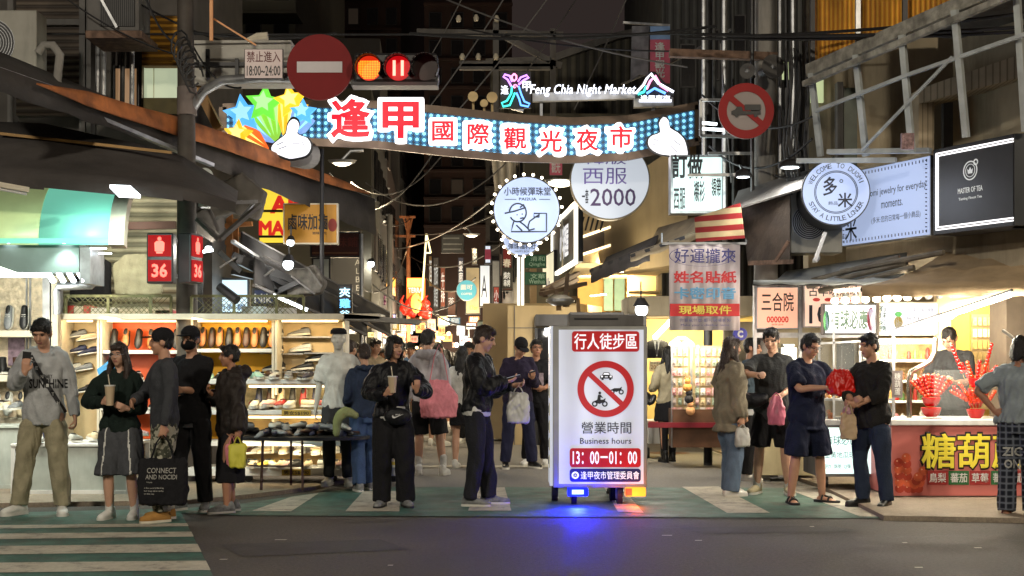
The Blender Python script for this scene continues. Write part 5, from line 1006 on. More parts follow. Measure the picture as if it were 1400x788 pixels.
clutter('awning_mechanism','dark folded awning mechanism behind the mesh railing',[(318,348,17,400,382,17.3),(322,356,17,395,392,17.3),(330,350,17.2,380,400,17.2),(345,362,17.1,430,398,17.4),(318,372,17,352,380,17.2),(410,385,17.2,372,402,17.2),(300,345,17,330,372,17)],.09,m_dark)
clutter('awning_mechanism','pale aluminium struts in front of the dark awning mechanism',[(360,350,16.9,398,368,17),(375,368,16.9,350,386,17),(398,378,17,430,402,17.1),(420,365,17.2,440,392,17.2),(300,366,16.8,322,352,16.9)],.03,m_grime)
garment_flat('shop_junk','heap of bundled goods on the awning frame',[(385,372),(430,362),(444,385),(438,402),(392,404)],17.3,.3,mat('mixed_goods',c(96,92,86),.8,var=.6,scale=10),'goods')
def spot_lamp(label,px,py,D,r=.07,P_=25,tgt=None,m=None,col=(1,.95,.85),body=True):
 p=W(px,py,D);t=thing('lamp',label,'lamp',p);mb=MB();mb.ell(p,(r,r,r),12,8);mb.build('bulb',m or g_cool,t,smooth=True)
 if body:mb=MB();mb.rings([(p+V((0,r*.2,r*.6)),V((r*1.3,0,0)),V((0,r*1.2,0))),(p+V((0,r*1.0,r*1.9)),V((r*.6,0,0)),V((0,r*.6,0)))],12);mb.bar(p+V((0,r,r*1.9)),p+V((0,r,r*4.5)),.02);mb.build('shade',m_dark,t)
 if P_:lamp('lamp_light',p+V((0,-r*2.2,-r)),P_,col,r,target=tgt)
 return t
spot_lamp('dazzling white work lamp in the middle of the awning junk',394,362,16.6,.065,22)
spot_lamp('cool lamp beside the signal post',285,340,15.9,.04,14);spot_lamp('small tube lamp under the yellow signs',397,332,18.2,.05,12)
mb=MB();mb.bar(W(274,345,15.5),W(291,342,15.5),.04,.03);solo(mb,'strip_lamp',g_cool,'short bright strip lamp on the right of the pedestrian signal','lamp')
psign('shop_lightbox','pale blue lit panel behind the mesh railing',292,380,341,430,17.8,.1,glow('pale_blue_panel',(.62,.80,.88),.8),texts=[('新到貨',316,420,40,8,.03,mat('blue_ink',c(70,110,150),.5))]);lamp('lightbox_glow',W(316,400,17.4),8,(.8,.95,1),.3)
psign('blue_sign','dark blue shop board with white letters behind the railing',345,394,376,418,17.5,.06,mat('deep_blue_board',c(34,48,92),.5),texts=[('Nik',360,408,24,12,.03,m_white)])
for k in range(3):mb=MB();mb.bar(W(374+16*k,404+7*k,16.9),W(388+16*k,410+7*k,16.9),.05,.04);solo(mb,'strip_lamp',g_cool,'%s bright strip in the line of lamps behind the railing'%ORD[k],'lamp','strip lamps behind the railing')
mb=MB();p=W(300,392,15.4);mb.tube([p,p+V((.22,-.1,-.16))],[.05,.055],10);solo(mb,'security_camera',m_dark,'dark bullet camera in front of the pale blue panel','camera')
m_yel=glow('yellow_sign_acrylic',(1,.74,.06),.75,sample=True);m_rletter=glow('red_sign_film',(.85,.03,.02),.6)
psign('shop_sign','bright yellow lit sign with bold red capitals behind the brown board',354,255,443,333,19.6,.3,m_yel,texts=[('ABC',402,280,66,25,.08,m_rletter),('MART',386,312,64,20,.08,m_rletter)],border=.01)
mb=MB();mb.pbox(354,287,386,290,19.5,.05);mb.pbox(354,322,386,325,19.5,.05);solo(mb,'sign_bracket',m_dark,'dark bars crossing the bright yellow sign','bracket')
m_brown=mat('ochre_sign_board',c(170,120,30),.5,var=.1,emit=.10,ecol=c(200,140,40))
psign('shop_sign','ochre sign board with black brushed characters and a red oval seal',387,278,462,334,18.6,.12,m_brown,frame=m_ivory,texts=[('鹵味加滷',421,304,54,22,.035,m_ink),('滋味小吃',437,319,20,4,.02,m_ink),('·····',420,294,16,1.5,.0,m_ink)],border=.02,extra=lambda q,cc,rt,up,n,L_,h:MB().disc(cc+rt*.30-up*.02,.06,ry=.09).build('seal',mat('seal_red',c(130,40,30),.6),q))
psign('shop_sign','dim dark red sign board hanging beyond the ochre one',424,317,493,352,23,.15,mat('dark_red_board',c(66,26,20),.6,var=.3,scale=4),texts=[('古早味鋪',460,331,58,14,.03,mat('dim_red',c(96,40,32),.6)),('———————',458,346,62,2,.05,mat('dim_gold',c(120,80,50),.6))])
psign('shop_sign','tall black vertical sign with thin white capitals reading downwards',454,352,496,424,26,.2,m_ink,texts=[('A\nL\nB\nE\nR\nT',489,388,8,66,.0,mat('dim_white',c(120,120,118),.6))])
psign('shop_sign','narrow vertical LED sign with blue and white characters',462,389,481,434,19,.12,mat('led_board',c(70,70,80),.5),texts=[('夾',471.5,400,15,13,.04,glow('led_blue',(.5,.85,1.),1.6)),('雞',471.5,415,15,13,.04,glow('led_blue2',(.15,.55,1.),1.8)),('谷',471.5,429,15,9,.04,glow('led_blue',(0,0,0)))])
psign('shop_sign','triangular pale panel wedge behind the awnings',426,352,452,392,22,.1,m_palew)
for i,(x0,y0,x1,y1)in enumerate(((418,393,458,400),(420,404,458,410))):
 mb=MB();mb.pbox(x0,y0,x1,y1,21,.1);solo(mb,'roof_slat',m_white,'%s pale slat below the dim red sign'%('upper','lower')[i],'slat')
clutter('street_light_post','thin steel post with a small red lamp beyond the dim red sign',[(494,320,21,494,470,21)],.06,m_steel,'post',True)
DA=18.0
t=thing('arch_sign','long curved night market banner sign with blue dot lights and red characters on white','sign',W(632,225,DA))
def arcz(px):
 k=(px-305)/650.
 lo=192+60*k-28*k*k*1.1+10*math.sin(math.pi*k);return lo
EDGE_T=[(305,150),(420,145),(520,146),(600,153),(700,164),(780,169),(860,166),(955,147)]
EDGE_B=[(305,186),(420,192),(520,196),(600,205),(700,214),(780,216),(860,212),(955,191)]
def interp(E,x):
 for(a,b),(c_,d)in zip(E,E[1:]):
  if a<=x<=c_:return b+(d-b)*(x-a)/(c_-a)
 return E[-1][1]
m_band=mat('dark_blue_band',c(52,66,84),.5,var=.15,emit=.05,ecol=c(50,90,130))
xs=[305+650*k/40 for k in range(41)]
mb=MB()
for a,b in zip(xs,xs[1:]):
 q=[W(a,interp(EDGE_B,a),DA),W(b,interp(EDGE_B,b),DA),W(b,interp(EDGE_T,b),DA),W(a,interp(EDGE_T,a),DA)]
 mb.hull([q[0],q[1],q[1]+V((0,.3,0)),q[0]+V((0,.3,0)),q[3],q[2],q[2]+V((0,.3,0)),q[3]+V((0,.3,0))])
mb.build('band',m_band,t)
mb=MB()
for E,s_ in((EDGE_T,-1),(EDGE_B,1)):
 for a,b in zip(xs,xs[1:]):mb.bar(W(a,interp(E,a)+s_*2.5,DA-.02),W(b,interp(E,b)+s_*2.5,DA-.02),.05,.10)
for x in(305,955):mb.bar(W(x,interp(EDGE_T,x)-3,DA-.02),W(x,interp(EDGE_B,x)+3,DA-.02),.10,.05)
mb.build('trim',mat('bronze_trim',c(92,78,66),.4,.6,dirt=.2),t)
mb=MB();md=MB();x=311
while x<951:
 a=interp(EDGE_T,x);b=interp(EDGE_B,x);n=int((b-a-6)/8.6)+1
 for k in range(n):p=W(x,a+6+k*8.6,DA-.012);mb.disc(p,.026,n=10);md.ring(p+V((0,-.002,0)),.036,.044,.004,10)
 x+=9.6
mb.build('dot_lights',glow('blue_dot',(.22,.62,.92),1.0),t)['kind']='stuff';md.build('dot_rings',glow('blue_ring',(.05,.26,.50),.5),t)['kind']='stuff'
g_w=glow('lit_white_acrylic',(1,.97,.97),1.7);g_r=glow('lit_red_character',(.86,.012,.035),.80,base=(.20,.004,.008))
for ch,x,y,w_,h_ in(('逢',481,165,58,58),('甲',549,167,54,54),('國',606,182,33,31),('際',654.5,186,34,33),('觀',704,192,35,34),('光',753,196,34,34),('夜',802,194,34,34),('市',848,190,34,34)):
 s_=DA/F;p=W(x,y,DA);mb=MB();mb.text(ch,p+V((0,-.09,0)),(w_+11)*s_,(h_+11)*s_,bold=.0,halo=.085,dep=.10)
 if ch in'國':mb=MB();mb.cbox(p+V((0,-.09,0)),(w_+6)*s_,.10,(h_+7)*s_)
 mb.v=[q_-t.location for q_ in mb.v];me=fuse(mb,.022,4);me.name='character_backing';me.materials.append(g_w);o=bpy.data.objects.new('character_backing',me);COL.objects.link(o);o.parent=t
 mb=MB();mb.text(ch,p+V((0,-.152,0)),(w_-4)*s_,(h_-4)*s_,bold=.05 if w_>40 else .036);mb.build('character',g_r,t)
def star(mb,cc,r,rot,y0,n=5,r2=.5):
 pts=[]
 for k in range(2*n):a=R(rot+90+180*k/n);rr=r if k%2==0 else r*r2;pts.append(cc+V((math.cos(a)*rr,y0,math.sin(a)*rr)))
 mb.prism(pts,(0,.05,0))
for i,(x,y,r,rot,col,tx,ty)in enumerate(((336,160,28,8,(.10,.45,.95),378,190),(365,146,27,-5,(.16,.75,.06),380,190),(401,142,24,10,(1.,.62,.03),392,190),(418,158,19,0,(.10,.45,.90),396,185),(330,188,21,-4,(1,.55,.02),372,200))):
 g=glow('star_%d'%i,col,.95);g2=glow('tail_%d'%i,tuple(v*.75+(.12 if j==0 else 0)for j,v in enumerate(col))if i!=4 else(.85,.14,.02),.9)
 s_=DA/F;mb=MB();c0=W(x,y,DA);e=W(tx,ty+8,DA);dv=(e-c0);sd=V((dv.z,0,-dv.x)).normalized()
 mb.prism([c0+sd*r*s_*.95+V((0,-.10-.012*i,0)),c0-sd*r*s_*.95+V((0,-.10-.012*i,0)),c0.lerp(e,.5)-sd*r*s_*.8+V((0,-.10-.012*i,0)),e+V((0,-.10-.012*i,0)),c0.lerp(e,.5)+sd*r*s_*.6+V((0,-.10-.012*i,0))],(0,.01,0));mb.build('tail',g2,t)
 for q in(-.55,0,.55):mb=MB();mb.prism([c0+sd*(q+.12)*r*s_+V((0,-.118-.012*i,0)),c0+sd*(q-.12)*r*s_+V((0,-.118-.012*i,0)),c0.lerp(e,.8)+sd*q*.3*r*s_+V((0,-.118-.012*i,0))],(0,.004,0));mb.build('tail_streak',glow('streak_%d'%i,tuple(min(1,v*1.3+.2)for v in col),1.),t)
 mb=MB();star(mb,c0,r*s_,rot,-.20-.012*i);mb.build('star',g,t)
 mb=MB();star(mb,c0+V((-.02,-.006,.03)),r*s_*.55,rot,-.20-.012*i);mb.build('star_highlight',glow('star_hi_%d'%i,tuple(min(1,v*1.0+.25)for v in col),1.0),t)
def glove(pts,cr):
 P_=[];n_=len(pts)
 for i in range(n_):
  p0,p1,p2,p3=[V((*pts[(i+k)%n_],0))for k in(-1,0,1,2)]
  for u in(0,.5):P_.append(.5*((2*p1)+(p2-p0)*u+(2*p0-5*p1+4*p2-p3)*u*u+(3*p1-p0-3*p2+p3)*u**3))
 ce=sum(P_,V())/len(P_)
 mb=MB();mb.prism([W(ce.x+(p.x-ce.x)*1.12,ce.y+(p.y-ce.y)*1.12,DA-.26)for p in P_],(0,.02,0));mb.build('hand_outline',m_ink,t)
 mb=MB();mb.prism([W(p.x,p.y,DA-.275)for p in P_],(0,.012,0));mb.build('glove',glow('glove_white',(.95,.95,1),.95),t)
 mb=MB()
 for a,b,a2,b2 in cr:mb.bar(W(a,b,DA-.285),W(a2,b2,DA-.285),.024,.004)
 mb.build('crease',mat('grey_line',c(90,90,98),.6),t)
glove([(402,163),(407,166),(409,173),(406,182),(412,186),(420,189),(425,198),(423,207),(417,213),(405,216),(395,217),(384,213),(373,208),(371,202),(375,196),(384,189),(391,183),(393,172),(397,165)],[(381,204,392,200),(378,199,388,194),(400,196,410,196),(413,193,418,205)]);glove([(907,160),(914,165),(916,175),(926,181),(935,190),(939,202),(940,214),(934,225),(927,221),(918,213),(904,211),(893,206),(887,199),(887,190),(893,185),(903,181),(901,169)],[(893,190,900,193),(891,197,899,199),(921,192,930,199),(917,199,926,209)])
mb=MB();mb.rings([(W(395,209,DA)+V((0,0,0)),V((.30,0,-.1)),V((.08,0,.16))),(W(413,207,DA)+V((0,.1,0)),V((.22,0,-.1)),V((.06,0,.2)))],20);mb.build('hand_cuff',m_conc,t)
for k in range(10):lamp('arch_glow',W(455+50*k,interp(EDGE_B,455+50*k)+6,DA-.45),3 if k>1 else 5,(1,.93,.93),.25)
for px,lb,zt in((440,'left',250),(968,'right',-60)):
 mb=MB();p=W(px,zt,DA+.5);mb.tube([(p.x,p.y,0),(p.x,p.y,p.z if px>500 else Z(196,DA))],.03 if px<500 else .06,12);solo(mb,'arch_pole',m_dark,'slim steel pole under the arch sign by the %s'%('shoe rack'if px<500 else'tailor sign'),'pole',smooth=True)
t=thing('loudspeaker_cluster','three beige horn loudspeakers standing on top of the arch sign','loudspeaker',W(658,160,DA+.15))
for x,y,r in((647,133,6.5),(662,142,5),(673,134,7)):
 p=W(x,y,DA+.15);mb=MB();mb.rings([(p+V((0,-.14,-.02)),V((r*.0105,0,0)),V((0,0,r*.0105))),(p+V((0,.0,0)),V((r*.009,0,0)),V((0,0,r*.009))),(p+V((0,.12,.01)),V((r*.006,0,0)),V((0,0,r*.006)))],14);mb.bar(p+V((0,0,-r*.009)),W(x,160,DA+.15),.03);mb.build('horn',mat('beige_plastic',c(185,160,110),.5,var=.1),t,smooth=True)
DE=19.5
t=thing('night_market_sign','white lit lettering sign in English with a neon dancing figure and a roof emblem','sign',W(800,140,DE))
g_n=glow('neon_white',(.85,.88,1),2.2)
mb=MB();mb.text('Feng Chia Night Market',W(797,124,DE),145*DE/F,17*DE/F,bold=.016,shear=.25,sp=1.06);mb.build('lettering',g_n,t)
mb=MB();mb.bar(W(728,134,DE+.1),W(868,130,DE+.1),.10,.12);mb.bar(W(866,142,DE+.05),W(920,140,DE+.05),.12,.12);mb.bar(W(700,146,DE+.1),W(716,150,DE+.1),.08);mb.build('support_bar',m_steel,t)
def neon(pts,m,r=.014,name='neon_tube',par=None):mb=MB();mb.tube([W(x,y,DE-.03)for x,y in pts],r,6);mb.build(name,m,par or t)
mb=MB();mb.prism([W(x,y,DE+.02)for x,y in((684,98),(726,98),(726,148),(684,148))],(0,.06,0));mb.build('dark_backing',m_ink,t)
n_pu=glow('neon_purple',(.62,.25,1),2);n_bl=glow('neon_blue',(.12,.35,1),2);n_gr=glow('neon_green',(.05,.75,.6),2);n_pk=glow('neon_pink',(1,.3,.55),2)
for q,m in((((700,112),(697,104),(690,102),(688,105),(694,109),(699,118)),n_pu),(((708,112),(712,106),(720,103),(723,106),(716,110),(709,116)),n_pu),(((703,101),(706,104),(706,108),(703,111),(700,108),(700,104),(703,101)),n_pk),(((700,118),(699,128),(693,138),(686,141),(688,146),(697,144),(702,132),(704,127)),n_gr),(((706,127),(710,136),(712,144),(722,146),(724,142),(717,139),(713,130),(709,118)),n_bl)):neon(q,m)
neon([(704+3.5*math.cos(k*.7)*k/9,119+4*math.sin(k*.7)*k/9)for k in range(10)],n_pk,.010)
mb=MB();mb.text('逢',W(690,123,DE-.04),.11,.13,bold=.02);mb.text('甲',W(720,118,DE-.04),.12,.14,bold=.02);mb.build('small_characters',g_n,t)
mb=MB();mb.prism([W(x,y,DE+.02)for x,y in((868,128),(888,98),(896,98),(922,128),(918,142),(872,142))],(0,.06,0));mb.build('dark_backing',m_ink,t)
for q,m in((((869,128),(880,116),(884,108),(890,101),(900,114),(921,126)),g_n),(((884,122),(889,111),(896,104),(903,117),(914,124)),n_pk),(((872,129),(880,126),(884,118)),n_gr),(((884,128),(895,121),(910,128)),n_bl),(((874,138),(918,138)),g_n)):neon(q,m,.018)
mb=MB();mb.text('逢甲夜市',W(896,134,DE-.04),.42,.08,bold=.02);mb.build('emblem_lettering',g_n,t)
lamp('english_sign_glow',W(800,126,DE-.4),10,(.85,.88,1),.5)
mb=MB();mb.bar(W(893,142,DE+.15),W(893,190,DE+.15),.05);mb.bar(W(740,142,DE+.15),W(740,190,DE+.15),.04);solo(mb,'sign_bracket',m_steel,'thin uprights between the English sign and the arch','bracket')
t=thing('street_banner','pink and pale blue vertical festival banner beside the English sign','banner',W(902,114,20));mb=MB();mb.pbox(889,54,916,114,20,.02);mb.build('cloth',mat('pink_banner_cloth',c(190,90,110),.8,var=.15),t);mb=MB();mb.pbox(889,36,916,54,19.99,.03);mb.build('top_band',mat('pale_blue_cloth',c(120,150,190),.8,var=.2),t);mb=MB();mb.text('逢\n甲\n觀\n光',W(902,82,19.98),.15,.52,bold=.03,line=1.0);mb.build('lettering',f_wh,t)
t=thing('street_banner','greyed white banner hanging next to the pink one','banner',W(873,110,20.1));mb=MB();mb.sheet([W(864,36,20.1),W(887,36,20.1),W(886,104,20.1),W(874,102,20.1),W(862,112,20.1)]);mb.build('cloth',mat('grey_banner_cloth',c(110,108,110),.85,var=.6,scale=6),t,thick=.02);mb=MB();mb.bar(W(852,31,20.1),W(916,35,20.1),.03);mb.build('rod',m_steel,t)
psign('street_banner','small pink banner under the arch behind the white round sign',751,218,769,240,22,.03,mat('pink_banner_cloth',(0,0,0)),texts=[('觀光',760,229,12,16,.03,f_wh)],border=.005)
def round_sign(label,px,py,rx,ry,D,dep,m,tx=(),rim=None,extra=None,yaw=0,bulbs=0):
 rt=Matrix.Rotation(R(yaw),3,'Z')@V((1,0,0));up=V((0,0,1));n=rt.cross(up);s_=D/F;cc=W(px,py,D);t=thing('round_sign',label,'sign',cc-up*ry*s_)
 mb=MB();mb.disc(cc-n*.01,rx*s_/math.cos(R(yaw)),dep,64,rt,up,ry*s_);mb.build('drum',rim or m_steel,t)
 k=.965;mb=MB();mb.disc(cc+n*.002,rx*s_*k/math.cos(R(yaw)),.01,64,rt,up,ry*s_*k);mb.build('face_panel',m,t)
 ms=[];mt=MB()
 for s__,x,y,w_,h_,bo,mm in tx:
  if mm not in ms:ms.append(mm)
  mt.mat(ms.index(mm));mt.text(s__,cc+n*.008+rt*(x-px)*s_+up*(py-y)*s_,w_*s_,h_*s_,rt,up,bold=bo)
 if tx:mt.build('lettering',ms,t)
 if bulbs:
  for k in range(bulbs):a=2*math.pi*(k+.3)/bulbs;mb=MB();mb.ell(cc+rt*math.cos(a)*rx*s_*1.05+up*math.sin(a)*ry*s_*1.05+n*.01,(.020,.020,.020),8,6);mb.build('light_bulb',g_bulb,t)
 if extra:extra(t,cc+n*.008,rt,up,s_)
 return t
m_bluew=glow('cool_white_sign',(.56,.68,1.0),.48,sample=True);m_bink=mat('navy_ink',c(34,38,52),.5,var=0);m_greyw=glow('grey_white_sign',(.72,.78,.86),.48,sample=True)
def boy(t,cc,rt,up,s_):
 P_=lambda x,y:cc+rt*(x-720)*s_+up*(287-y)*s_;r=.0105;L_=[]
 head=[P_(708+11.5*math.cos(R(a)),291-12.5*math.sin(R(a)))for a in range(-150,195,15)];L_.append(head)
 L_+=[[P_(690,292),P_(704,289),P_(719,284)],[P_(703,302),P_(701,308),P_(699,317),P_(726,317)],[P_(710,303),P_(717,308),P_(724,315),P_(731,313)],[P_(706,308),P_(714,316)],[P_(722,309),P_(724,303),P_(732,297),P_(737,294)],[P_(722,309),P_(723,317),P_(747,317),P_(747,292),P_(730,292),P_(730,297),P_(737,297),P_(737,292)],[P_(711,299),P_(716,298)],[P_(711,284),P_(716,280),P_(718,285)]]
 mb=MB()
 for q in L_:mb.tube(q,r,6)
 mb.disc(P_(707,294),.010,n=8);mb.disc(P_(714,293),.010,n=8);mb.build('line_drawing',m_bink,t)
 mb=MB();mb.bar(P_(690,273),P_(706,273),.008);mb.bar(P_(737,273),P_(752,273),.008);mb.build('rule',m_bink,t)
round_sign('pale blue round sign ringed with bulbs showing a drawn boy in a cap',720,287,46,46,18.6,.22,m_bluew,[('小時候彈珠堂',721,262,64,11.5,.02,m_bink),('PAI2UA',721.5,272.5,24,4,.03,m_bink)],rim=m_dark,bulbs=24,extra=boy)
round_sign('smaller pale blue round sign half hidden below the one with the boy',713,325,26,25,19.8,.2,m_bluew,[('彈珠福利社',714,337,38,8,.02,m_bink),('HAPPY BOX',714,344,20,2.5,.0,m_bink)],rim=m_dark,bulbs=16)
lamp('round_sign_glow',W(720,287,18.1),12,(.8,.88,1),.3)
m_cut=glow('violet_outline',(.62,.50,.90),.9)
round_sign('large grey-white round tailor sign reading suits 2000',834,246,55,55,18.75,.16,m_greyw,[('韓版',827,217,58,16,.0,mat('violet_ink',c(130,110,190),.5)),('西服',827,241,60,22,.0,mat('violet_ink',(0,0,0))),('一套',800,269,9,20,.02,m_bink),('2000',838,270,62,24,.012,mat('plum_ink',c(86,66,110),.5))],rim=mat('bronze_rim',c(125,115,95),.4,.6))
m_teals=mat('teal_round_sign',c(80,165,190),.5,var=.05,emit=.16,ecol=c(90,180,205))
round_sign('small teal round sign far down the street',638,397,14,14,34,.2,m_teals,[('圖可',638,393,16,7,.03,m_white),('COFFEE',638,402,15,3,.03,m_white)])
def duomi(t,cc,rt,up,s_):
 n=rt.cross(up)
 for r0 in(29,27.3):mb=MB();mb.ring(cc,r0*s_-.004,r0*s_+.003,.004,64,rt,up);mb.build('ring_line',m_bink,t)
 for word,a0,a1,inn in(('WELCOME TO DUOMI',158,22,1),('STAY A LITTLE LONGER',205,335,-1)):
  mt=MB()
  for k,ch in enumerate(word):
   if ch==' ':continue
   a=R(a0+(a1-a0)*k/(len(word)-1));d=rt*math.cos(a)+up*math.sin(a);u_=d*inn;r_=u_.cross(n)*-1 if False else n.cross(u_)*-1
   r_=rt*(math.sin(a)*inn)-up*(math.cos(a)*inn)
   mt.text(ch,cc+d*36.5*s_,5.0*s_ if ch!='I'else 1.2*s_,6.6*s_,r_,u_,bold=.0)
  mt.build('ring_lettering',m_bink,t)
DD=14.9
round_sign('deep drum-shaped round sign with a ring of English capitals around two characters',1143,263,46,45.5,DD,.55,m_bluew,[('多',1135,255,19,26,.03,m_bink),('米',1155,274,20,20,.03,m_bink),('飾品',1139,278,13,5,.0,m_bink),('°',1150,248,5,5,.0,m_bink)],rim=mat('charcoal_drum',c(45,45,48),.4),extra=duomi,yaw=-6)
lamp('drum_sign_glow',W(1130,265,14.3),9,(.78,.85,1),.3)
fr=lambda px,D:(X(px,D),D)
A0,A1=fr(1151,15.6),fr(1272,14.2)
def duo(q,cc,rt,up,n,L_,h):
 mb=MB();b=.05
 for k in range(26):
  for s_ in(-1,1):mb.cbox(cc+rt*(-L_/2+b+(L_-2*b)*k/25)+up*s_*(h/2-b),.012,.004,.03)
 for k in range(18):
  for s_ in(-1,1):mb.cbox(cc+rt*s_*(L_/2-b)+up*(-h/2+b+(h-2*b)*k/17),.03,.004,.012)
 mb.build('stitched_border',mat('grey_blue_ink',c(90,96,120),.5,var=0),q)
zt0,zb0=Z(212,14.2),Z(322,14.2)
sign_box('shop_banner','pale blue wide shop banner with English and Chinese slogans beside the drum sign',A0,A1,zb0,zt0,.08,m_bluew,frame=m_steel,border=.01,extra=duo,texts=[('Duomi jewelry for everyday',.18,.12,1.05,.10,.0,m_bink),('moments.',.14,-.02,.36,.075,.0,m_bink),('(多米·您的日常每一個小飾品)',.20,-.18,.82,.08,.0,m_bink),('米',-.58,-.24,.22,.25,.02,m_bink),('飾品',-.70,-.31,.11,.05,.0,m_bink)])
B0_,B1_=fr(1276,14.1),fr(1386,13.1)
def mot(q,cc,rt,up,n,L_,h):
 mb=MB()
 for b in(.05,.075):
  for s_ in(-1,1):mb.bar(cc+rt*(-L_/2+b)+up*s_*(h/2-b),cc+rt*(L_/2+0)+up*s_*(h/2-b),.012)
  mb.bar(cc+rt*(-L_/2+b)-up*(h/2-b),cc+rt*(-L_/2+b)+up*(h/2-b),.012)
 mb.build('white_line',g_w,q);mb=MB();e=cc+up*.16-rt*.02
 mb.ring(e,.085,.097,.004,32,rt,up);mb.ring(e,.060,.066,.004,32,rt,up);mb.sheet([e+rt*a+up*b for a,b in((-.03,-.03),(.03,-.03),(.04,.02),(.02,.005),(0,.035),(-.02,.005),(-.04,.02))]);mb.ring(e+rt*.075+up*.075,.02,.032,.004,16,rt,up);mb.build('emblem',mat('pale_ink',c(200,205,205),.5,var=0,emit=.4,ecol=(.7,.72,.72)),q)
m_board=mat('graphite_sign_board',c(44,47,50),.35,var=.15)
sign_box('shop_sign','large black tea shop sign board with a round cup emblem and white border lines',B0_,B1_,Z(322,14.1),Z(205,14.1),.35,m_board,frame=m_ink,border=.005,extra=mot,texts=[('MASTER OF TEA',-.02,-.03,.34,.055,.02,m_palei),('Tasting Finest Tea',-.02,-.115,.32,.035,.01,m_palei)])
C0_,C1_=fr(1386.5,13.09),(X(1386.5,13.09)+1.2,12.8)
sign_box('shop_sign','return end of the black tea shop sign with a large white character',C0_,C1_,Z(322,14.1),Z(205,14.1),.3,m_board,frame=m_ink,border=.005,texts=[('大茗',.02,.12,.9,.45,.03,m_palei)])
m_rb=mat('beige_render',c(172,160,136),.85,var=.2,scale=2,bump=.2,dirt=.45);m_tile=striped('beige_tiles',c(140,126,104),c(188,172,146),'X',5.,thr=.12)
t=thing('corner_building','beige tiled corner building with an open upper floor behind the sloping steel frame','building',(6.5,18,0))
d=(V((X(1272,14.2),14.2,0))-V((X(1151,15.6),15.6,0))).normalized();nn_=V((-d.y,d.x,0))*-1
nn_=V((d.y,-d.x,0));
if nn_.y>0:nn_=-nn_
base=V((X(1151,15.6),15.6,0))-nn_*.5
def fac(u,z,off=0):return base+d*u+V((0,0,z))-nn_*off
def facbox(mb,u0,u1,z0,z1,off,dep):a=[fac(u0,z0,off),fac(u1,z0,off),fac(u1,z0,off+dep),fac(u0,z0,off+dep)];return mb.hull(a+[p+V((0,0,z1-z0))for p in a])
mb=MB();facbox(mb,-.6,7,0,.5,1.2,.2);facbox(mb,-.6,7,2.35,3.7,.0,.3);facbox(mb,-.6,7,3.7,9.5,1.6,.3);facbox(mb,-.6,7,2.6,2.75,.0,1.2);mb.build('wall',m_rb,t)
mb=MB();mb.pbox(1105,-60,1500,430,17.4,.3);mb.build('back_wall',m_rb,t)
mb=MB();mb.pbox(1256,122,1277,230,16.6,.5);slab_=[W(1256,122,16.6),W(1420,66,15.6),W(1420,100,15.6),W(1256,142,16.6)];mb.prism([p+V((0,-.01,0))for p in slab_],(.1,.45,0));mb.build('tiled_beam',m_tile,t)
mb=MB();mb.pbox(1290,140,1420,212,17.3,.09);mb.pbox(1145,112,1153,230,17.2,.15);mb.build('recess_shade_and_beam',m_grime,t)  # wide dark slab stands in for the shade of the open interior
mb=MB();mb.pbox(1350,130,1410,192,17.25,.04);fw=mb.build('window',m_dark,t);mb=MB();mb.pbox(1353,133,1407,189,17.23,.015);mb.build('pane',mat('dark_glass',(.02,.024,.028),.1),fw)
mb=MB();mb.pbox(1106,108,1126,140,17.3,.05);mb.build('lit_pane',glow('sickly_lit_window',(.65,.75,.40),.55),t)
mb=MB();mb.pbox(1154,120,1172,230,17.3,.05);mb.build('door_panel',mat('grey_green_panel',c(90,102,92),.5),t)
mb=MB();facbox(mb,-.4,7,5.35,5.5,-.1,1.6);mb.build('floor_slab',m_grime,t)
t=thing('balcony','yellow corrugated balcony screen above a sloping rusty steel beam with slanting posts','balcony',fac(1.5,3.4,-.2))
s0,s1=W(1109,98,15.2),W(1420,-38,12.6)
mb=MB();q=[W(1114,92,15.3),W(1420,-40,12.7),W(1420,-260,12.7),W(1114,-160,15.3)];mb.prism(q,-nn_*.05);mb.build('corrugated_screen',striped('yellow_corrugated',c(200,128,28),c(235,170,52),'X',9.,bump=.3),t)
for k,u in enumerate((.0,.23,.45,.72)):
 p=lerp3(s0,s1,u)+V((0,-.06,0));mb=MB();mb.bar(p,p+V((0,0,2.6)),.05,.05);mb.build('screen_post',m_steel if k%2 else m_dark,t)
mb=MB();mb.bar(s0,s1,.16,.14);mb.bar(s0+V((-.1,-.1,-.16)),s1+V((-.1,-.1,-.16)),.06);mb.build('sloping_beam',mat('peeling_beam',c(150,148,138),.75,.2,.5,10,bump=.5,dirt=.5),t)
m_fr=mat('grey_painted_steel',c(172,178,178),.6,.1,.2,6,dirt=.35)
for x0,y0,x1,y1,D in((1109,100,1122,214,15.1),(1170,75,1184,214,14.5),(1233,48,1247,208,13.9),(1305,14,1321,188,13.3),(1389,-25,1402,180,12.8)):
 mb=MB();mb.bar(W(x0,y0,D),W(x1,y1,D+.15),.062,.05);mb.build('slanting_post',m_fr,t)
mb=MB();mb.bar(W(1115,152,15.0),W(1240,103,13.9),.035);mb.bar(W(1240,103,13.9),W(1402,47,12.7),.035);mb.build('hand_rail',m_fr,t)
mb=MB();mb.bar(W(1178,206,14.5),W(1302,78,13.4),.025);mb.build('diagonal_brace',m_fr,t)
mb=MB();mb.bar(W(1133,208,14.9),W(1272,206,14.1),.09,.05);mb.bar(W(1090,220,14.9),W(1225,219,14.2),.05);mb.build('base_rail',m_fr,t)
mb=MB();mb.pbox(1233,182,1250,204,13.8,.05);solo(mb,'notice_plate',mat('crumpled_foil',c(170,140,140),.3,.4,.6,30,bump=.8),'small crumpled plate tied to a slanting post','plate')
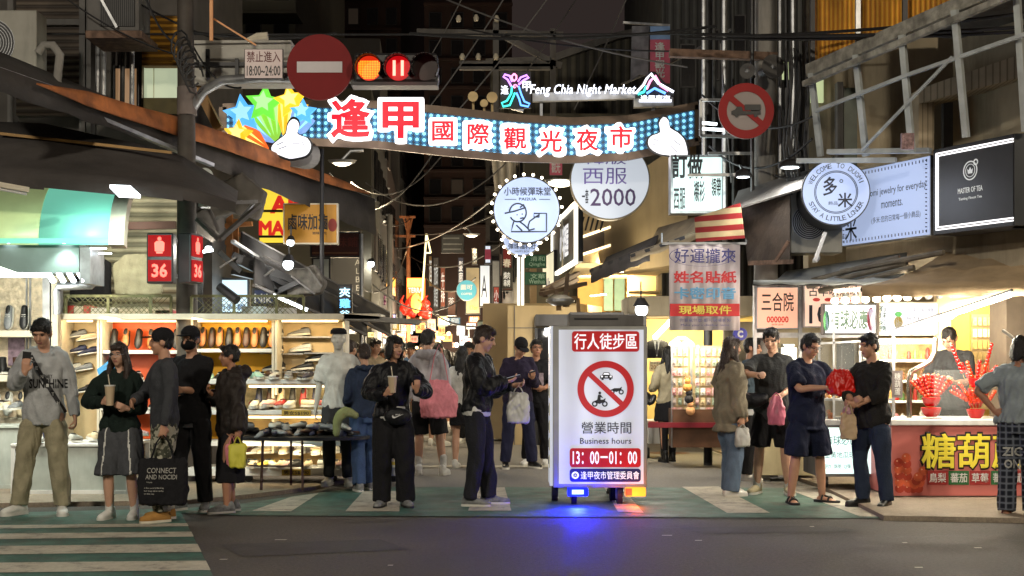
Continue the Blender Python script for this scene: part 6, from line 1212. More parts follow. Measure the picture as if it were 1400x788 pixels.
t=thing('duct_box','rusty dark sheet-metal duct box beneath the utility pole','duct',W(1050,360,15.9));mb=MB();mb.hull([W(1022,360,15.9),W(1080,358,15.2),W(1082,358,16.2),W(1024,360,16.9),W(1013,276,15.9),W(1080,260,15.2),W(1082,260,16.2),W(1015,276,16.9)]);mb.build('casing',mat('rusty_sheet',c(72,62,54),.65,.4,.45,5,bump=.3,dirt=.5),t);mb=MB();mb.bar(W(1025,360,15.8),W(1082,358,15.1),.05);mb.bar(W(1060,358,15.2),W(1078,330,15.1),.03);mb.build('bracket',m_rust,t)
aircon('pale air conditioner unit half hidden behind the drum sign',1081,262,1152,346,15.5,.4)
t=thing('sheet_awning','dark metal sheet leaning over the duct box','awning',W(1050,270,15.5));mb=MB();mb.sheet([W(1000,288,15.6),W(1105,256,15.0),W(1110,232,15.5),W(1010,262,16.4)]);mb.build('sheet',m_grime,t,thick=.02)
for i,(x,y,rx)in enumerate(((1080,229,17),(1016,242,12))):
 D=15.2;p=W(x,y,D);t=thing('pendant_lamp','black dish lamp shining down beside the drum sign','lamp',p)if i==0 else thing('pendant_lamp','smaller black dish lamp near the tailor sign','lamp',p)
 s_=D/F;mb=MB();mb.rings([(p+V((0,0,.0)),V((rx*s_,0,0)),V((0,rx*s_*.9,0))),(p+V((0,0,.045)),V((rx*s_*.9,0,0)),V((0,rx*s_*.8,0))),(p+V((0,0,.09)),V((rx*s_*.3,0,0)),V((0,rx*s_*.3,0)))],20);mb.build('shade',m_dark,t,smooth=True);mb=MB();mb.disc(p+V((0,0,-.006)),rx*s_*.72,up=V((0,1,0)));mb.build('diffuser',g_cool,t);mb=MB();mb.bar(p+V((0,.05,.09)),p+V((.05,.5,.2)),.025);mb.build('arm',m_dark,t)
 lamp('pendant_light',p+V((0,-.02,-.05)),30,(1,.96,.88),.1,'SPOT',target=p+V((0,.1,-2)),spot=150)
clutter('hose_bundle','corrugated grey hoses and cables under the pale blue banner',[(1104,392,15.2,1240,360,14.4),(1120,398,15.1,1250,366,14.3),(1110,384,15.3,1230,352,14.5),(1150,372,15,1290,345,14)],.06,mat('dusty_hose',c(105,98,86),.7,var=.4),'hose',True)
clutter('support_strut','perforated steel strut below the drum sign',[(1114,357,14.9,1128,318,14.9),(1114,357,14.9,1118,352,15.4)],.05,m_white,'strut')
def canopy(label,q,dr,m,nx=10,ny=5,sag=.08,bar=True):
 cc=sum(q,V())/4;t=thing('awning',label,'awning',V((cc.x,cc.y,min(p.z for p in q))));mb=MB();vs=[]
 for i in range(nx+1):
  a=lerp3(q[0],q[1],i/nx);b=lerp3(q[3],q[2],i/nx)
  for j in range(ny+1):p=lerp3(a,b,j/ny);p.z-=sag*math.sin(math.pi*j/ny)*(1+.3*math.sin(i*2.1));vs.append(p)
 mb.add(vs,[(i*(ny+1)+j,(i+1)*(ny+1)+j,(i+1)*(ny+1)+j+1,i*(ny+1)+j+1)for i in range(nx)for j in range(ny)]);mb.build('canopy',m,t,smooth=2,thick=.015)
 mb=MB();vs=[]
 for i in range(nx*2+1):a=lerp3(q[0],q[1],i/nx/2);vs+=[a+V((0,-.012,0)),a+V((0,-.02+.015*math.sin(i*1.9),-dr-.01*math.sin(i*1.3)))]
 mb.add(vs,[(2*i,2*i+2,2*i+3,2*i+1)for i in range(nx*2)]);mb.build('valance',m,t,smooth=2,thick=.01)
 if bar:mb=MB();mb.bar(q[0]+V((0,.03,-.03)),q[1]+V((0,.03,-.03)),.045);mb.build('front_bar',m_dark,t)
 return t
m_wcan=mat('white_canvas',c(150,155,155),.8,var=.15,scale=3,dirt=.2);m_tcan=mat('tan_canvas',c(176,152,118),.85,var=.2,scale=3,dirt=.3)
canopy('white canvas awning over the snack stalls',[W(1030,384,15.0),W(1232,384,14.2),W(1240,346,15.1),W(1075,372,16.0)],.04,m_wcan)
canopy('tan canvas awning over the skewer stall',[W(1178,392,13.9),W(1420,392,13.0),W(1460,318,14.0),W(1300,340,14.8)],.10,m_tcan)
canopy('tan striped awning beside the red and white one',[W(862,348,18.2),W(1005,298,15.9),W(1012,280,17.0),W(900,312,19.4)],.10,mat('stone_canvas',c(150,135,108),.85,var=.2,dirt=.3),sag=.12)
canopy('dark folded awning sloping down in front of the lit shop',[W(808,368,19.5),W(888,336,18.0),W(900,322,18.6),W(830,352,20.2)],.20,m_aw)
t=thing('striped_awning','red and cream striped awning end next to the duct box','awning',W(984,330,15.8));mb=MB();mb.sheet([W(950,298,15.9),W(1012,278,15.5),W(1018,326,15.4),W(952,331,15.8)]);mb.build('cloth',striped('red_cream_stripes',c(150,34,36),c(200,180,140),'Z',2.4),t,thick=.02)
t=psign('tailor_sign','large white lit tailor sign with black characters behind the arch end',917,212,990,292,17.2,.25,glow('green_white_sign',(.66,.86,.84),.80,sample=True),texts=[('訂做',940,228,42,34,.05,m_ink),('西服',929,272,16,30,.03,m_ink),('襯衫',956,262,15,30,.03,m_ink),('領帶',979,256,13,26,.03,m_ink)],frame=m_steel)
psign('tall_lightbox','tall pale lit box rising behind the tailor sign',925,206,938,262,17.8,.3,g_white)
lamp('tailor_glow',W(950,260,16.7),18,(.85,1,.98),.4)
t=thing('cloth_banner','white cloth banner with blue, red and cyan characters and a red band','banner',W(963,452,15.6));D=15.6;mb=MB();vs=[]
for i in range(25):
 for j in range(2):p=W(915+97*i/24,334 if j else 452,D);p.y+=.018*math.sin(i*1.4)*(1.6-j);vs.append(p)
mb.add(vs,[(2*i,2*i+2,2*i+3,2*i+1)for i in range(24)]);mb.build('cloth',mat('banner_cloth',c(175,165,165),.8,var=.08,emit=.10,ecol=c(200,185,185)),t,smooth=2,thick=.006)
s_=D/F;mt=MB();m_bl2=mat('indigo_print',c(60,60,120),.6);m_rd2=mat('red_print',c(185,40,44),.6);m_cy2=mat('cyan_print',c(90,150,190),.6);m_yl2=mat('yellow_print',c(215,200,90),.6)
for k,(tx,y,h_,w_,mi,bo)in enumerate((('好運攏來',350,20,84,0,.01),('姓名貼紙',379,17,86,1,.045),('卡密印音',401,17,84,2,.045))):mt.mat(mi).text(tx,W(964,y,D-.045),w_*s_,h_*s_,bold=bo)
mt.mat(1);p=W(963.5,424,D-.035);mt.cbox(p,95*s_,.004,17*s_);mt.mat(3).text('現場取件',W(964,424,D-.045),72*s_,12*s_,bold=.03)
mt.mat(0).text('你要寫什麼·都可現場客製',W(964,438,D-.045),70*s_,5*s_);mt.text('Make your individual name',W(964,445,D-.045),66*s_,4*s_)
p=W(960,350,D-.04);mt.ring(p,44*s_,45*s_,.003,48,up=V((0,0,.32)))
mt.build('print',[m_bl2,m_rd2,m_cy2,m_yl2],t)
mb=MB();mb.bar(W(905,333,D),W(1020,333,D),.025);mb.bar(W(905,333,D),W(905,320,D+.6),.02);mb.bar(W(1020,333,D),W(1020,320,D+.6),.02);mb.build('hanging_rod',m_steel,t)
m_sal=glow('salmon_lit_sign',(1,.50,.34),.58,sample=True)
psign('stall_sign','salmon pink lit stall sign with three large black characters',1034,392,1092,450,15.9,.12,m_sal,frame=m_steel,texts=[('三合院',1063,413,44,26,.02,m_ink),('000000',1063,437,30,9,.05,mat('sign_red',c(210,40,30),.5)),('鹹酥滷味',1063,444,16,2.5,.0,mat('sign_red',(0,0,0)))],border=.015)
psign('stall_sign','pale salmon lit stall sign listing an old-time braised snack price',1099,386,1180,448,15.8,.12,glow('pale_salmon_sign',(1,.66,.50),.62,sample=True),frame=m_steel,texts=[('古早味滷味',1140,398,70,15,.02,m_ink),('● ● ● ●',1140,410,58,5,.0,mat('sign_red',(0,0,0))),('100',1128,430,44,26,.03,m_bink)],border=.015)
psign('stall_lightbox','tilted white lit box with green brushed characters and a red oval',1126,415,1199,458,14.9,.14,g_white,frame=m_ink,texts=[('有球必應',1161,437,50,28,.045,mat('green_black_ink',c(30,62,48),.5)),('大賣',1192,437,6,18,.0,m_white)],border=.02,extra=lambda q,cc,rt,up,n,L_,h:(MB().disc(cc+rt*.225-n*.003,.045,ry=.13).build('seal',m_red,q),MB().disc(cc-rt*.26-n*.003-up*.02,.035,ry=.11).build('drawing',mat('green_sketch',c(60,130,70),.6),q)))
psign('stall_lightbox','wide white lit menu board beyond the tilted box',1202,413,1284,459,15.1,.1,g_white,frame=m_ivory,texts=[('有\n球\n必\n應',1207,436,11,36,.02,mat('green_black_ink',(0,0,0))),('手工製作  每日現做',1258,424,36,6,.0,m_bink),('無香料',1250,436,22,6,.0,m_bink)],border=.02,extra=lambda q,cc,rt,up,n,L_,h:(MB().disc(cc-rt*.12-n*.003-up*.04,.05,ry=.07).build('pineapple',mat('pineapple_yellow',c(215,175,50),.6),q),MB().disc(cc-rt*.12-n*.002+up*.05,.04,ry=.03).build('leaves',mat('green_sketch',(0,0,0)),q)))
lamp('snack_sign_glow',W(1150,440,14.4),6,(1,.93,.82),.4)
lamp('salmon_glow',W(1063,440,15.4),8,(1,.75,.6),.3)
t=thing('track_light_rail','row of silver track spotlights under the awnings of the snack stalls','lamp',W(1210,400,14.6));mb=MB();mb.bar(W(1140,398,14.7),W(1318,388,14.3),.04);mb.build('rail',m_white,t)
for k,x in enumerate((1142,1156,1170,1184,1199,1213,1227,1241,1253,1268,1283,1298)):
 y=398-(x-1140)*.056;D=14.7-(x-1140)*.0022;p=W(x,y+11,D);lit=k<8;d_=V((-.3,-.8,-.5)if lit else(.3,-.5,-.6)).normalized();sp_=MB();u_=d_.orthogonal().normalized();v_=d_.cross(u_)
 sp_.rings([(p-d_*.05,u_*.03,v_*.03),(p+d_*.05,u_*.045,v_*.045)],12);sp_.bar(p,W(x,y,D),.015);sh_=sp_.build('spotlight',m_steel if not lit else m_white,t)
 mb=MB();mb.disc(p+d_*.053,.040 if lit else .03,rt=u_,up=v_,n=14);mb.build('spot_lens',g_bulb if lit else m_white,sh_)
 if k in(1,3,5,7):lamp('track_light',p+d_*.12,9,(1,.85,.62),.05)
t=thing('accessory_shop','bright warm yellow shop alcove with a rounded arch and racks of small packets','shop',W(1320,560,16.2));D=16.0
m_glowy=mat('warm_yellow_wall',c(245,205,95),.6,var=.04)
mb=MB();mb.pbox(1282,380,1500,690,D,.1);mb.build('back_wall',m_glowy,t)
m_glw=mat('warm_white_wall',c(235,215,170),.6,var=.04)
mb=MB();c0=W(1345,430,D-.5)
q=[W(1296,690,D-.5),W(1281,690,D-.5),W(1281,396,D-.5),W(1384,390,D-.5)]+[W(1384-k*12,400+((k/7.)**2.2)*34,D-.5)for k in range(8)]
mb.prism(q,(0,.12,0));mb.build('arch_surround',m_glw,t)
mb=MB();
for k in range(7):mb.bar(W(1384-k*12,401+((k/7.)**2.2)*34,D-.52),W(1384-(k+1)*12,401+(((k+1)/7.)**2.2)*34,D-.52),.035)
mb.build('arch_tube_light',glow('warm_arch_tube',(1,.86,.58),5),t)
mb=MB();mb.pbox(1328,430,1378,560,D-.04,.03);mb.build('packet_board',m_peg,t)
k=0
for r in range(6):
 for cc_ in range(7):
  x=1333+cc_*6.8;y=439+r*16;mb=MB();mb.pbox(x-2.6,y-5,x+2.6,y+6,D-.09,.015);solo(mb,'hair_clip_packet',mat('packet_%d'%((r*3+cc_*5)%5),c(*[(225,200,150),(205,170,110),(190,90,70),(235,225,200),(150,130,90)][(r*3+cc_*5)%5]),.4,var=.3,scale=40),'small hair clip packet, %s along in the %s row of the yellow alcove'%(ORD[cc_],ORD[r]),'packet','packets in the yellow alcove')
lamp('alcove_light',W(1340,410,D-.55),32,(1,.80,.45),.6,'AREA',target=W(1340,560,D),sx=.5);lamp('alcove_light',W(1300,440,D-.6),12,(1,.85,.55),.2)
mb=MB();mb.pbox(1376,322,1404,690,14.0,.5);solo(mb,'pillar',mat('taupe_pillar',c(104,92,78),.7,var=.2,dirt=.4),'broad taupe pillar at the right edge behind the skewer stall','pillar')
mb=MB();mb.tube([W(1222,456,14.2),W(1381,403,12.9)],.026,10);solo(mb,'tube_light',glow('blazing_tube',(1,.93,.78),9,sample=False),'long blazing tube light slanting over the skewer stall','lamp',smooth=True)
mb=MB();mb.bar(W(1220,452,14.22),W(1384,397,12.92),.035,.02);mb.bar(W(1221,452,14.2),W(1221,575,14.2),.02);solo(mb,'tube_holder',m_steel,'thin steel holder and upright carrying the long tube light','holder')
for k in range(4):lamp('tube_glow',lerp3(W(1222,456,14.2),W(1381,403,12.9),(k+.5)/4)+V((0,-.02,-.06)),34,(1,.9,.72),.08)
mb=MB();mb.bar(W(1371,452,12.7),W(1404,476,12.4),.025);solo(mb,'pole',m_ivory,'pale wooden stick propped at the right edge','stick')
DQ=13.25;s_=DQ/F;tx=X(820,DQ)
t=thing('sign_trailer','white lit box trailer with a red banner, a round no-vehicles symbol and opening hours','sign trailer',(tx,DQ+.3,0))
g_tr=mat('trailer_white_acrylic',(.55,.57,.60),.35,var=.06,scale=3,dirt=.10,emit=.25,ecol=(.76,.82,.98));nt=g_tr.node_tree;w1=nt.nodes.new('ShaderNodeTexWave');w1.inputs['Scale'].default_value=1.1;w1.inputs['Distortion'].default_value=.6;r1=nt.nodes.new('ShaderNodeMapRange');r1.inputs[3].default_value=.24;r1.inputs[4].default_value=.38;c1=nt.nodes.new('ShaderNodeTexCoord')
nt.links.new(c1.outputs['Object'],w1.inputs['Vector']);nt.links.new(w1.outputs['Fac'],r1.inputs[0]);nt.links.new(r1.outputs[0],nt.nodes['Principled BSDF'].inputs['Emission Strength'])
mb=MB();mb.pbox(756,446,885,667,DQ,.62);mb.build('cabinet',mat('trailer_aluminium',c(165,165,160),.4,.3,.1,dirt=.15),t,bevel=.01)
mb=MB();mb.pbox(764,451,880,662,DQ-.008,.012);mb.build('front_panel',g_tr,t)
mb=MB();a=W(752,446,DQ);mb.box(a.x,DQ+.03,Z(665,DQ),W(757,446,DQ).x-.003,DQ+.6,a.z);mb.build('side_panel',g_tr,t)
mb=MB();mb.pbox(778,431,880,446,DQ+.1,.4);mb.build('roof_box',m_grime,t,bevel=.004);mb=MB();mb.pbox(785,435,845,437,DQ+.09,.02);mb.build('slot',m_ink,t)
def rrect(mb,x0,y0,x1,y1,D,r=4,t_=.006):
 pts=[]
 for cx_,cy_,a0 in((x1-r,y1-r,-90),(x1-r,y0+r,0),(x0+r,y0+r,90),(x0+r,y1-r,180)):
  for k in range(5):a=R(a0+90*k/4);pts.append(W(cx_+r*math.cos(a),cy_-r*math.sin(a),D))
 return mb.prism(pts,(0,t_,0))
g_rp=mat('red_film',c(190,34,38),.4,var=.04,emit=.14,ecol=c(200,30,35));g_np=mat('navy_film',c(40,44,92),.4,var=.04,emit=.08,ecol=c(40,44,100));g_bk=m_ink;g_wl=glow('white_film',(.92,.92,.95),.70)
mb=MB();rrect(mb,782,453,874,481,DQ-.017);mb.build('red_banner',g_rp,t)
mb=MB();rrect(mb,779,613,876,639,DQ-.017);mb.build('hours_banner',g_rp,t)
mb=MB();rrect(mb,779,641,876,659,DQ-.017);mb.build('navy_banner',g_np,t)
mb=MB();mb.text('行人徒步區',W(828,467,DQ-.022),86*s_,22*s_,bold=.02);mb.text('13：00－01：00',W(827,626,DQ-.022),88*s_,18*s_,bold=.03);mb.text('逢甲夜市管理委員會',W(834,650,DQ-.022),80*s_,11*s_,bold=.01);mb.ring(W(786.5,650,DQ-.021),.020,.036,.002,20)
for k in range(6):a=R(k*60);mb.bar(W(786.5,650,DQ-.022),W(786.5,650,DQ-.022)+V((math.cos(a),0,math.sin(a)))*.03,.007,.002)
mb.build('white_lettering',g_wl,t)
mb=MB();mb.text('營業時間',W(829,585,DQ-.014),68*s_,16*s_,bold=.005);mb.text('Business hours',W(828,603,DQ-.014),70*s_,8*s_,bold=.008);mb.build('black_lettering',mat('dark_film',c(48,48,54),.5),t)
mb=MB();pc=W(828,532,DQ-.020);mb.ring(pc,29.5*s_,38.5*s_,.005,56);u=(V((1,0,-1))).normalized();mb.cbox(pc,64*s_,.006,7*s_,Matrix.Rotation(R(43),3,'Y'));mb.build('prohibition_ring',g_rp,t)
mb=MB()
def car(mb,x,y,k):
 P_=lambda a,b:W(x+a*k,y-b*k,DQ-.014)
 mb.sheet([P_(a,b)for a,b in((-9,-3),(-9,1),(-6,2),(-4,6),(4,6),(6,2),(9,1),(9,-3))]);mb.sheet([P_(a,b)for a,b in((-7,-5),(-7,-3),(-4,-3),(-4,-5))]);mb.sheet([P_(a,b)for a,b in((7,-5),(7,-3),(4,-3),(4,-5))])
car(mb,829,515,.95)
def bike(mb,x,y,k,rider):
 P_=lambda a,b:W(x+a*k,y-b*k,DQ-.014)
 for sx in(-6,6):mb.ring(P_(sx,-3),1.8*k*s_,3.4*k*s_,.002,16)
 mb.sheet([P_(a,b)for a,b in((-7,0),(-3,2),(4,2),(7,4),(6,0),(0,-3),(-4,-2))])
 if rider:mb.sheet([P_(a,b)for a,b in((-3,2),(-2,8),(1,8),(4,4),(1,5),(1,1))]);mb.disc(P_(0,10),1.7*k*s_,n=10)
bike(mb,843,533,1.05,False);bike(mb,820,549,1.15,True);mb.build('vehicle_symbols',g_bk,t)
mb=MB()
mb.sheet([W(829+a*.95,515-b*.95,DQ-.017)for a,b in((-4.6,2.6),(4.6,2.6),(3.2,5),(-3.2,5))]);mb.disc(W(823,515,DQ-.017),.010,n=10);mb.disc(W(835,515,DQ-.017),.010,n=10);mb.pbox(827,515,831,516,DQ-.017,.001)
mb.build('window_highlight',g_wl,t)
mb=MB();xs_=W(752,446,DQ).x-.004
for k in range(5):z0=Z(545+24*k,DQ);mb.mat(0).box(xs_,DQ+.10,z0,xs_+.003,DQ+.20,z0+.12);mb.mat(1).box(xs_-.002,DQ+.30,z0+.02,xs_+.001,DQ+.5,z0+.09)
mb.mat(1);mb.text('禁止車輛進入',V((xs_-.002,DQ+.3,Z(490,DQ))),.35,.10,rt=V((0,-1,0)));mb.mat(0);mb.build('side_print',[mat('yellow_print',(0,0,0)),mat('grey_print',c(120,120,118),.6)],t)
mb=MB();rrect(mb,776,667,804,679,DQ-.05,2,.06);mb.build('blue_lamp',glow('blue_beacon',(.002,.012,1),1.6,sample=True),t)
mb=MB();mb.pbox(782,670,798,676,DQ-.056,.004);mb.build('blue_lamp_core',glow('blue_core',(.45,.65,1),1.6),t)
mb=MB();rrect(mb,855,667,883,679,DQ-.05,2,.06);mb.build('amber_lamp',glow('amber_beacon',(1,.30,.02),1.6,sample=True),t)
mb=MB();mb.pbox(855,668,864,678,DQ-.056,.004);mb.build('amber_lamp_core',glow('red_core',(1,.05,.02),1.5),t)
for x,y,w_ in((789,0,1),(852,0,1)):
 wc=V((X(x,DQ),DQ+.16,.115));mb=MB();mb.disc(wc+V((0,0,0)),.115,.05,28,rt=V((0,1,0)),up=V((0,0,1)));w1=mb.build('wheel',m_solek,t);mb=MB();mb.disc(wc+V((-.003,0,0)),.06,.056,20,rt=V((0,1,0)),up=V((0,0,1)));mb.build('rim',m_steel,w1);mb=MB();mb.cbox(wc+V((-.025,0,.13)),.06,.05,.12);mb.build('fork',m_dark,t)
for x in(765,847):mb=MB();wc=V((X(x,DQ),DQ+.5,.12));mb.disc(wc,.12,.06,28,rt=V((0,1,0)));mb.cbox(wc+V((-.03,0,.12)),.07,.05,.1);mb.build('wheel',m_solek,t)
lamp('blue_glow',W(790,680,DQ-.22),130,(.004,.008,1),.07,'SPOT',target=W(790,735,DQ-.9),spot=125);lamp('blue_spill',W(789,678,DQ-.15),14,(.01,.015,1),.05);lamp('amber_glow',W(869,680,DQ-.15),4,(1,.12,.02),.05)
lamp('trailer_face_glow',W(820,560,DQ-.5),5,(.9,.92,1),.5)
DC=13.7
t=thing('skewer_stall','pink-fronted candied fruit skewer stall with large yellow characters','stall',(X(1300,DC),DC+.4,.045))
mb=MB();mb.pbox(1218,574,1440,582,DC-.04,.95);mb.build('counter_top',m_white,t,bevel=.008)
mb=MB();mb.pbox(1219,582,1438,678,DC,.85);mb.build('front_panel',mat('dusty_pink_panel',c(200,112,104),.5,var=.08,emit=.05,ecol=c(200,110,100)),t)
s_=DC/F;mt=MB()
mt.mat(0).text('糖葫蘆',W(1331,617,DC-.008),148*s_,54*s_,halo=.045,dep=.008);mt.mat(1).text('糖葫蘆',W(1331,617,DC-.020),142*s_,48*s_,bold=.03);mt.build('large_characters',[m_ink,mat('candy_yellow',c(235,215,60),.5,var=.1,emit=.1,ecol=(.9,.75,.1))],t)
m_fg=mat('leaf_green_film',c(45,105,60),.5);m_rf=mat('brick_red_film',c(165,50,50),.5)
for k,(w1,m)in enumerate((('鳥梨',m_rf),('蕃茄',m_fg),('草莓',m_rf),('蕃茄',m_fg),('葡萄',m_rf))):
 x=1282+k*29;mb=MB();mb.pbox(x-13.8,644,x+13.8,663,DC-.012,.008);o=mb.build('flavour_label',m,t);mb=MB();mb.text(w1,W(x,653.5,DC-.016),23*s_,13*s_,bold=.02);mb.build('lettering',m_white,o)
mb=MB();m_cand=mat('painted_candy',c(176,58,40),.4,var=.3,scale=14)
for bx,n,dx,dy in((1242,6,-1.5,-9.5),(1230,5,-1,-10),(1256,4,5,-9),(1248,4,6,-6)):
 for k in range(n):
  q_=W(bx+dx*k*.4,668+dy*k*.98*.9,DC-.006-.001*k-.0003*(bx%7));mb.mat((k+bx)%2).disc(q_,6.4*s_,n=14);mb.mat(2).disc(q_+V((-.014,-.0002,.016)),.009,n=8)
mb.build('candy_picture',[m_cand,mat('painted_candy_light',c(205,92,58),.4,var=.3,scale=14),mat('painted_glint',c(235,180,150),.4)],t)
for x in(1236,1322,1345,1420):mb=MB();wc=V((X(x,DC),DC+.12,.10));mb.disc(wc,.055,.03,18,rt=V((0,1,0)));mb.bar(wc+V((-.015,0,.03)),wc+V((-.015,0,.10)),.03);mb.build('castor',m_black,t)
mb=MB();mb.pbox(1238,686,1350,689,DC+.2,.03);mb.build('under_bar',m_dark,t)
mb=MB();
for q in(((1243,578),(1243,520),(1246,508),(1262,500),(1272,494),(1278,482),(1279,462)),):mb.tube([W(x,y,14.05)for x,y in q],.028,10)
mb.build('curved_frame',mat('polished_steel',c(170,165,150),.2,.9,.05),t,smooth=True)
mb=MB();mb.pbox(1277,506,1325,575,13.85,.012);mb.build('splash_screen',mat('clear_screen',(.8,.85,.85),.05,var=0,alpha=.04),t)
m_crt=mat('candied_red',c(190,18,14),.12,var=.1,coat=.6);m_crd=mat('candied_orange_red',c(215,60,24),.15,var=.1,coat=.6);m_bowl=mat('red_bowl_plastic',c(200,20,20),.25,var=.05,coat=.3);m_stick=mat('bamboo_stick',c(190,160,100),.7,var=.1)
def skewer(label,b,d_,n=6,m=m_crt,L_=.30):
 d_=V(d_).normalized();t=thing('fruit_skewer',label,'skewer',b,group='candied fruit skewers in the red bowls');mb=MB();mb.tube([b-d_*.02,b+d_*(L_+.03)],.003,5);mb.build('stick',m_stick,t)
 mb=MB()
 for k in range(n):mb.ell(b+d_*(.06+(L_-.06)*k/(n-1)),(.0205,.0205,.022),10,7)
 mb.build('fruit',m,t,smooth=2)
def bowls(label,px,base,n,r):
 p0=W(px,base,DC+.25);t=thing('bowl_stack',label,'bowl stack',p0)
 for k in range(n):
  z0=k*.105;mb=MB();rr=r*(1-.07*k);mb.rings([(p0+V((0,0,z0)),V((rr*.5,0,0)),V((0,rr*.5,0))),(p0+V((0,0,z0+.03)),V((rr*.8,0,0)),V((0,rr*.8,0))),(p0+V((0,0,z0+.09)),V((rr,0,0)),V((0,rr,0))),(p0+V((0,0,z0+.095)),V((rr*.93,0,0)),V((0,rr*.93,0))),(p0+V((0,0,z0+.05)),V((rr*.6,0,0)),V((0,rr*.6,0)))],22);mb.build('bowl',m_bowl,t,smooth=True)
 mb=MB();mb.disc(p0+V((0,0,-.012)),r*1.05,.02,up=V((0,1,0)));mb.build('plate',mat('smoked_plate',c(110,90,80),.3),t);return p0
pa=bowls('stack of two red bowls holding a fan of candied skewers nearer the steel frame',1273,570,2,.105);pb_=bowls('taller stack of four red bowls holding candied skewers near the woman in checked trousers',1334,572,4,.095)
random.seed(3)
for k in range(15):a=-44+88*k/14;skewer('candied skewer, %s in the fan of the shorter bowl stack'%ORD[k],pa+V((.05*math.sin(R(a)),random.uniform(-.05,.03),.17)),(math.sin(R(a))*.9,random.uniform(-.25,.1),math.cos(R(a))*.9),m=m_crt if k%3 else m_crd,n=6,L_=.25)
for k in range(9):a=[-62,-50,-38,-30,-20,8,22,40,55][k];skewer('candied skewer, %s around the taller bowl stack'%ORD[k],pb_+V((.05*math.sin(R(a)),random.uniform(-.05,.03),.16 if k<3 else .34)),(math.sin(R(a))*.9,-.1,math.cos(R(a))*.9),m=m_crt if k%2 else m_crd,n=6,L_=.24)
for k in range(2):skewer('long candied skewer rising %s from the taller bowl stack'%('left-leaning high','upright high')[k],pb_+V((-.12+.19*k,.0,.42)),(-.35+.6*k,0,.9),n=8,L_=.34)
for k in range(5):skewer('candied tomato skewer, %s hanging low on the taller bowl stack'%ORD[k],pb_+V((-.06+.03*k,-.10,.12)),(-.5+.22*k,-.3,.75),m=m_crd,n=5,L_=.18)
lamp('stall_light',W(1300,480,DC-.2),16,(1,.85,.6),.2)
t=thing('price_card','small grey price card standing on the counter beside the steel frame','card',W(1227,540,DC));mb=MB();mb.pbox(1220,507,1234,544,DC+.05,.02);mb.build('card',mat('grey_card',c(120,110,110),.6),t);mb=MB();mb.text('糖\n葫\n蘆',W(1227,525,DC+.045),.06,.22);mb.build('lettering',m_white,t)
DK=14.5
t=thing('snack_stall','stainless snack stall with a glass case and a lit white front panel','stall',(X(1150,DK),DK+.4,.045))
mb=MB();mb.pbox(1118,574,1222,582,DK-.02,.8);mb.build('counter_top',m_steel,t,bevel=.006)
mb=MB();mb.pbox(1119,582,1221,652,DK,.75);mb.build('cabinet',m_grime,t)
sgn=MB();sgn.pbox(1121,585,1216,648,DK-.015,.012);f_=sgn.build('lit_panel',glow('mint_white_panel',(.75,.95,.92),.95,sample=True),t);mb=MB();mb.text('有球必應',W(1150,602,DK-.02),.34,.10,bold=.01);mb.text('金黃地瓜球',W(1148,622,DK-.02),.32,.07);mb.text('現炸  酥脆  Q彈',W(1145,638,DK-.02),.28,.05);mb.build('lettering',mat('teal_ink',c(70,120,125),.6),f_)
mb=MB()
for a,b in(((1120,574),(1120,470)),((1176,574),(1176,470)),((1222,574),(1222,462)),((1120,470),(1222,464)),((1120,520),(1222,520)),((1140,574),(1140,415))):mb.bar(W(*a,DK+.05),W(*b,DK+.05),.022)
mb.build('case_frame',m_steel,t)
mb=MB();mb.pbox(1122,470,1220,574,DK+.07,.008);mb.build('glass_pane',mat('case_glass',(.8,.85,.85),.05,var=0,alpha=.04),t)
for yy in(545,):mb=MB();mb.pbox(1122,yy,1220,yy+3,DK+.1,.5);mb.build('inner_shelf',m_steel,t)
for x in(1135,1205):mb=MB();wc=V((X(x,DK),DK+.15,.12));mb.disc(wc,.07,.03,18,rt=V((0,1,0)));mb.bar(wc+V((-.015,0,.0)),wc+V((-.015,0,.18)),.04);mb.build('castor',m_black,t)
random.seed(9)
for k in range(10):
 x=1128+9.6*k;mb=MB();p=W(x,574 if k%2 else 545,DK+.3)
 for j in range(9):mb.ell(p+V((random.uniform(-.04,.04),random.uniform(-.08,.08),.025+.03*(j//4))),(.024,.024,.024),8,6)
 mb.add([p+V((a*.06,b*.11,0))for a,b in((-1,-1),(1,-1),(1,1),(-1,1))],[(0,1,2,3)]);solo(mb,'snack_tray',mat('fried_snack_%d'%(k%3),c(*[(205,140,60),(180,105,50),(215,175,110)][k%3]),.5,var=.3,scale=30),'tray of %s fried balls, %s along in the glass case'%(['golden','brown','pale'][k%3],ORD[k]),'snack tray','trays in the glass case')
lamp('case_light',W(1170,480,DK+.3),22,(1,.86,.6),.5,'AREA',target=W(1170,570,DK+.3),sx=.2)
mb=MB();mb.pbox(1180,464,1282,470,14.95,.04);solo(mb,'tube_light',g_cool,'white strip lamp under the menu board','lamp')
t=thing('goods_shelf','tall lit shelf of small toys and trinkets behind the menu board','shelf',W(1245,575,15.6));mb=MB();mb.pbox(1185,462,1282,690,15.9,.06);mb.build('back_panel',mat('warm_shelf_back',c(190,160,110),.6,var=.5,scale=12),t)
for yy in(492,520,548,576):mb=MB();mb.pbox(1187,yy,1280,yy+3,15.55,.35);mb.build('shelf',m_white,t)
random.seed(21)
cn=[('red',(190,50,40)),('white',(220,215,205)),('green',(90,130,70)),('brown',(120,80,50)),('yellow',(220,180,80)),('pink',(215,140,140))]
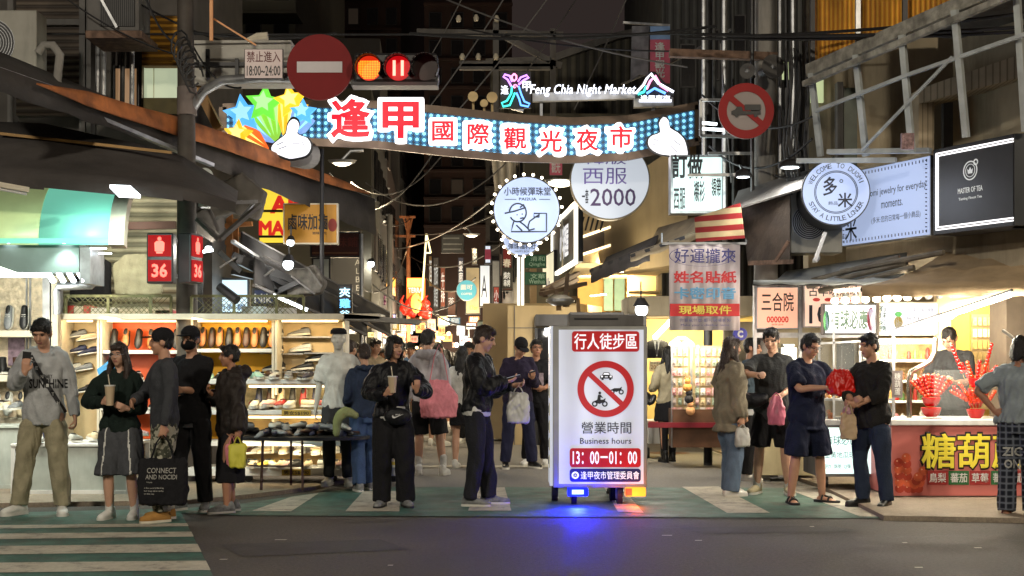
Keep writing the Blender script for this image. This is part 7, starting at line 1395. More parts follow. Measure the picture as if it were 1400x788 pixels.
for r,yy in enumerate((492,520,548,576)):
 for k in range(11):
  x=1191+k*8.6;a,col=cn[(r*5+k*2)%6];h=random.uniform(.06,.14);p=W(x,yy,15.68);mb=MB();w_=random.uniform(.022,.032)
  mb.rings([(p+V((0,0,z*h)),V((w_*q_,0,0)),V((0,w_*q_,0)))for z,q_ in((0,.8),(.3,1.1),(.55,.75),(.75,.95),(1,.4))],8);solo(mb,'trinket',mat('trinket_%s'%a,c(*col),.5,var=.3,scale=30),'%s trinket, %s along on the %s shelf behind the menu board'%(a,ORD[k],ORD[r]),'trinket','trinkets on the lit shelf',smooth=True)
lamp('shelf_glow',W(1235,474,15.4),15,(1,.85,.6),.7,'AREA',target=W(1235,560,15.9),sx=.1)
t=thing('snack_stall','dim stainless stall under the salmon signs behind the group of friends','stall',(X(1090,15.9),16.2,.045))
mb=MB();mb.pbox(1020,560,1118,568,15.85,.6);mb.build('counter_top',m_steel,t);mb=MB();mb.pbox(1022,568,1116,650,15.9,.5);mb.build('cabinet',mat('cream_cabinet',c(170,160,130),.5,var=.1,dirt=.3),t)
for x in(1032,1094,1182):mb=MB();mb.bar(W(x,575,15.95),W(x,386,15.95),.04);mb.build('upright_post',m_steel,t)
mb=MB();mb.pbox(1030,455,1190,462,15.95,.04);mb.build('cross_rail',m_steel,t)
lamp('stall_back_light',W(1090,470,16.3),30,(1,.85,.6),.6,'AREA',target=W(1080,560,16.6),sx=.2)
t=thing('stall_back_wall','pale back wall of the snack stalls with dark appliances in front','wall',W(1090,600,17.2));mb=MB();mb.pbox(990,440,1290,690,17.2,.1);mb.build('panel',mat('warm_grey_wall',c(150,140,118),.7,var=.3,scale=3,dirt=.3),t)
for i,(x0,y0,x1,y1,nm)in enumerate(((1100,470,1116,512,'dark coffee grinder'),(1150,470,1168,505,'black bottle rack'),(1040,478,1058,520,'black kettle stand'),(1068,475,1090,508,'grey rice cooker'))):
 mb=MB();mb.pbox(x0,y0,x1,y1,16.6,.25);mb.pbox(x0+3,y0-5,x1-3,y0,16.65,.15);mb.pbox(x0-1,y1,x1+1,y1+3,16.58,.3);solo(mb,'appliance',m_dark if i!=3 else m_steel,'%s on the shelf at the back of the snack stall'%nm,'appliance',bevel=.015)
mb=MB();mb.pbox(1035,523,1175,527,16.5,.5);solo(mb,'shelf',m_steel,'steel shelf at the back of the snack stall','shelf')
DG=18.0
t=thing('accessory_stand','stand with grids of small hanging accessories lit in warm light','display stand',(X(955,DG),DG+.2,.045))
mb=MB();mb.pbox(920,473,992,590,DG,.04);mb.build('grid_board',m_peg,t);mb=MB();mb.pbox(920,560,990,612,DG-.1,.5);mb.build('wooden_base',mat('walnut_crate',c(92,62,42),.6,var=.3),t)
for x in(919,945,954,991):mb=MB();mb.bar(W(x,612,DG-.03),W(x,472,DG-.03),.03);mb.build('upright_post',m_steel,t)
mb=MB();mb.pbox(886,578,990,585,DG-.16,.04);mb.build('red_strip',mat('crimson_strip',c(120,24,40),.5),t)
for k,x in enumerate((931,938,966,975)):pass
random.seed(11)
for r in range(7):
 for k in range(9):
  x=922+k*7.8;y=482+r*13.4
  if 944<x<953:continue
  a,col=cn[(r*3+k*5)%6];mb=MB();w_=random.uniform(2.2,3.2);mb.pbox(x-w_,y-5,x+w_,y+5,DG-.05,.02);mb.ell(W(x,y+1,DG-.065),(.016,.012,.022),8,6);solo(mb,'accessory_card',mat('card_%s'%a,tuple(.6*v+.25 for v in c(*col)),.5,var=.35,scale=40),'%s accessory card, %s across in the %s row of the stand'%(a,ORD[k],ORD[r]),'accessory','accessory cards on the stand')
for k in range(3):mb=MB();p=W(940+2*k,530+16*k,DG-.2);mb.ell(p,(.06,.05,.06),12,8);mb.ell(p+V((0,0,.08)),(.042,.04,.042),12,8);mb.ell(p+V((-.03,0,.12)),(.014,.012,.02),8,6);mb.ell(p+V((.03,0,.12)),(.014,.012,.02),8,6);solo(mb,'plush_toy',mat('plush_%d'%k,c(*[(200,140,70),(40,40,42),(215,160,110)][k]),.9,bump=.4),'%s plush toy hanging on the edge of the accessory stand'%['orange','black','peach'][k],'plush toy',smooth=2)
lamp('accessory_light',W(955,465,DG-.5),20,(1,.88,.66),.8,'AREA',target=W(955,540,DG),sx=.2)
t=thing('suit_bust','black suit with white shirt and tie on a hanging bust beside the trailer','suit',W(898,490,19.8));mb=MB();mb.rings([(W(898,490,19.8),V((.18,0,0)),V((0,.10,0))),(W(898,480,19.8),V((.2,0,0)),V((0,.11,0))),(W(898,468,19.8),V((.16,0,0)),V((0,.09,0))),(W(898,464,19.8),V((.06,0,0)),V((0,.05,0)))],16);mb.build('jacket',f_blk,t,smooth=True)
mb=MB();mb.sheet([W(893,464,19.68),W(903,464,19.68),W(898,488,19.66)]);mb.build('shirt_front',f_wh,t);mb=MB();mb.sheet([W(897,467,19.67),W(899,467,19.67),W(900,482,19.65),W(898,486,19.65),W(896,482,19.65)]);mb.build('tie',m_ink,t)
psign('price_card','cream card reading 2000 below the hanging suit',888,494,906,508,19.6,.02,mat('cream_card',c(215,195,150),.6),texts=[('2000',897,502,15,6,.02,mat('bronze_ink',c(140,90,40),.6)),('西裝套裝',897,497,14,3,.0,m_ink)],border=.002,frame=m_ivory,cat='price tag')
t=thing('shirt_display','white dress shirt with a bow tie glowing at the back of the suit shop','shirt',W(932,474,20));mb=MB();mb.rings([(W(932,478,20),V((.22,0,0)),V((0,.08,0))),(W(932,468,20),V((.17,0,0)),V((0,.08,0))),(W(932,461,20),V((.06,0,0)),V((0,.05,0)))],14);mb.build('shirt',f_wh,t,smooth=True);mb=MB();mb.ell(W(932,466,19.9),(.05,.01,.018),8,6);mb.build('bow_tie',m_ink,t)
t=thing('trolley','low white trolley with red trim and castors beside the trailer','trolley',W(897,612,19.7));mb=MB();mb.pbox(886,575,912,607,19.7,.5);mb.build('body',m_white,t,bevel=.01);mb=MB();mb.pbox(886,577,912,583,19.68,.02);mb.build('trim',m_red,t)
for x in(889,908):mb=MB();wc=V((X(x,19.7),19.85,.08));mb.disc(wc,.08,.03,18,rt=V((0,1,0)));mb.build('castor',m_black,t)
t=thing('suit_shop','suit shop with a wide warm lit opening behind the accessory stand','shop',(X(950,21),21,0));D=21
mb=MB();mb.pbox(860,425,1030,600,D,.1);mb.build('back_wall',mat('warm_cream_wall',c(215,185,110),.6,var=.1),t);mb=MB();mb.pbox(860,405,1030,432,D-1.5,1.4);mb.build('lintel',m_rb,t)
lamp('shop_light',W(940,440,D-1.2),95,(1,.84,.5),1.2,'AREA',target=W(940,560,D),sx=.5)
mb=MB();mb.bar(W(895,462,17.2),W(918,438,16.9),.05,.04);solo(mb,'tube_light',glow('blazing_tube',(0,0,0)),'bright slanting tube light behind the cloth banner','lamp');lamp('tube_glow2',W(905,455,17),16,(1,.95,.85),.1)
spot_lamp('dazzling cool spotlight above the corner of the trailer',877,424,18.2,.085,40)
round_sign('small blue round logo sign behind the bucket hat',1012,457,10,9,17.1,.05,mat('carrefour_blue',c(60,60,150),.5,emit=.2,ecol=(.1,.1,.6)),[('C',1012,457,8,10,.1,m_white)])
t=thing('utility_pole','thick grey concrete utility pole on the right with crossarm and cables','utility pole',(X(1047,16.2),16.2,.045))
mb=MB();mb.tube([(X(1047,16.2),16.2,.045),(X(1047,16.2),16.2,9)],[.15,.12],16);mb.build('pole',m_conc,t,smooth=True)
mb=MB();mb.bar(W(915,73,16.1),W(1062,78,16.1),.10,.09);mb.build('crossarm',m_rust,t)
for x in(1028,1066,1074):mb=MB();mb.tube([W(x,-60,16.0),W(x+1,300,16.0)],.022,6);mb.build('conduit',m_steel if x==1066 else m_black,t)
t=thing('no_trucks_sign','round sign with a red slash over a black truck on the right pole','sign',W(1020,190,15.6));D=15.6;s_=D/F;pc=W(1020,152,D)
mb=MB();mb.disc(pc,38*s_,.03,56);mb.build('disc',mat('pale_sign_white',c(150,140,135),.7,var=.05),t)
mb=MB();mb.ring(pc+V((0,-.012,0)),26.5*s_,38*s_,.006,56);mb.cbox(pc+V((0,-.012,0)),58*s_,.008,8*s_,Matrix.Rotation(R(40),3,'Y'));mb.build('red_ring',mat('sign_dull_red',c(140,16,14),.7,var=.08),t)
P_=lambda a,b:W(1020+a,152-b,D-.022);mb=MB()
mb.sheet([P_(a,b)for a,b in((-20,-5),(-20,0),(-15,2),(-12,6),(-6,6),(-4,0),(20,0),(20,-5))]);mb.prism([P_(a,b)for a,b in((-2,1),(20,1),(20,9),(-2,9))],(0,.002,0))
for a in(-13,13):mb.disc(P_(a,-6)+V((0,-.002,0)),2.6*s_,n=14)
mb.build('truck_symbol',m_ink,t)
mb=MB();mb.bar(W(1020,152,15.7),W(1047,152,16.1),.05);mb.build('bracket',m_dark,t)
def horn(label,px,py,r,yaw):
 p=W(px,py,15.9);d_=Matrix.Rotation(R(yaw),3,'Z')@V((0,-1,0));u_=V((0,0,1));v_=d_.cross(u_);t=thing('loudspeaker',label,'loudspeaker',p);mb=MB();mb.rings([(p+d_*.2,u_*r,v_*r),(p+d_*.1,u_*r*.6,v_*r*.6),(p,u_*r*.3,v_*r*.3),(p-d_*.15,u_*r*.35,v_*r*.35)],18);mb.build('horn',mat('dark_grey_horn',c(62,60,58),.6),t,smooth=True);mb=MB();mb.ell(p+d_*.19,(.03,.03,.03),8,6);mb.build('driver',m_steel,t)
horn('larger dark horn loudspeaker on the right utility pole',1048,96,.14,12);horn('smaller dark horn loudspeaker left of the larger one',1026,102,.09,-20)
m_pipe=mat('dark_pipe',c(52,52,50),.6,.3)
for i,(x,D,r)in enumerate(((962,17.5,.03),(976,17.3,.025),(990,17.2,.035),(1002,17.,.02),(1084,15.8,.03),(1094,15.7,.05),(1101,15.9,.035))):
 mb=MB();mb.tube([W(x,-80,D),W(x+1,330 if x<1010 else 250,D)],r,7);solo(mb,'vertical_pipe',m_pipe if i%2 else m_steel,'%s thin vertical pipe beside the right utility pole, counted from the arch end'%ORD[i],'pipe','vertical pipes by the right pole',smooth=True)
t=thing('scaffold','grey square frame fixed between the arch end and the right pole','frame',W(985,200,16.6));mb=MB()
for a,b in(((958,137),(1012,137)),((958,137),(958,186)),((958,186),(1040,188)),((1012,137),(1012,170)),((940,240),(1090,238)),((968,210),(1040,210))):mb.bar(W(*a,16.6),W(*b,16.6),.035)
mb.build('bars',m_steel,t)
for k,(a,b,e,f)in enumerate(((958,168,980,170),(956,176,990,178))):mb=MB();mb.bar(W(a,b,17),W(e,f,17),.03);solo(mb,'strip_lamp',g_cool,'%s thin bright strip behind the end of the arch'%('upper','lower')[k],'lamp')
def shopfront(label,px0,px1,py0,py1,D,dep,m,wins=(),name='shop_building',wm=None):
 t=thing(name,label,'building',(X((px0+px1)/2,D),D+dep/2,0));mb=MB();a=W(px0,py1,D);b=W(px1,py0,D);mb.box(a.x,D,max(0,a.z),b.x,D+dep,b.z);mb.build('wall',m,t)
 for(x0,y0,x1,y1,pm)in wins:
  mb=MB();mb.pbox(x0-1.2,y0-1.2,x1+1.2,y1+1.2,D-.05,.049);f=mb.build('window',m_dark,t);mb=MB();mb.pbox(x0,y0,x1,y1,D-.07,.015);mb.build('pane',pm,f)
 return t
m_gw=mat('dark_window_glass',(.012,.012,.014),.12,var=0);m_gl=glow('faint_curtained_window',(.07,.05,.035),.15)
m_tower=mat('reddish_tower_render',c(56,38,34),.85,var=.25,scale=.4,dirt=.3);m_tower2=mat('dark_tower_render',c(64,62,62),.85,var=.25,scale=.4,dirt=.4);m_grn=mat('greenish_tower_render',c(72,70,60),.85,var=.25,scale=.4,dirt=.4)
def tower(label,px0,px1,py0,D,dep,m,cols,rows,seed,wy=34,y0=30,lit=.06,balc=False):
 random.seed(seed);w=[];step=(px1-px0)/cols
 for r in range(rows):
  for k in range(cols):
   x=px0+step*(k+.25);y=y0+wy*r;w.append((x,y,x+step*.5,y+wy*.5,m_gl if random.random()<lit else m_gw))
 t=shopfront(label,px0,px1,py0,600,D,dep,m,w,'apartment_tower')
 for r in range(rows):mb=MB();mb.pbox(px0-1,y0+wy*r+wy*.62,px1+1,y0+wy*r+wy*.70,D-.25 if not balc else D-1.1,.24 if not balc else 1.09);mb.build('ledge',m,t)
 if balc:
  for r in range(rows):mb=MB();mb.pbox(px0+2,y0+wy*r+wy*.32,px1-2,y0+wy*r+wy*.62,D-1.12,.05);mb.build('balcony_parapet',m,t)
 return t
tower('tall dark reddish apartment tower behind the traffic signal',392,548,-260,62,18,m_tower,6,10,1,wy=42,y0=-30,lit=.05)
tower('narrower reddish tower rising right of the tallest one',580,700,-200,55,14,m_tower,4,9,2,wy=38,y0=-20,lit=.04)
tower('grey apartment block with balconies at the upper left behind the blank board',250,404,-200,34,10,m_grn,4,7,3,wy=46,y0=-60,lit=.08,balc=True)
tower('dark slab building beyond the round sign with the boy',664,760,150,48,12,m_tower2,4,5,4,wy=40,y0=190,lit=.05)
tower('dim orange-lit building on the right of the far street',596,640,150,70,14,mat('orange_lit_render',c(120,78,52),.85,var=.2,dirt=.3),2,7,5,wy=34,y0=170,lit=.1)
t=thing('rooftop_shed','dark corrugated rooftop shed behind the English sign','shed',W(790,150,30));mb=MB();mb.prism([W(670,200,30),W(905,200,30),W(905,40,30),W(840,52,30),W(756,80,30),W(670,84,30)],(0,8,0));mb.build('cladding',striped('dark_corrugated',c(50,48,42),c(84,80,68),'X',1.6,bump=.5),t);mb=MB();mb.bar(W(664,86,29.9),W(758,82,29.9),.15);mb.bar(W(756,80,29.9),W(842,50,29.9),.15);mb.bar(W(842,50,29.9),W(910,36,29.9),.15);mb.build('roof_edge',m_grime,t)
t=thing('rooftop_shed','dark grey steel building filling the upper right behind the pole','building',W(1000,300,24));mb=MB();mb.box(X(905,24),24,0,X(1110,24),32,14);mb.build('cladding',striped('slate_corrugated',c(34,35,36),c(60,62,62),'X',2.2,bump=.5),t)
for x,y,w_,h_ in((930,60,22,60),(966,40,18,70),(1000,20,20,60),(930,160,20,40),(1070,100,16,50),(1090,180,14,40)):mb=MB();mb.pbox(x,y,x+w_,y+h_,23.95,.04);f=mb.build('window',m_dark,t);mb=MB();mb.pbox(x+2,y+2,x+w_-2,y+h_-2,23.93,.015);mb.build('pane',m_gw,f)
t=thing('lit_window_box','small greenish lit window between the right pole and the balcony','window',W(1075,110,20));mb=MB();mb.pbox(1062,82,1088,112,20,.1);mb.build('frame',m_dark,t);mb=MB();mb.pbox(1065,85,1085,109,19.98,.015);mb.build('pane',glow('sickly_lit_window',(0,0,0)),t)
t=thing('steel_gantry','dark lattice gantry with insulators above the horn loudspeakers','gantry',W(680,160,26));mb=MB()
for a,b in(((570,44),(770,48)),((628,88),(755,88)),((678,30),(678,165)),((756,40),(756,165)),((628,92),(756,92)),((690,50),(752,84)),((752,86),(768,90))):mb.bar(W(*a,26),W(*b,26),.11)
mb.build('lattice',m_grime,t)
for x,y in((627,30),(651,29),(679,30),(632,82),(654,82),(678,82),(460,210)):
 mb=MB();p=W(x,y,25.8);mb.rings([(p,V((.04,0,0)),V((0,.04,0))),(p+V((0,0,.06)),V((.055,0,0)),V((0,.055,0))),(p+V((0,0,.12)),V((.025,0,0)),V((0,.025,0)))],10)
 if x!=460:mb.build('insulator',m_ivory,t,smooth=True)
D=23.5;m_bh=mat('beige_shop_render',c(175,155,118),.7,var=.12,scale=2,dirt=.15)
t=thing('shop_building','beige shop house with a long dark window band and a lit ground floor','building',(X(830,D),D,0))
q=[W(788,298,26),W(935,240,20.5)]
def slab(mb,pa,pb,za0,za1,zb0,zb1,D0,D1,dep):
 a=[W(pa,za0,D0),W(pb,zb0,D1)];b=[W(pa,za1,D0),W(pb,zb1,D1)];o=V((dep*.35,dep,0));return mb.hull([a[0],a[1],a[1]+o,a[0]+o,b[0],b[1],b[1]+o,b[0]+o])
mb=MB();slab(mb,788,850,377,283,372,250,26,23.5,.6);slab(mb,850,940,372,250,360,190,23.5,20.5,.6);slab(mb,660,790,600,415,600,415,24,24,1.5);mb.build('wall',m_bh,t)
mb=MB();slab(mb,790,834,348,326,333,310,25.9,24.1,.05);mb.build('window_band',mat('brown_shutter_band',c(48,34,26),.6),t)
mb=MB();slab(mb,788,834,328,325,312,309,25.85,24.05,.05);slab(mb,788,834,352,349,337,334,25.85,24.05,.05);mb.build('window_trim',g_warm,t)
mb=MB();mb.text('||||||',W(813,306,24.4),.55,.25,bold=.02,shear=.2);mb.build('sign_lettering',m_ink,t)
mb=MB();mb.pbox(790,372,880,445,27,.1);mb.build('interior_wall',mat('golden_wall',c(210,165,85),.6,var=.1),t)
mb=MB();mb.pbox(826,374,838,425,26.5,.1);mb.pbox(840,374,854,425,26.6,.1);mb.build('mint_panel',mat('mint_panel',c(130,165,150),.6),t)
mb=MB();mb.pbox(858,364,930,445,25,.1);mb.build('interior_wall',mat('cream_lit_wall',c(225,195,135),.6,var=.08),t)
for yy in(398,412,424):mb=MB();mb.pbox(860,yy,926,yy+3,24.4,.5);mb.build('shelf',m_bh,t)
mb=MB();mb.pbox(786,360,930,366,22.6,3);mb.build('ceiling',m_glw,t)
for x,y,D_ in((804,369,24),(812,368,23.6),(840,369,23.4),(848,371,23.2),(866,366,23),(878,362,23),(893,361,22.8),(811,404,24),(818,403,24),(825,402,24)):mb=MB();p=W(x,y,D_);mb.disc(p,.055,.02,14,up=V((0,1,0)));mb.build('downlight',g_bulb,t)
lamp('shop_light',W(830,385,24.6),130,(1,.80,.48),.8,'AREA',target=W(830,420,27),sx=.8)
for x in(868,880,893):lamp('shop_spot',W(x,368,24.3),40,(1,.82,.5),.05,'SPOT',target=W(x,400,25),spot=70)
lamp('facade_light',W(820,400,22),60,(1,.86,.6),.5)
t=thing('shop_building','plain beige panelled wall and doorway left of the trailer top','building',(X(720,23),23,0));mb=MB();mb.pbox(694,418,790,640,23,.4);mb.build('wall',m_bh,t)
mb=MB();mb.pbox(703,418,704,640,22.985,.01);mb.pbox(694,448,740,449,22.985,.01);mb.build('joint',m_grime,t)
mb=MB();mb.pbox(731,434,790,640,22.9,.05);fr2=mb.build('doorway',m_dark,t);mb=MB();mb.pbox(736,440,786,640,22.87,.02);mb.build('dark_glass',m_gw,fr2)
spot_lamp('small warm lamp in the dark doorway',749,450,22.5,.05,10)
t=thing('stainless_kiosk','brushed dark metal fascia just above the trailer','kiosk',W(820,446,19));mb=MB();mb.pbox(732,430,884,446,19,1.2);mb.pbox(779,427,853,431,18.95,1.2);mb.build('fascia',m_grime,t,bevel=.01);mb=MB();mb.pbox(787,434,848,436,18.94,.05);mb.build('slot',m_ink,t);mb=MB();mb.bar(W(780,640,19.3),W(780,446,19.3),.06);mb.bar(W(878,640,19.3),W(878,446,19.3),.06);mb.build('leg',m_steel,t)
clutter('folded_awning','folded brown awning arms left of the beige house',[(742,398,21,790,374,22),(745,404,21,788,382,22),(752,392,21,768,410,21),(740,402,20.8,800,388,21.5),(776,374,21,772,420,21)],.09,mat('brown_awning_arm',c(92,74,56),.7),'awning')
clutter('cable_tray','bronze cable tray and fittings under the folded brown awning',[(762,408,21,790,408,21),(764,408,21,764,425,21),(790,408,21,791,428,21),(775,400,21,775,420,21)],.08,mat('bronze_tray',c(130,105,70),.5,.4),'bracket')
mb=MB();mb.rings([(W(766,418,21)+V((0,0,z)),V((r,0,0)),V((0,r,0)))for z,r in((0,.12),(.06,.22),(.10,.22),(.16,.1))],16);solo(mb,'satellite_dish',m_steel,'small dark dish-shaped fitting under the brown awning','dish',smooth=True)
def framed(q,cc,rt,up,n,L_,h):
 mb=MB()
 for s1_ in(-1,1):mb.bar(cc+rt*s1_*L_/2-up*h/2,cc+rt*s1_*L_/2+up*h/2,.06);mb.bar(cc-rt*L_/2+up*s1_*h/2,cc+rt*L_/2+up*s1_*h/2,.06)
 mb.build('lit_frame',glow('warm_white_tube',(1,.95,.80),1.6),q);mb=MB();mb.bar(cc-rt*.12-up*h/2,cc-rt*.12+up*h/2,.03);mb.build('mullion',m_ivory,q)
sign_box('framed_sign','dark glass sign with white brushed characters in a glowing frame',fr(756,24.2),fr(788,20.6),Z(368,22.3),Z(295,22.3),.1,m_board,texts=[('小料理屋',.1,.0,1.3,.55,.03,g_wl)],extra=framed)
sign_box('shop_lightbox','narrow lit side sign with dark logo letters under the framed sign',fr(742,25),fr(757,23.5),Z(398,24),Z(345,24),.1,glow('yellowish_white_sign',(.9,.85,.6),.6),texts=[('AUn',.0,-.2,.6,.2,.06,mat('purple_ink',c(60,40,110),.5))])
for i,(y0,y1,a,b)in enumerate(((348,367,'清和','Qinghe'),(372,390,'文華','Wenhua'))):
 psign('street_name_sign','%s green street name plate on the pale post'%('upper','lower')[i],717,y0,747,y1,24,.04,mat('sign_green',c(30,88,62),.5,emit=.05,ecol=c(30,90,60)),texts=[(a,735,y0+6,20,7,.02,mat('pale_green_ink',c(170,200,180),.6)),(b,734,y1-5,22,6,.02,mat('pale_green_ink',(0,0,0)))],border=.01)
mb=MB();mb.bar(W(729,350,24.1),W(729,500,24.1),.12);solo(mb,'post',mat('tan_post',c(150,125,90),.6),'tan post behind the green street name plates','post')
for i,(x,w_)in enumerate(((709,4),(714.5,4))):mb=MB();mb.pbox(x-w_/2,350,x+w_/2,418,23,.08);solo(mb,'tube_light',glow('post_tube',(1,.92,.78),1.5 if i else 1.0),'%s tall glowing vertical tube light on the shop corner'%('slightly dimmer','brighter')[i],'lamp')
psign('shop_sign','vertical black and red sign with white characters left of the glowing tubes',686,332,701,398,27,.2,mat('deep_red_board',c(110,22,26),.6,var=.2),texts=[('春',693,360,11,12,.04,m_white)])
psign('shop_sign','dark vertical menu panel below the red sign',686,366,700,395,26.8,.1,m_ink,texts=[('燒肉\n串烤',693,382,9,20,.02,m_palei)],border=.01)
psign('shop_sign','narrow white vertical sign with a pink square',662,335,672,361,32,.2,g_white,texts=[('■',667,348,8,14,.05,mat('pink_print',c(200,70,110),.5))])
psign('shop_sign','white vertical sign with a dark figure drawing',655,362,671,420,33,.3,m_greyw,texts=[('A',662,392,8,30,.0,m_bink)])
psign('shop_sign','plain pale wall sign between the white vertical signs and the red one',672,356,684,420,36,.3,mat('pale_grey_panel',c(120,122,124),.6))
psign('shop_sign','dim grey plate sign with faint rows of text high over the street',603,320,635,346,46,.2,mat('dim_plate',c(62,66,68),.5),texts=[('————',617,326,22,2,.05,mat('dim_ink',c(120,125,125),.6)),('————',619,334,26,2,.05,mat('dim_ink',(0,0,0))),('————',618,341,24,2,.05,mat('dim_ink',(0,0,0)))])
psign('billboard','tall curtain-like lit billboard behind the teal round sign',636,365,657,430,38,.4,mat('draped_billboard',c(160,145,110),.6,var=.4,scale=1.5,emit=.12,ecol=(.6,.5,.35)),texts=[('17or',648,421,11,6,.05,m_yel)])
psign('shop_sign','brownish rounded vertical plaque beside the dark gap',611,397,624,432,40,.2,mat('terracotta_plaque',c(110,78,66),.6),texts=[('茶',617,412,8,10,.0,m_palei)])
for i,(x0,y0,x1,y1,D,cl,nm,tx)in enumerate(((592,352,600,430,50,(96,90,82),'grey','旅\n館'),(602,366,609,420,46,(120,60,40),'rust coloured','牛\n排'),(626,352,634,392,44,(58,62,80),'slate blue','髮\n廊'),(645,340,653,362,40,(150,140,120),'cream','茶'),(674,392,683,430,30,(150,60,50),'faded red','小\n吃'),(598,432,612,446,42,(210,190,90),'yellow','雞排'),(614,434,630,444,39,(90,130,160),'sea blue','服飾'),(640,432,656,442,36,(200,120,60),'orange','熱炒'),(506,398,514,428,34,(110,60,90),'plum','歌\n唱'),(528,440,546,452,38,(190,160,60),'mustard','滷味'),(672,434,690,446,29,(200,190,170),'ivory','飾品'),(586,350,591,392,52,(140,110,70),'bronze','酒'))):
 psign('shop_sign','%s sign board reading %s among the far street signs'%(nm,tx.replace('\n','')),x0,y0,x1,y1,D,.2,mat('far_board_%d'%i,c(*cl),.6,var=.25,emit=.22,ecol=c(*cl)),texts=[(tx,(x0+x1)/2,(y0+y1)/2,(x1-x0)*.7,(y1-y0)*.75,.02,m_palei)],border=.02)
t=thing('festive_sign','tall blazing orange and yellow sign with a red sculpted creature on a boat-like shelf','sign',W(571,438,42));D=42
mb=MB();mb.pbox(556,380,580,425,D,.5);mb.build('panel',glow('orange_lit_panel',(1,.22,.03),1.3,sample=True),t);mb=MB();mb.pbox(557,381,579,392,D-.04,.03);mb.build('top_panel',glow('yellow_lit_panel',(1,.70,.12),1.8),t)
mb=MB();mb.text('TERRA',W(568,397,D-.06),.44,.16,bold=.04);mb.build('lettering',g_wl,t)
mb=MB();mb.bar(W(583,320,D-.3),W(575,437,D-.3),.05);mb.bar(W(583,320,D-.3),W(589,346,D-.3),.05);mb.bar(W(589,346,D-.3),W(581,346,D-.3),.04);mb.build('light_strip',glow('yellow_strip',(1,.85,.45),1.8),t)
mb=MB();random.seed(4)
for k in range(16):mb.ell(W(570+random.uniform(-17,15),424+random.uniform(-10,10),D-.6),(random.uniform(.08,.22),.12,random.uniform(.06,.18)),10,7)
for k in range(4):mb.tube([W(556+k*9,426,D-.7),W(548+k*11,412-3*(k%2),D-.7),W(552+k*11,404,D-.7)],[.06,.05,.02],7)
mb.build('creature',mat('lacquer_red',c(190,34,24),.3,var=.5,scale=4,emit=.25,ecol=(.8,.06,.02)),t,smooth=2)
mb=MB();mb.ell(W(569,415,D-.8),(.16,.1,.3),10,7);mb.build('flame',glow('flame_yellow',(1,.55,.08),2),t,smooth=2)
mb=MB();mb.sheet([W(545,438,D),W(590,434,D),W(584,440,D-1.),W(552,443,D-1.)]);mb.build('shelf',m_grime,t,thick=.05)
lamp('festive_glow',W(568,410,D-1.5),50,(1,.45,.12),.5)
psign('shop_sign','yellow and red sign with bold characters above the crowd',489,431,520,452,33,.2,m_yel,texts=[('泡水雞',504,437,26,9,.04,m_ink),('燒烤',508,446,20,6,.05,m_rletter)])
psign('shop_sign','orange-yellow menu board lower down behind the crowd',500,452,520,460,32,.2,glow('amber_board',(1,.5,.06),.6))
psign('shop_sign','small violet-white lit sign next to the round amber lamps',522,429,542,438,36,.2,glow('violet_white',(.75,.65,1),1.2),texts=[('BBQ',532,433,12,5,.04,m_rletter)])
for i,(x,y)in enumerate(((521,425),(522,434))):mb=MB();mb.ell(W(x,y,34),(.075,.07,.075),10,8);solo(mb,'round_lamp',glow('amber_globe',(1,.62,.22),3),'%s amber globe lamp over the yellow sign'%('upper','lower')[i],'lamp',smooth=2)
mb=MB();p=W(517,415,34.5);random.seed(2)
for k in range(12):mb.ell(p+V((random.uniform(-.16,.16),0,random.uniform(-.2,.2))),(.07,.07,.07),7,5)
solo(mb,'lantern_cluster',mat('dark_lanterns',c(90,40,70),.6,var=.6,scale=8,emit=.05,ecol=(.5,.1,.3)),'dark purple cluster of paper lanterns above the amber globes','lanterns',smooth=2)
random.seed(8)
fs=[((.90,.85,.75),'white'),((1,.55,.15),'orange'),((1,.8,.3),'yellow'),((.55,.75,.95),'blue'),((.95,.25,.15),'red')]
spots=[(480,452,12,10,26),(505,458,14,9,28),(528,455,12,10,33),(536,466,14,8,36),(556,445,16,18,44),(575,448,14,16,50),(590,446,12,20,52),(604,452,10,14,48),(615,440,16,10,42),(612,462,14,12,40),(630,452,12,14,38),(644,446,14,9,36),(655,458,12,12,33),(668,450,12,12,31),(680,462,10,14,29),(640,466,10,8,34),(540,448,10,8,40),(566,464,10,10,48),(598,468,10,8,46),(622,472,8,8,42),(548,462,12,14,42),(582,462,12,16,52),(600,458,12,12,54),(634,466,12,14,42),(660,470,12,12,36),(690,470,8,14,30),(518,470,12,12,34),(562,448,12,10,46)]
for i,(x,y,w_,h_,D)in enumerate(spots):
 col,nm=fs[(i*2+i//3)%5]
 psign('stall_lightbox','%s lit stall box, %s from the left shops along the far street'%(nm,ORD[i]),x-w_/2,y-h_/2,x+w_/2,y+h_/2,D,.15,glow('stall_box_%s'%nm,col,1.5),texts=[(random.choice(['雞排','奶茶','臭豆腐','牛排','章魚燒','冰品']),x,y,w_*.75,h_*.45,.03,m_rletter if i%2 else m_ink)],group='lit stall boxes along the far street',border=.02)
 if i%2==0:lamp('far_stall_glow',W(x,y+6,D-.8),220,(1,.82,.55),.3)
random.seed(12)
for i,x in enumerate(sorted(random.uniform(498,690)for _ in range(34))):
 y=random.uniform(438,476);D=random.uniform(28,62);cl,nm=random.choice([((1,.9,.7),'warm'),((.9,.95,1),'cool'),((1,.6,.25),'amber')])
 r=random.uniform(.035,.07);mb=MB();mb.ell(W(x,y,D),(r,r,r),8,6);solo(mb,'bulb',glow('far_bulb_%s'%nm,cl,5),'%s bare bulb over the far crowd, %s counted from the left shops'%(nm,ORD[i]),'bulb','bare bulbs over the far street',smooth=2)
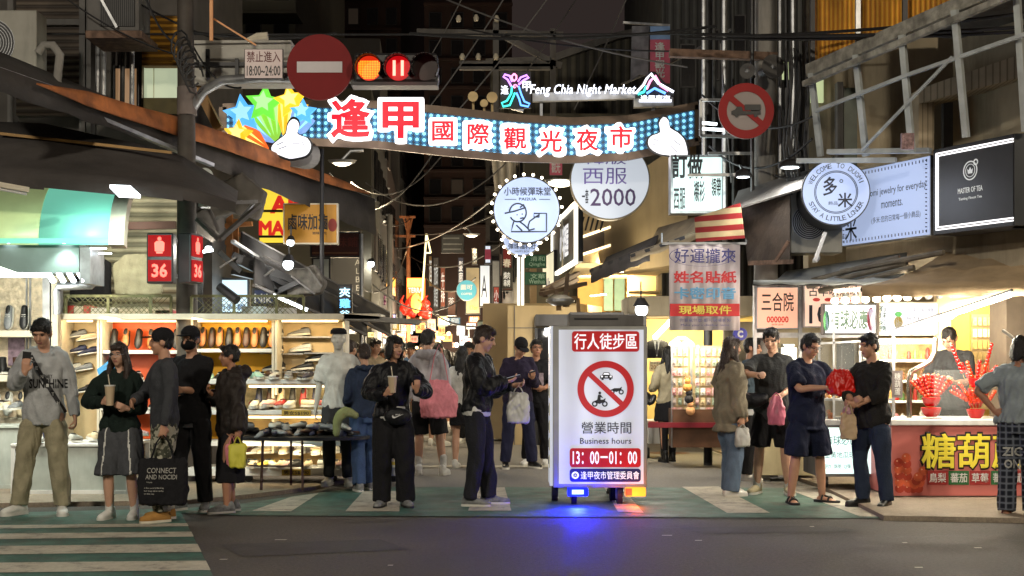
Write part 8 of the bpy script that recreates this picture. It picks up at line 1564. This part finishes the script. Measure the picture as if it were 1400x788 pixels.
for i,(x0,x1,y0,D,side)in enumerate(((470,500,470,24,'left'),(488,512,468,30,'left'),(505,530,470,38,'left'),(668,694,466,27,'right'),(655,676,468,33,'right'),(640,660,470,40,'right'))):
 t=thing('street_stall','small %s-side street stall with a cloth roof, %s in its row'%(side,ORD[i%3]),'stall',(X((x0+x1)/2,D),D+.5,0));m=mat('stall_cloth_%d'%(i%3),c(*[(120,100,70),(90,98,92),(140,60,50)][i%3]),.8)
 mb=MB();mb.box(X(x0,D),D,0,X(x1,D),D+1,.9);mb.build('counter',m_grime,t);mb=MB();a=W(x0-3,450,D);b=W(x1+3,450,D);mb.hull([a,b,b+V((0,1.2,.1)),a+V((0,1.2,.1)),a+V((0,.2,.18)),b+V((0,.2,.18)),b+V((0,1.,.25)),a+V((0,1.,.25))]);mb.build('cloth_roof',m,t)
 for xx in(x0+1,x1-1):mb=MB();p=W(xx,450,D+.1);mb.bar((p.x,p.y,.9),p,.04);mb.build('post',m_steel,t)
def row(label,pts,h,m,side,name='house_row'):
 t=thing(name,label,'building',(pts[0][0],pts[0][1],0));mb=MB()
 for(a,b),(e,f)in zip(pts,pts[1:]):
  d_=V((e-a,f-b,0));sd=V((d_.y,-d_.x,0)).normalized();sd=sd if sd.x*side>0 else-sd
  mb.hull([V((a,b,0)),V((e,f,0)),V((e,f,0))+sd*4,V((a,b,0))+sd*4,V((a,b,h)),V((e,f,h)),V((e,f,h))+sd*4,V((a,b,h))+sd*4])
 mb.build('wall',m,t);return t
for i,(y0,y1,h,m)in enumerate(((28,32,7,m_grn),(32.1,37,9,m_tower2),(37.1,48,7,m_tower),(48.1,64,10,m_tower2))):
 xf=lambda y:-2.55-.055*(y-22)-.25*0
 t=row('%s dim house front along the left side of the market street'%['first','second','third','fourth'][i],[(xf(y0),y0),(xf(y1),y1)],h,m,-1)
 for r in range(int((h-3)//1.6)):
  for k in range(3):yy=y0+(y1-y0)*(k+.3)/3;xx=xf(yy)+.03;mb=MB();mb.box(xx,yy,3.3+1.6*r,xx+.04,yy+(y1-y0)*.12,4.2+1.6*r);mb.build('window',m_gl if(k+r+i)%5==0 else m_gw,t)
for i,(y0,y1,h,m)in enumerate(((28,34,6.5,m_grn),(34.1,43,8,m_tower2),(43.1,55,7,m_tower),(55.1,72,9,m_tower2))):
 xf=lambda y:.25-.035*(y-28)
 t=row('%s dim house front along the right side of the market street'%['first','second','third','fourth'][i],[(xf(y0),y0),(xf(y1),y1)],h,m,1)
 for r in range(int((h-3)//1.6)):
  for k in range(3):yy=y0+(y1-y0)*(k+.3)/3;xx=xf(yy)-.03;mb=MB();mb.box(xx-.04,yy,3.3+1.6*r,xx,yy+(y1-y0)*.12,4.2+1.6*r);mb.build('window',m_gl if(k+r+i)%4==0 else m_gw,t)
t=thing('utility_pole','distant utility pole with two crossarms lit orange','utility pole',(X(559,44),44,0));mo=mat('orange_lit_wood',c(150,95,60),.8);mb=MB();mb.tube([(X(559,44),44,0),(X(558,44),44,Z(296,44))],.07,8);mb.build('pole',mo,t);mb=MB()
for y in(297,323):mb.bar(W(546,y,44),W(568,y,44),.07)
mb.bar(W(552,298,44),W(558,322,44),.05);mb.bar(W(564,298,44),W(558,322,44),.05);mb.build('crossarm',mo,t);lamp('pole_light',W(555,340,42),14,(1,.55,.25),.2)
def street_lamp(label,px,py,D,ax,ay,P_=300,col=(1,.80,.5),pole=None):
 p=W(px,py,D);t=thing('street_lamp',label,'street lamp',p);mb=MB();mb.rings([(p+V((0,0,.05)),V((.26,0,0)),V((0,.12,0))),(p+V((0,0,.0)),V((.22,0,0)),V((0,.10,0)))],14);mb.build('lamp_head',m_steel,t);mb=MB();mb.disc(p+V((0,0,-.01)),.17,up=V((0,1,0)),ry=.09);mb.ell(p+V((0,0,-.01)),(.15,.08,.05),10,6);mb.build('diffuser',glow('street_lamp_glass',(1,.88,.62),5),t)
 e=W(ax,ay,D);mb=MB();mb.tube([p+V((0,0,.05)),p.lerp(e,.4)+V((0,0,.12)),e],.03,7);mb.build('arm',m_steel,t,smooth=True)
 if pole:mb=MB();mb.tube([(e.x,e.y,0),e],.07,8);mb.build('pole',m_grime,t)
 lamp('street_light',p+V((0,0,-.12)),P_,col,.12,'SPOT',target=(p.x,p.y,0),spot=150)
street_lamp('street lamp glowing under the arch sign near the charcoal awning',468,223,24,497,206,500)
street_lamp('warm street lamp above the dim red sign',515,305,34,533,294,1600,pole=True);street_lamp('street lamp beside the grey plate sign far off',645,322,40,629,311,300)
street_lamp('pale street lamp between the arch and the round sign with the boy',766,251,21,745,262,60);street_lamp('small street lamp high behind the charcoal awning tip',520,260,36,505,270,60)
spot_lamp('tiny white lamp hanging below the dim red sign',507,361,28,.07,20);
mb=MB();p=W(766,251,20.8);mb.ell(p,(.18,.06,.06),10,6);solo(mb,'lamp_glass',glow('street_lamp_glass',(0,0,0)),'white glass bowl of the lamp next to the tailor round sign','lamp',smooth=2)
random.seed(30)
def wire(p0,p1,sag,r,label,m=m_wire):
 pts=[]
 for k in range(15):u=k/14;p=lerp3(p0,p1,u);p.z-=sag*4*u*(1-u);pts.append(p)
 mb=MB();mb.tube(pts,r,5);solo(mb,'overhead_wire',m,label,'wire','overhead wires',smooth=True)
m_wl=mat('grey_cable',c(92,90,88),.5,var=0)
wl=[((-50,46,16),(1450,44,16.5),.02,.012,0),((1000,50,15.5),(1450,12,13),.05,.018,0),((950,47,15.5),(1450,33,13.2),.06,.02,0),((930,52,15.6),(1450,40,13.4),.05,.018,0),((600,-5,20),(940,92,18),.12,.012,1),((560,180,22),(700,-20,22),.1,.012,1),((590,190,22),(765,-25,22),.1,.012,1),((640,200,22),(800,-20,24),.1,.012,1),((560,120,24),(640,-20,24),.1,.01,1),((480,250,24),(620,190,22),.5,.012,1),((440,260,24),(600,196,22),.7,.012,1),((500,250,26),(700,215,22),.6,.012,1),((785,150,22),(860,-10,22),.05,.012,1),((850,115,22),(1000,40,19),.05,.02,1),((545,340,44),(700,250,30),.3,.02,1),((560,350,44),(690,330,34),.5,.02,0),((500,380,28),(640,400,38),.6,.018,0),((495,395,26),(560,330,44),.6,.018,0),((560,320,44),(760,240,28),.4,.02,0),((570,360,44),(650,380,34),.6,.02,0),((450,236,23),(560,300,44),.5,.015,0),((700,440,24),(560,395,44),.5,.02,0),((960,130,17),(1110,160,15),.25,.014,0),((970,200,17),(1110,190,15),.3,.014,0),((985,60,17),(1000,250,17),.0,.01,1),((1060,240,15.6),(1140,215,15),.12,.012,0),((190,5,16),(400,75,17),.12,.012,0),((200,0,15.9),(262,60,15.7),.2,.014,0),((262,60,15.7),(330,120,15.5),.15,.012,0),((262,44,15.6),(460,46,16),.06,.018,0),((560,46,16.2),(980,36,16),.1,.02,0),((640,40,20),(960,70,18),.1,.012,0),((80,-10,15.6),(260,80,15.6),.1,.01,0)]
LM=[(40,60,'the left building'),(262,60,'the left utility pole'),(370,80,'the blank board'),(460,250,'the charcoal awning'),(500,390,'the dim red sign'),(559,340,'the distant pole'),(600,120,'the traffic signal'),(620,-20,'the top of the tower'),(660,250,'the boy sign'),(650,390,'the teal sign'),(700,-20,'the dark gantry'),(765,-20,'the rooftop shed'),(850,-20,'the black sky over the shed'),(800,160,'the English sign'),(900,70,'the pink banner'),(970,150,'the arch end'),(1047,60,'the right utility pole'),(1110,170,'the balcony corner'),(1440,20,'the yellow balcony')]
def near(p):return min(LM,key=lambda q:(q[0]-p[0])**2+(q[1]-p[1])**2)[2]
seen={}
for i,(a,b,sg,r,l)in enumerate(wl):
 lb='%s wire from %s to %s'%('grey'if l else'black',near(a),near(b));seen[lb]=seen.get(lb,0)+1
 wire(W(*a),W(*b),sg,r,lb if seen[lb]==1 else lb+', %s of the set'%ORD[seen[lb]-1],m_wl if l else m_wire)
for i in range(6):
 x=246+i*4;mb=MB();p=W(x,60+9*i,15.3);mb.tube([p+V((.10*math.cos(a*.7),0,.16*math.sin(a*.7)-.05*a*.1))for a in range(9)],.012,5);solo(mb,'cable_coil',m_wire,'%s loop of black cable hanging on the left utility pole'%ORD[i],'cable','cable loops on the left pole',smooth=True)
for i in range(10):
 x=1080+random.uniform(-6,24);mb=MB();p=W(x,40+random.uniform(0,40),15.5);mb.tube([p,p+V((.02,0,-.5)),p+V((-.03,0,-1.1)),p+V((.03,0,-1.6))],.013,5);solo(mb,'hanging_cable',m_wire,'%s black cable hanging straight down right of the horn loudspeakers'%ORD[i],'cable','cables hanging by the right pole',smooth=True)
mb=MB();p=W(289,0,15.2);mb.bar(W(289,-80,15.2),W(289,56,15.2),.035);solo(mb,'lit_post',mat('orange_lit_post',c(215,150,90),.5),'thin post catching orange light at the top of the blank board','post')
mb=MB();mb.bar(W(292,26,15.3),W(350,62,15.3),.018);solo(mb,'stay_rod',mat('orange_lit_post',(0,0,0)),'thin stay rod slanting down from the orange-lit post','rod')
mb=MB();mb.tube([W(338,56,15.4),W(352,51,15.4),W(366,50,15.4)],[.03,.05,.05],8);solo(mb,'curved_panel',m_ivory,'pale curved lamp cover above the time plate','cover',smooth=True)
def assumed_lamp(label,x,y,z,P_,col):  # assumed lamp with fixture, added out of view to light the scene frontally
 t=thing('street_lamp',label,'street lamp',(x,y,0));mb=MB();mb.tube([(x,y,0),(x,y,z+.3)],[.11,.07],10);mb.build('pole',m_steel,t,smooth=True);mb=MB();mb.bar((x,y,z+.25),(x,y+1.6,z+.1),.07);mb.build('arm',m_steel,t);mb=MB();mb.cbox((x,y+1.9,z+.08),.35,.8,.12);mb.build('lamp_head',m_steel,t,bevel=.02);mb=MB();mb.cbox((x,y+1.9,z+.012),.26,.6,.012);mb.build('diffuser',glow('assumed_lamp_panel',(1,.93,.82),20),t)
 lamp('street_light',(x,y+1.9,z-.05),P_,col,.35,'SPOT',target=(x,y+14,3.5),spot=175)
assumed_lamp('assumed roadside street lamp, unseen behind the camera on the left',-6.5,-1.5,8.0,3700,(1,.90,.74))  # unseen lamp, added to light people and facades from the front
assumed_lamp('assumed roadside street lamp, unseen behind the camera on the right',7.5,-2.5,8.0,3000,(1,.86,.66))  # second unseen lamp, assumed from the warm light on the road
w=bpy.data.worlds.new('World');S.world=w;w.use_nodes=True;nt=w.node_tree;bg=nt.nodes['Background']
sky=nt.nodes.new('ShaderNodeTexSky');sky.sky_type='NISHITA';sky.sun_disc=False;sky.sun_elevation=R(-4);sky.sun_rotation=R(200);sky.air_density=2
mx=nt.nodes.new('ShaderNodeMix');mx.data_type='RGBA';mx.inputs[0].default_value=.85;mx.inputs[7].default_value=(.30,.22,.20,1)
nt.links.new(sky.outputs[0],mx.inputs[6]);nt.links.new(mx.outputs[2],bg.inputs[0]);bg.inputs[1].default_value=.085
cam=bpy.data.cameras.new('Camera');co=bpy.data.objects.new('Camera',cam);COL.objects.link(co);co.location=(0,0,H0);co.rotation_euler=(R(90),0,0)
cam.sensor_width=36;cam.lens=F/1400*36;cam.shift_y=(HY-394)/1400;cam.clip_end=600;S.camera=co
vs_=S.view_settings;vs_.view_transform='Standard';vs_.look='None';vs_.exposure=.34;vs_.gamma=1
cy=S.cycles;cy.use_denoising=True;cy.denoiser='OPENIMAGEDENOISE';cy.max_bounces=5;cy.diffuse_bounces=2;cy.glossy_bounces=2;cy.transparent_max_bounces=8;cy.sample_clamp_indirect=3;cy.use_light_tree=True;cy.caustics_reflective=False;cy.caustics_refractive=False
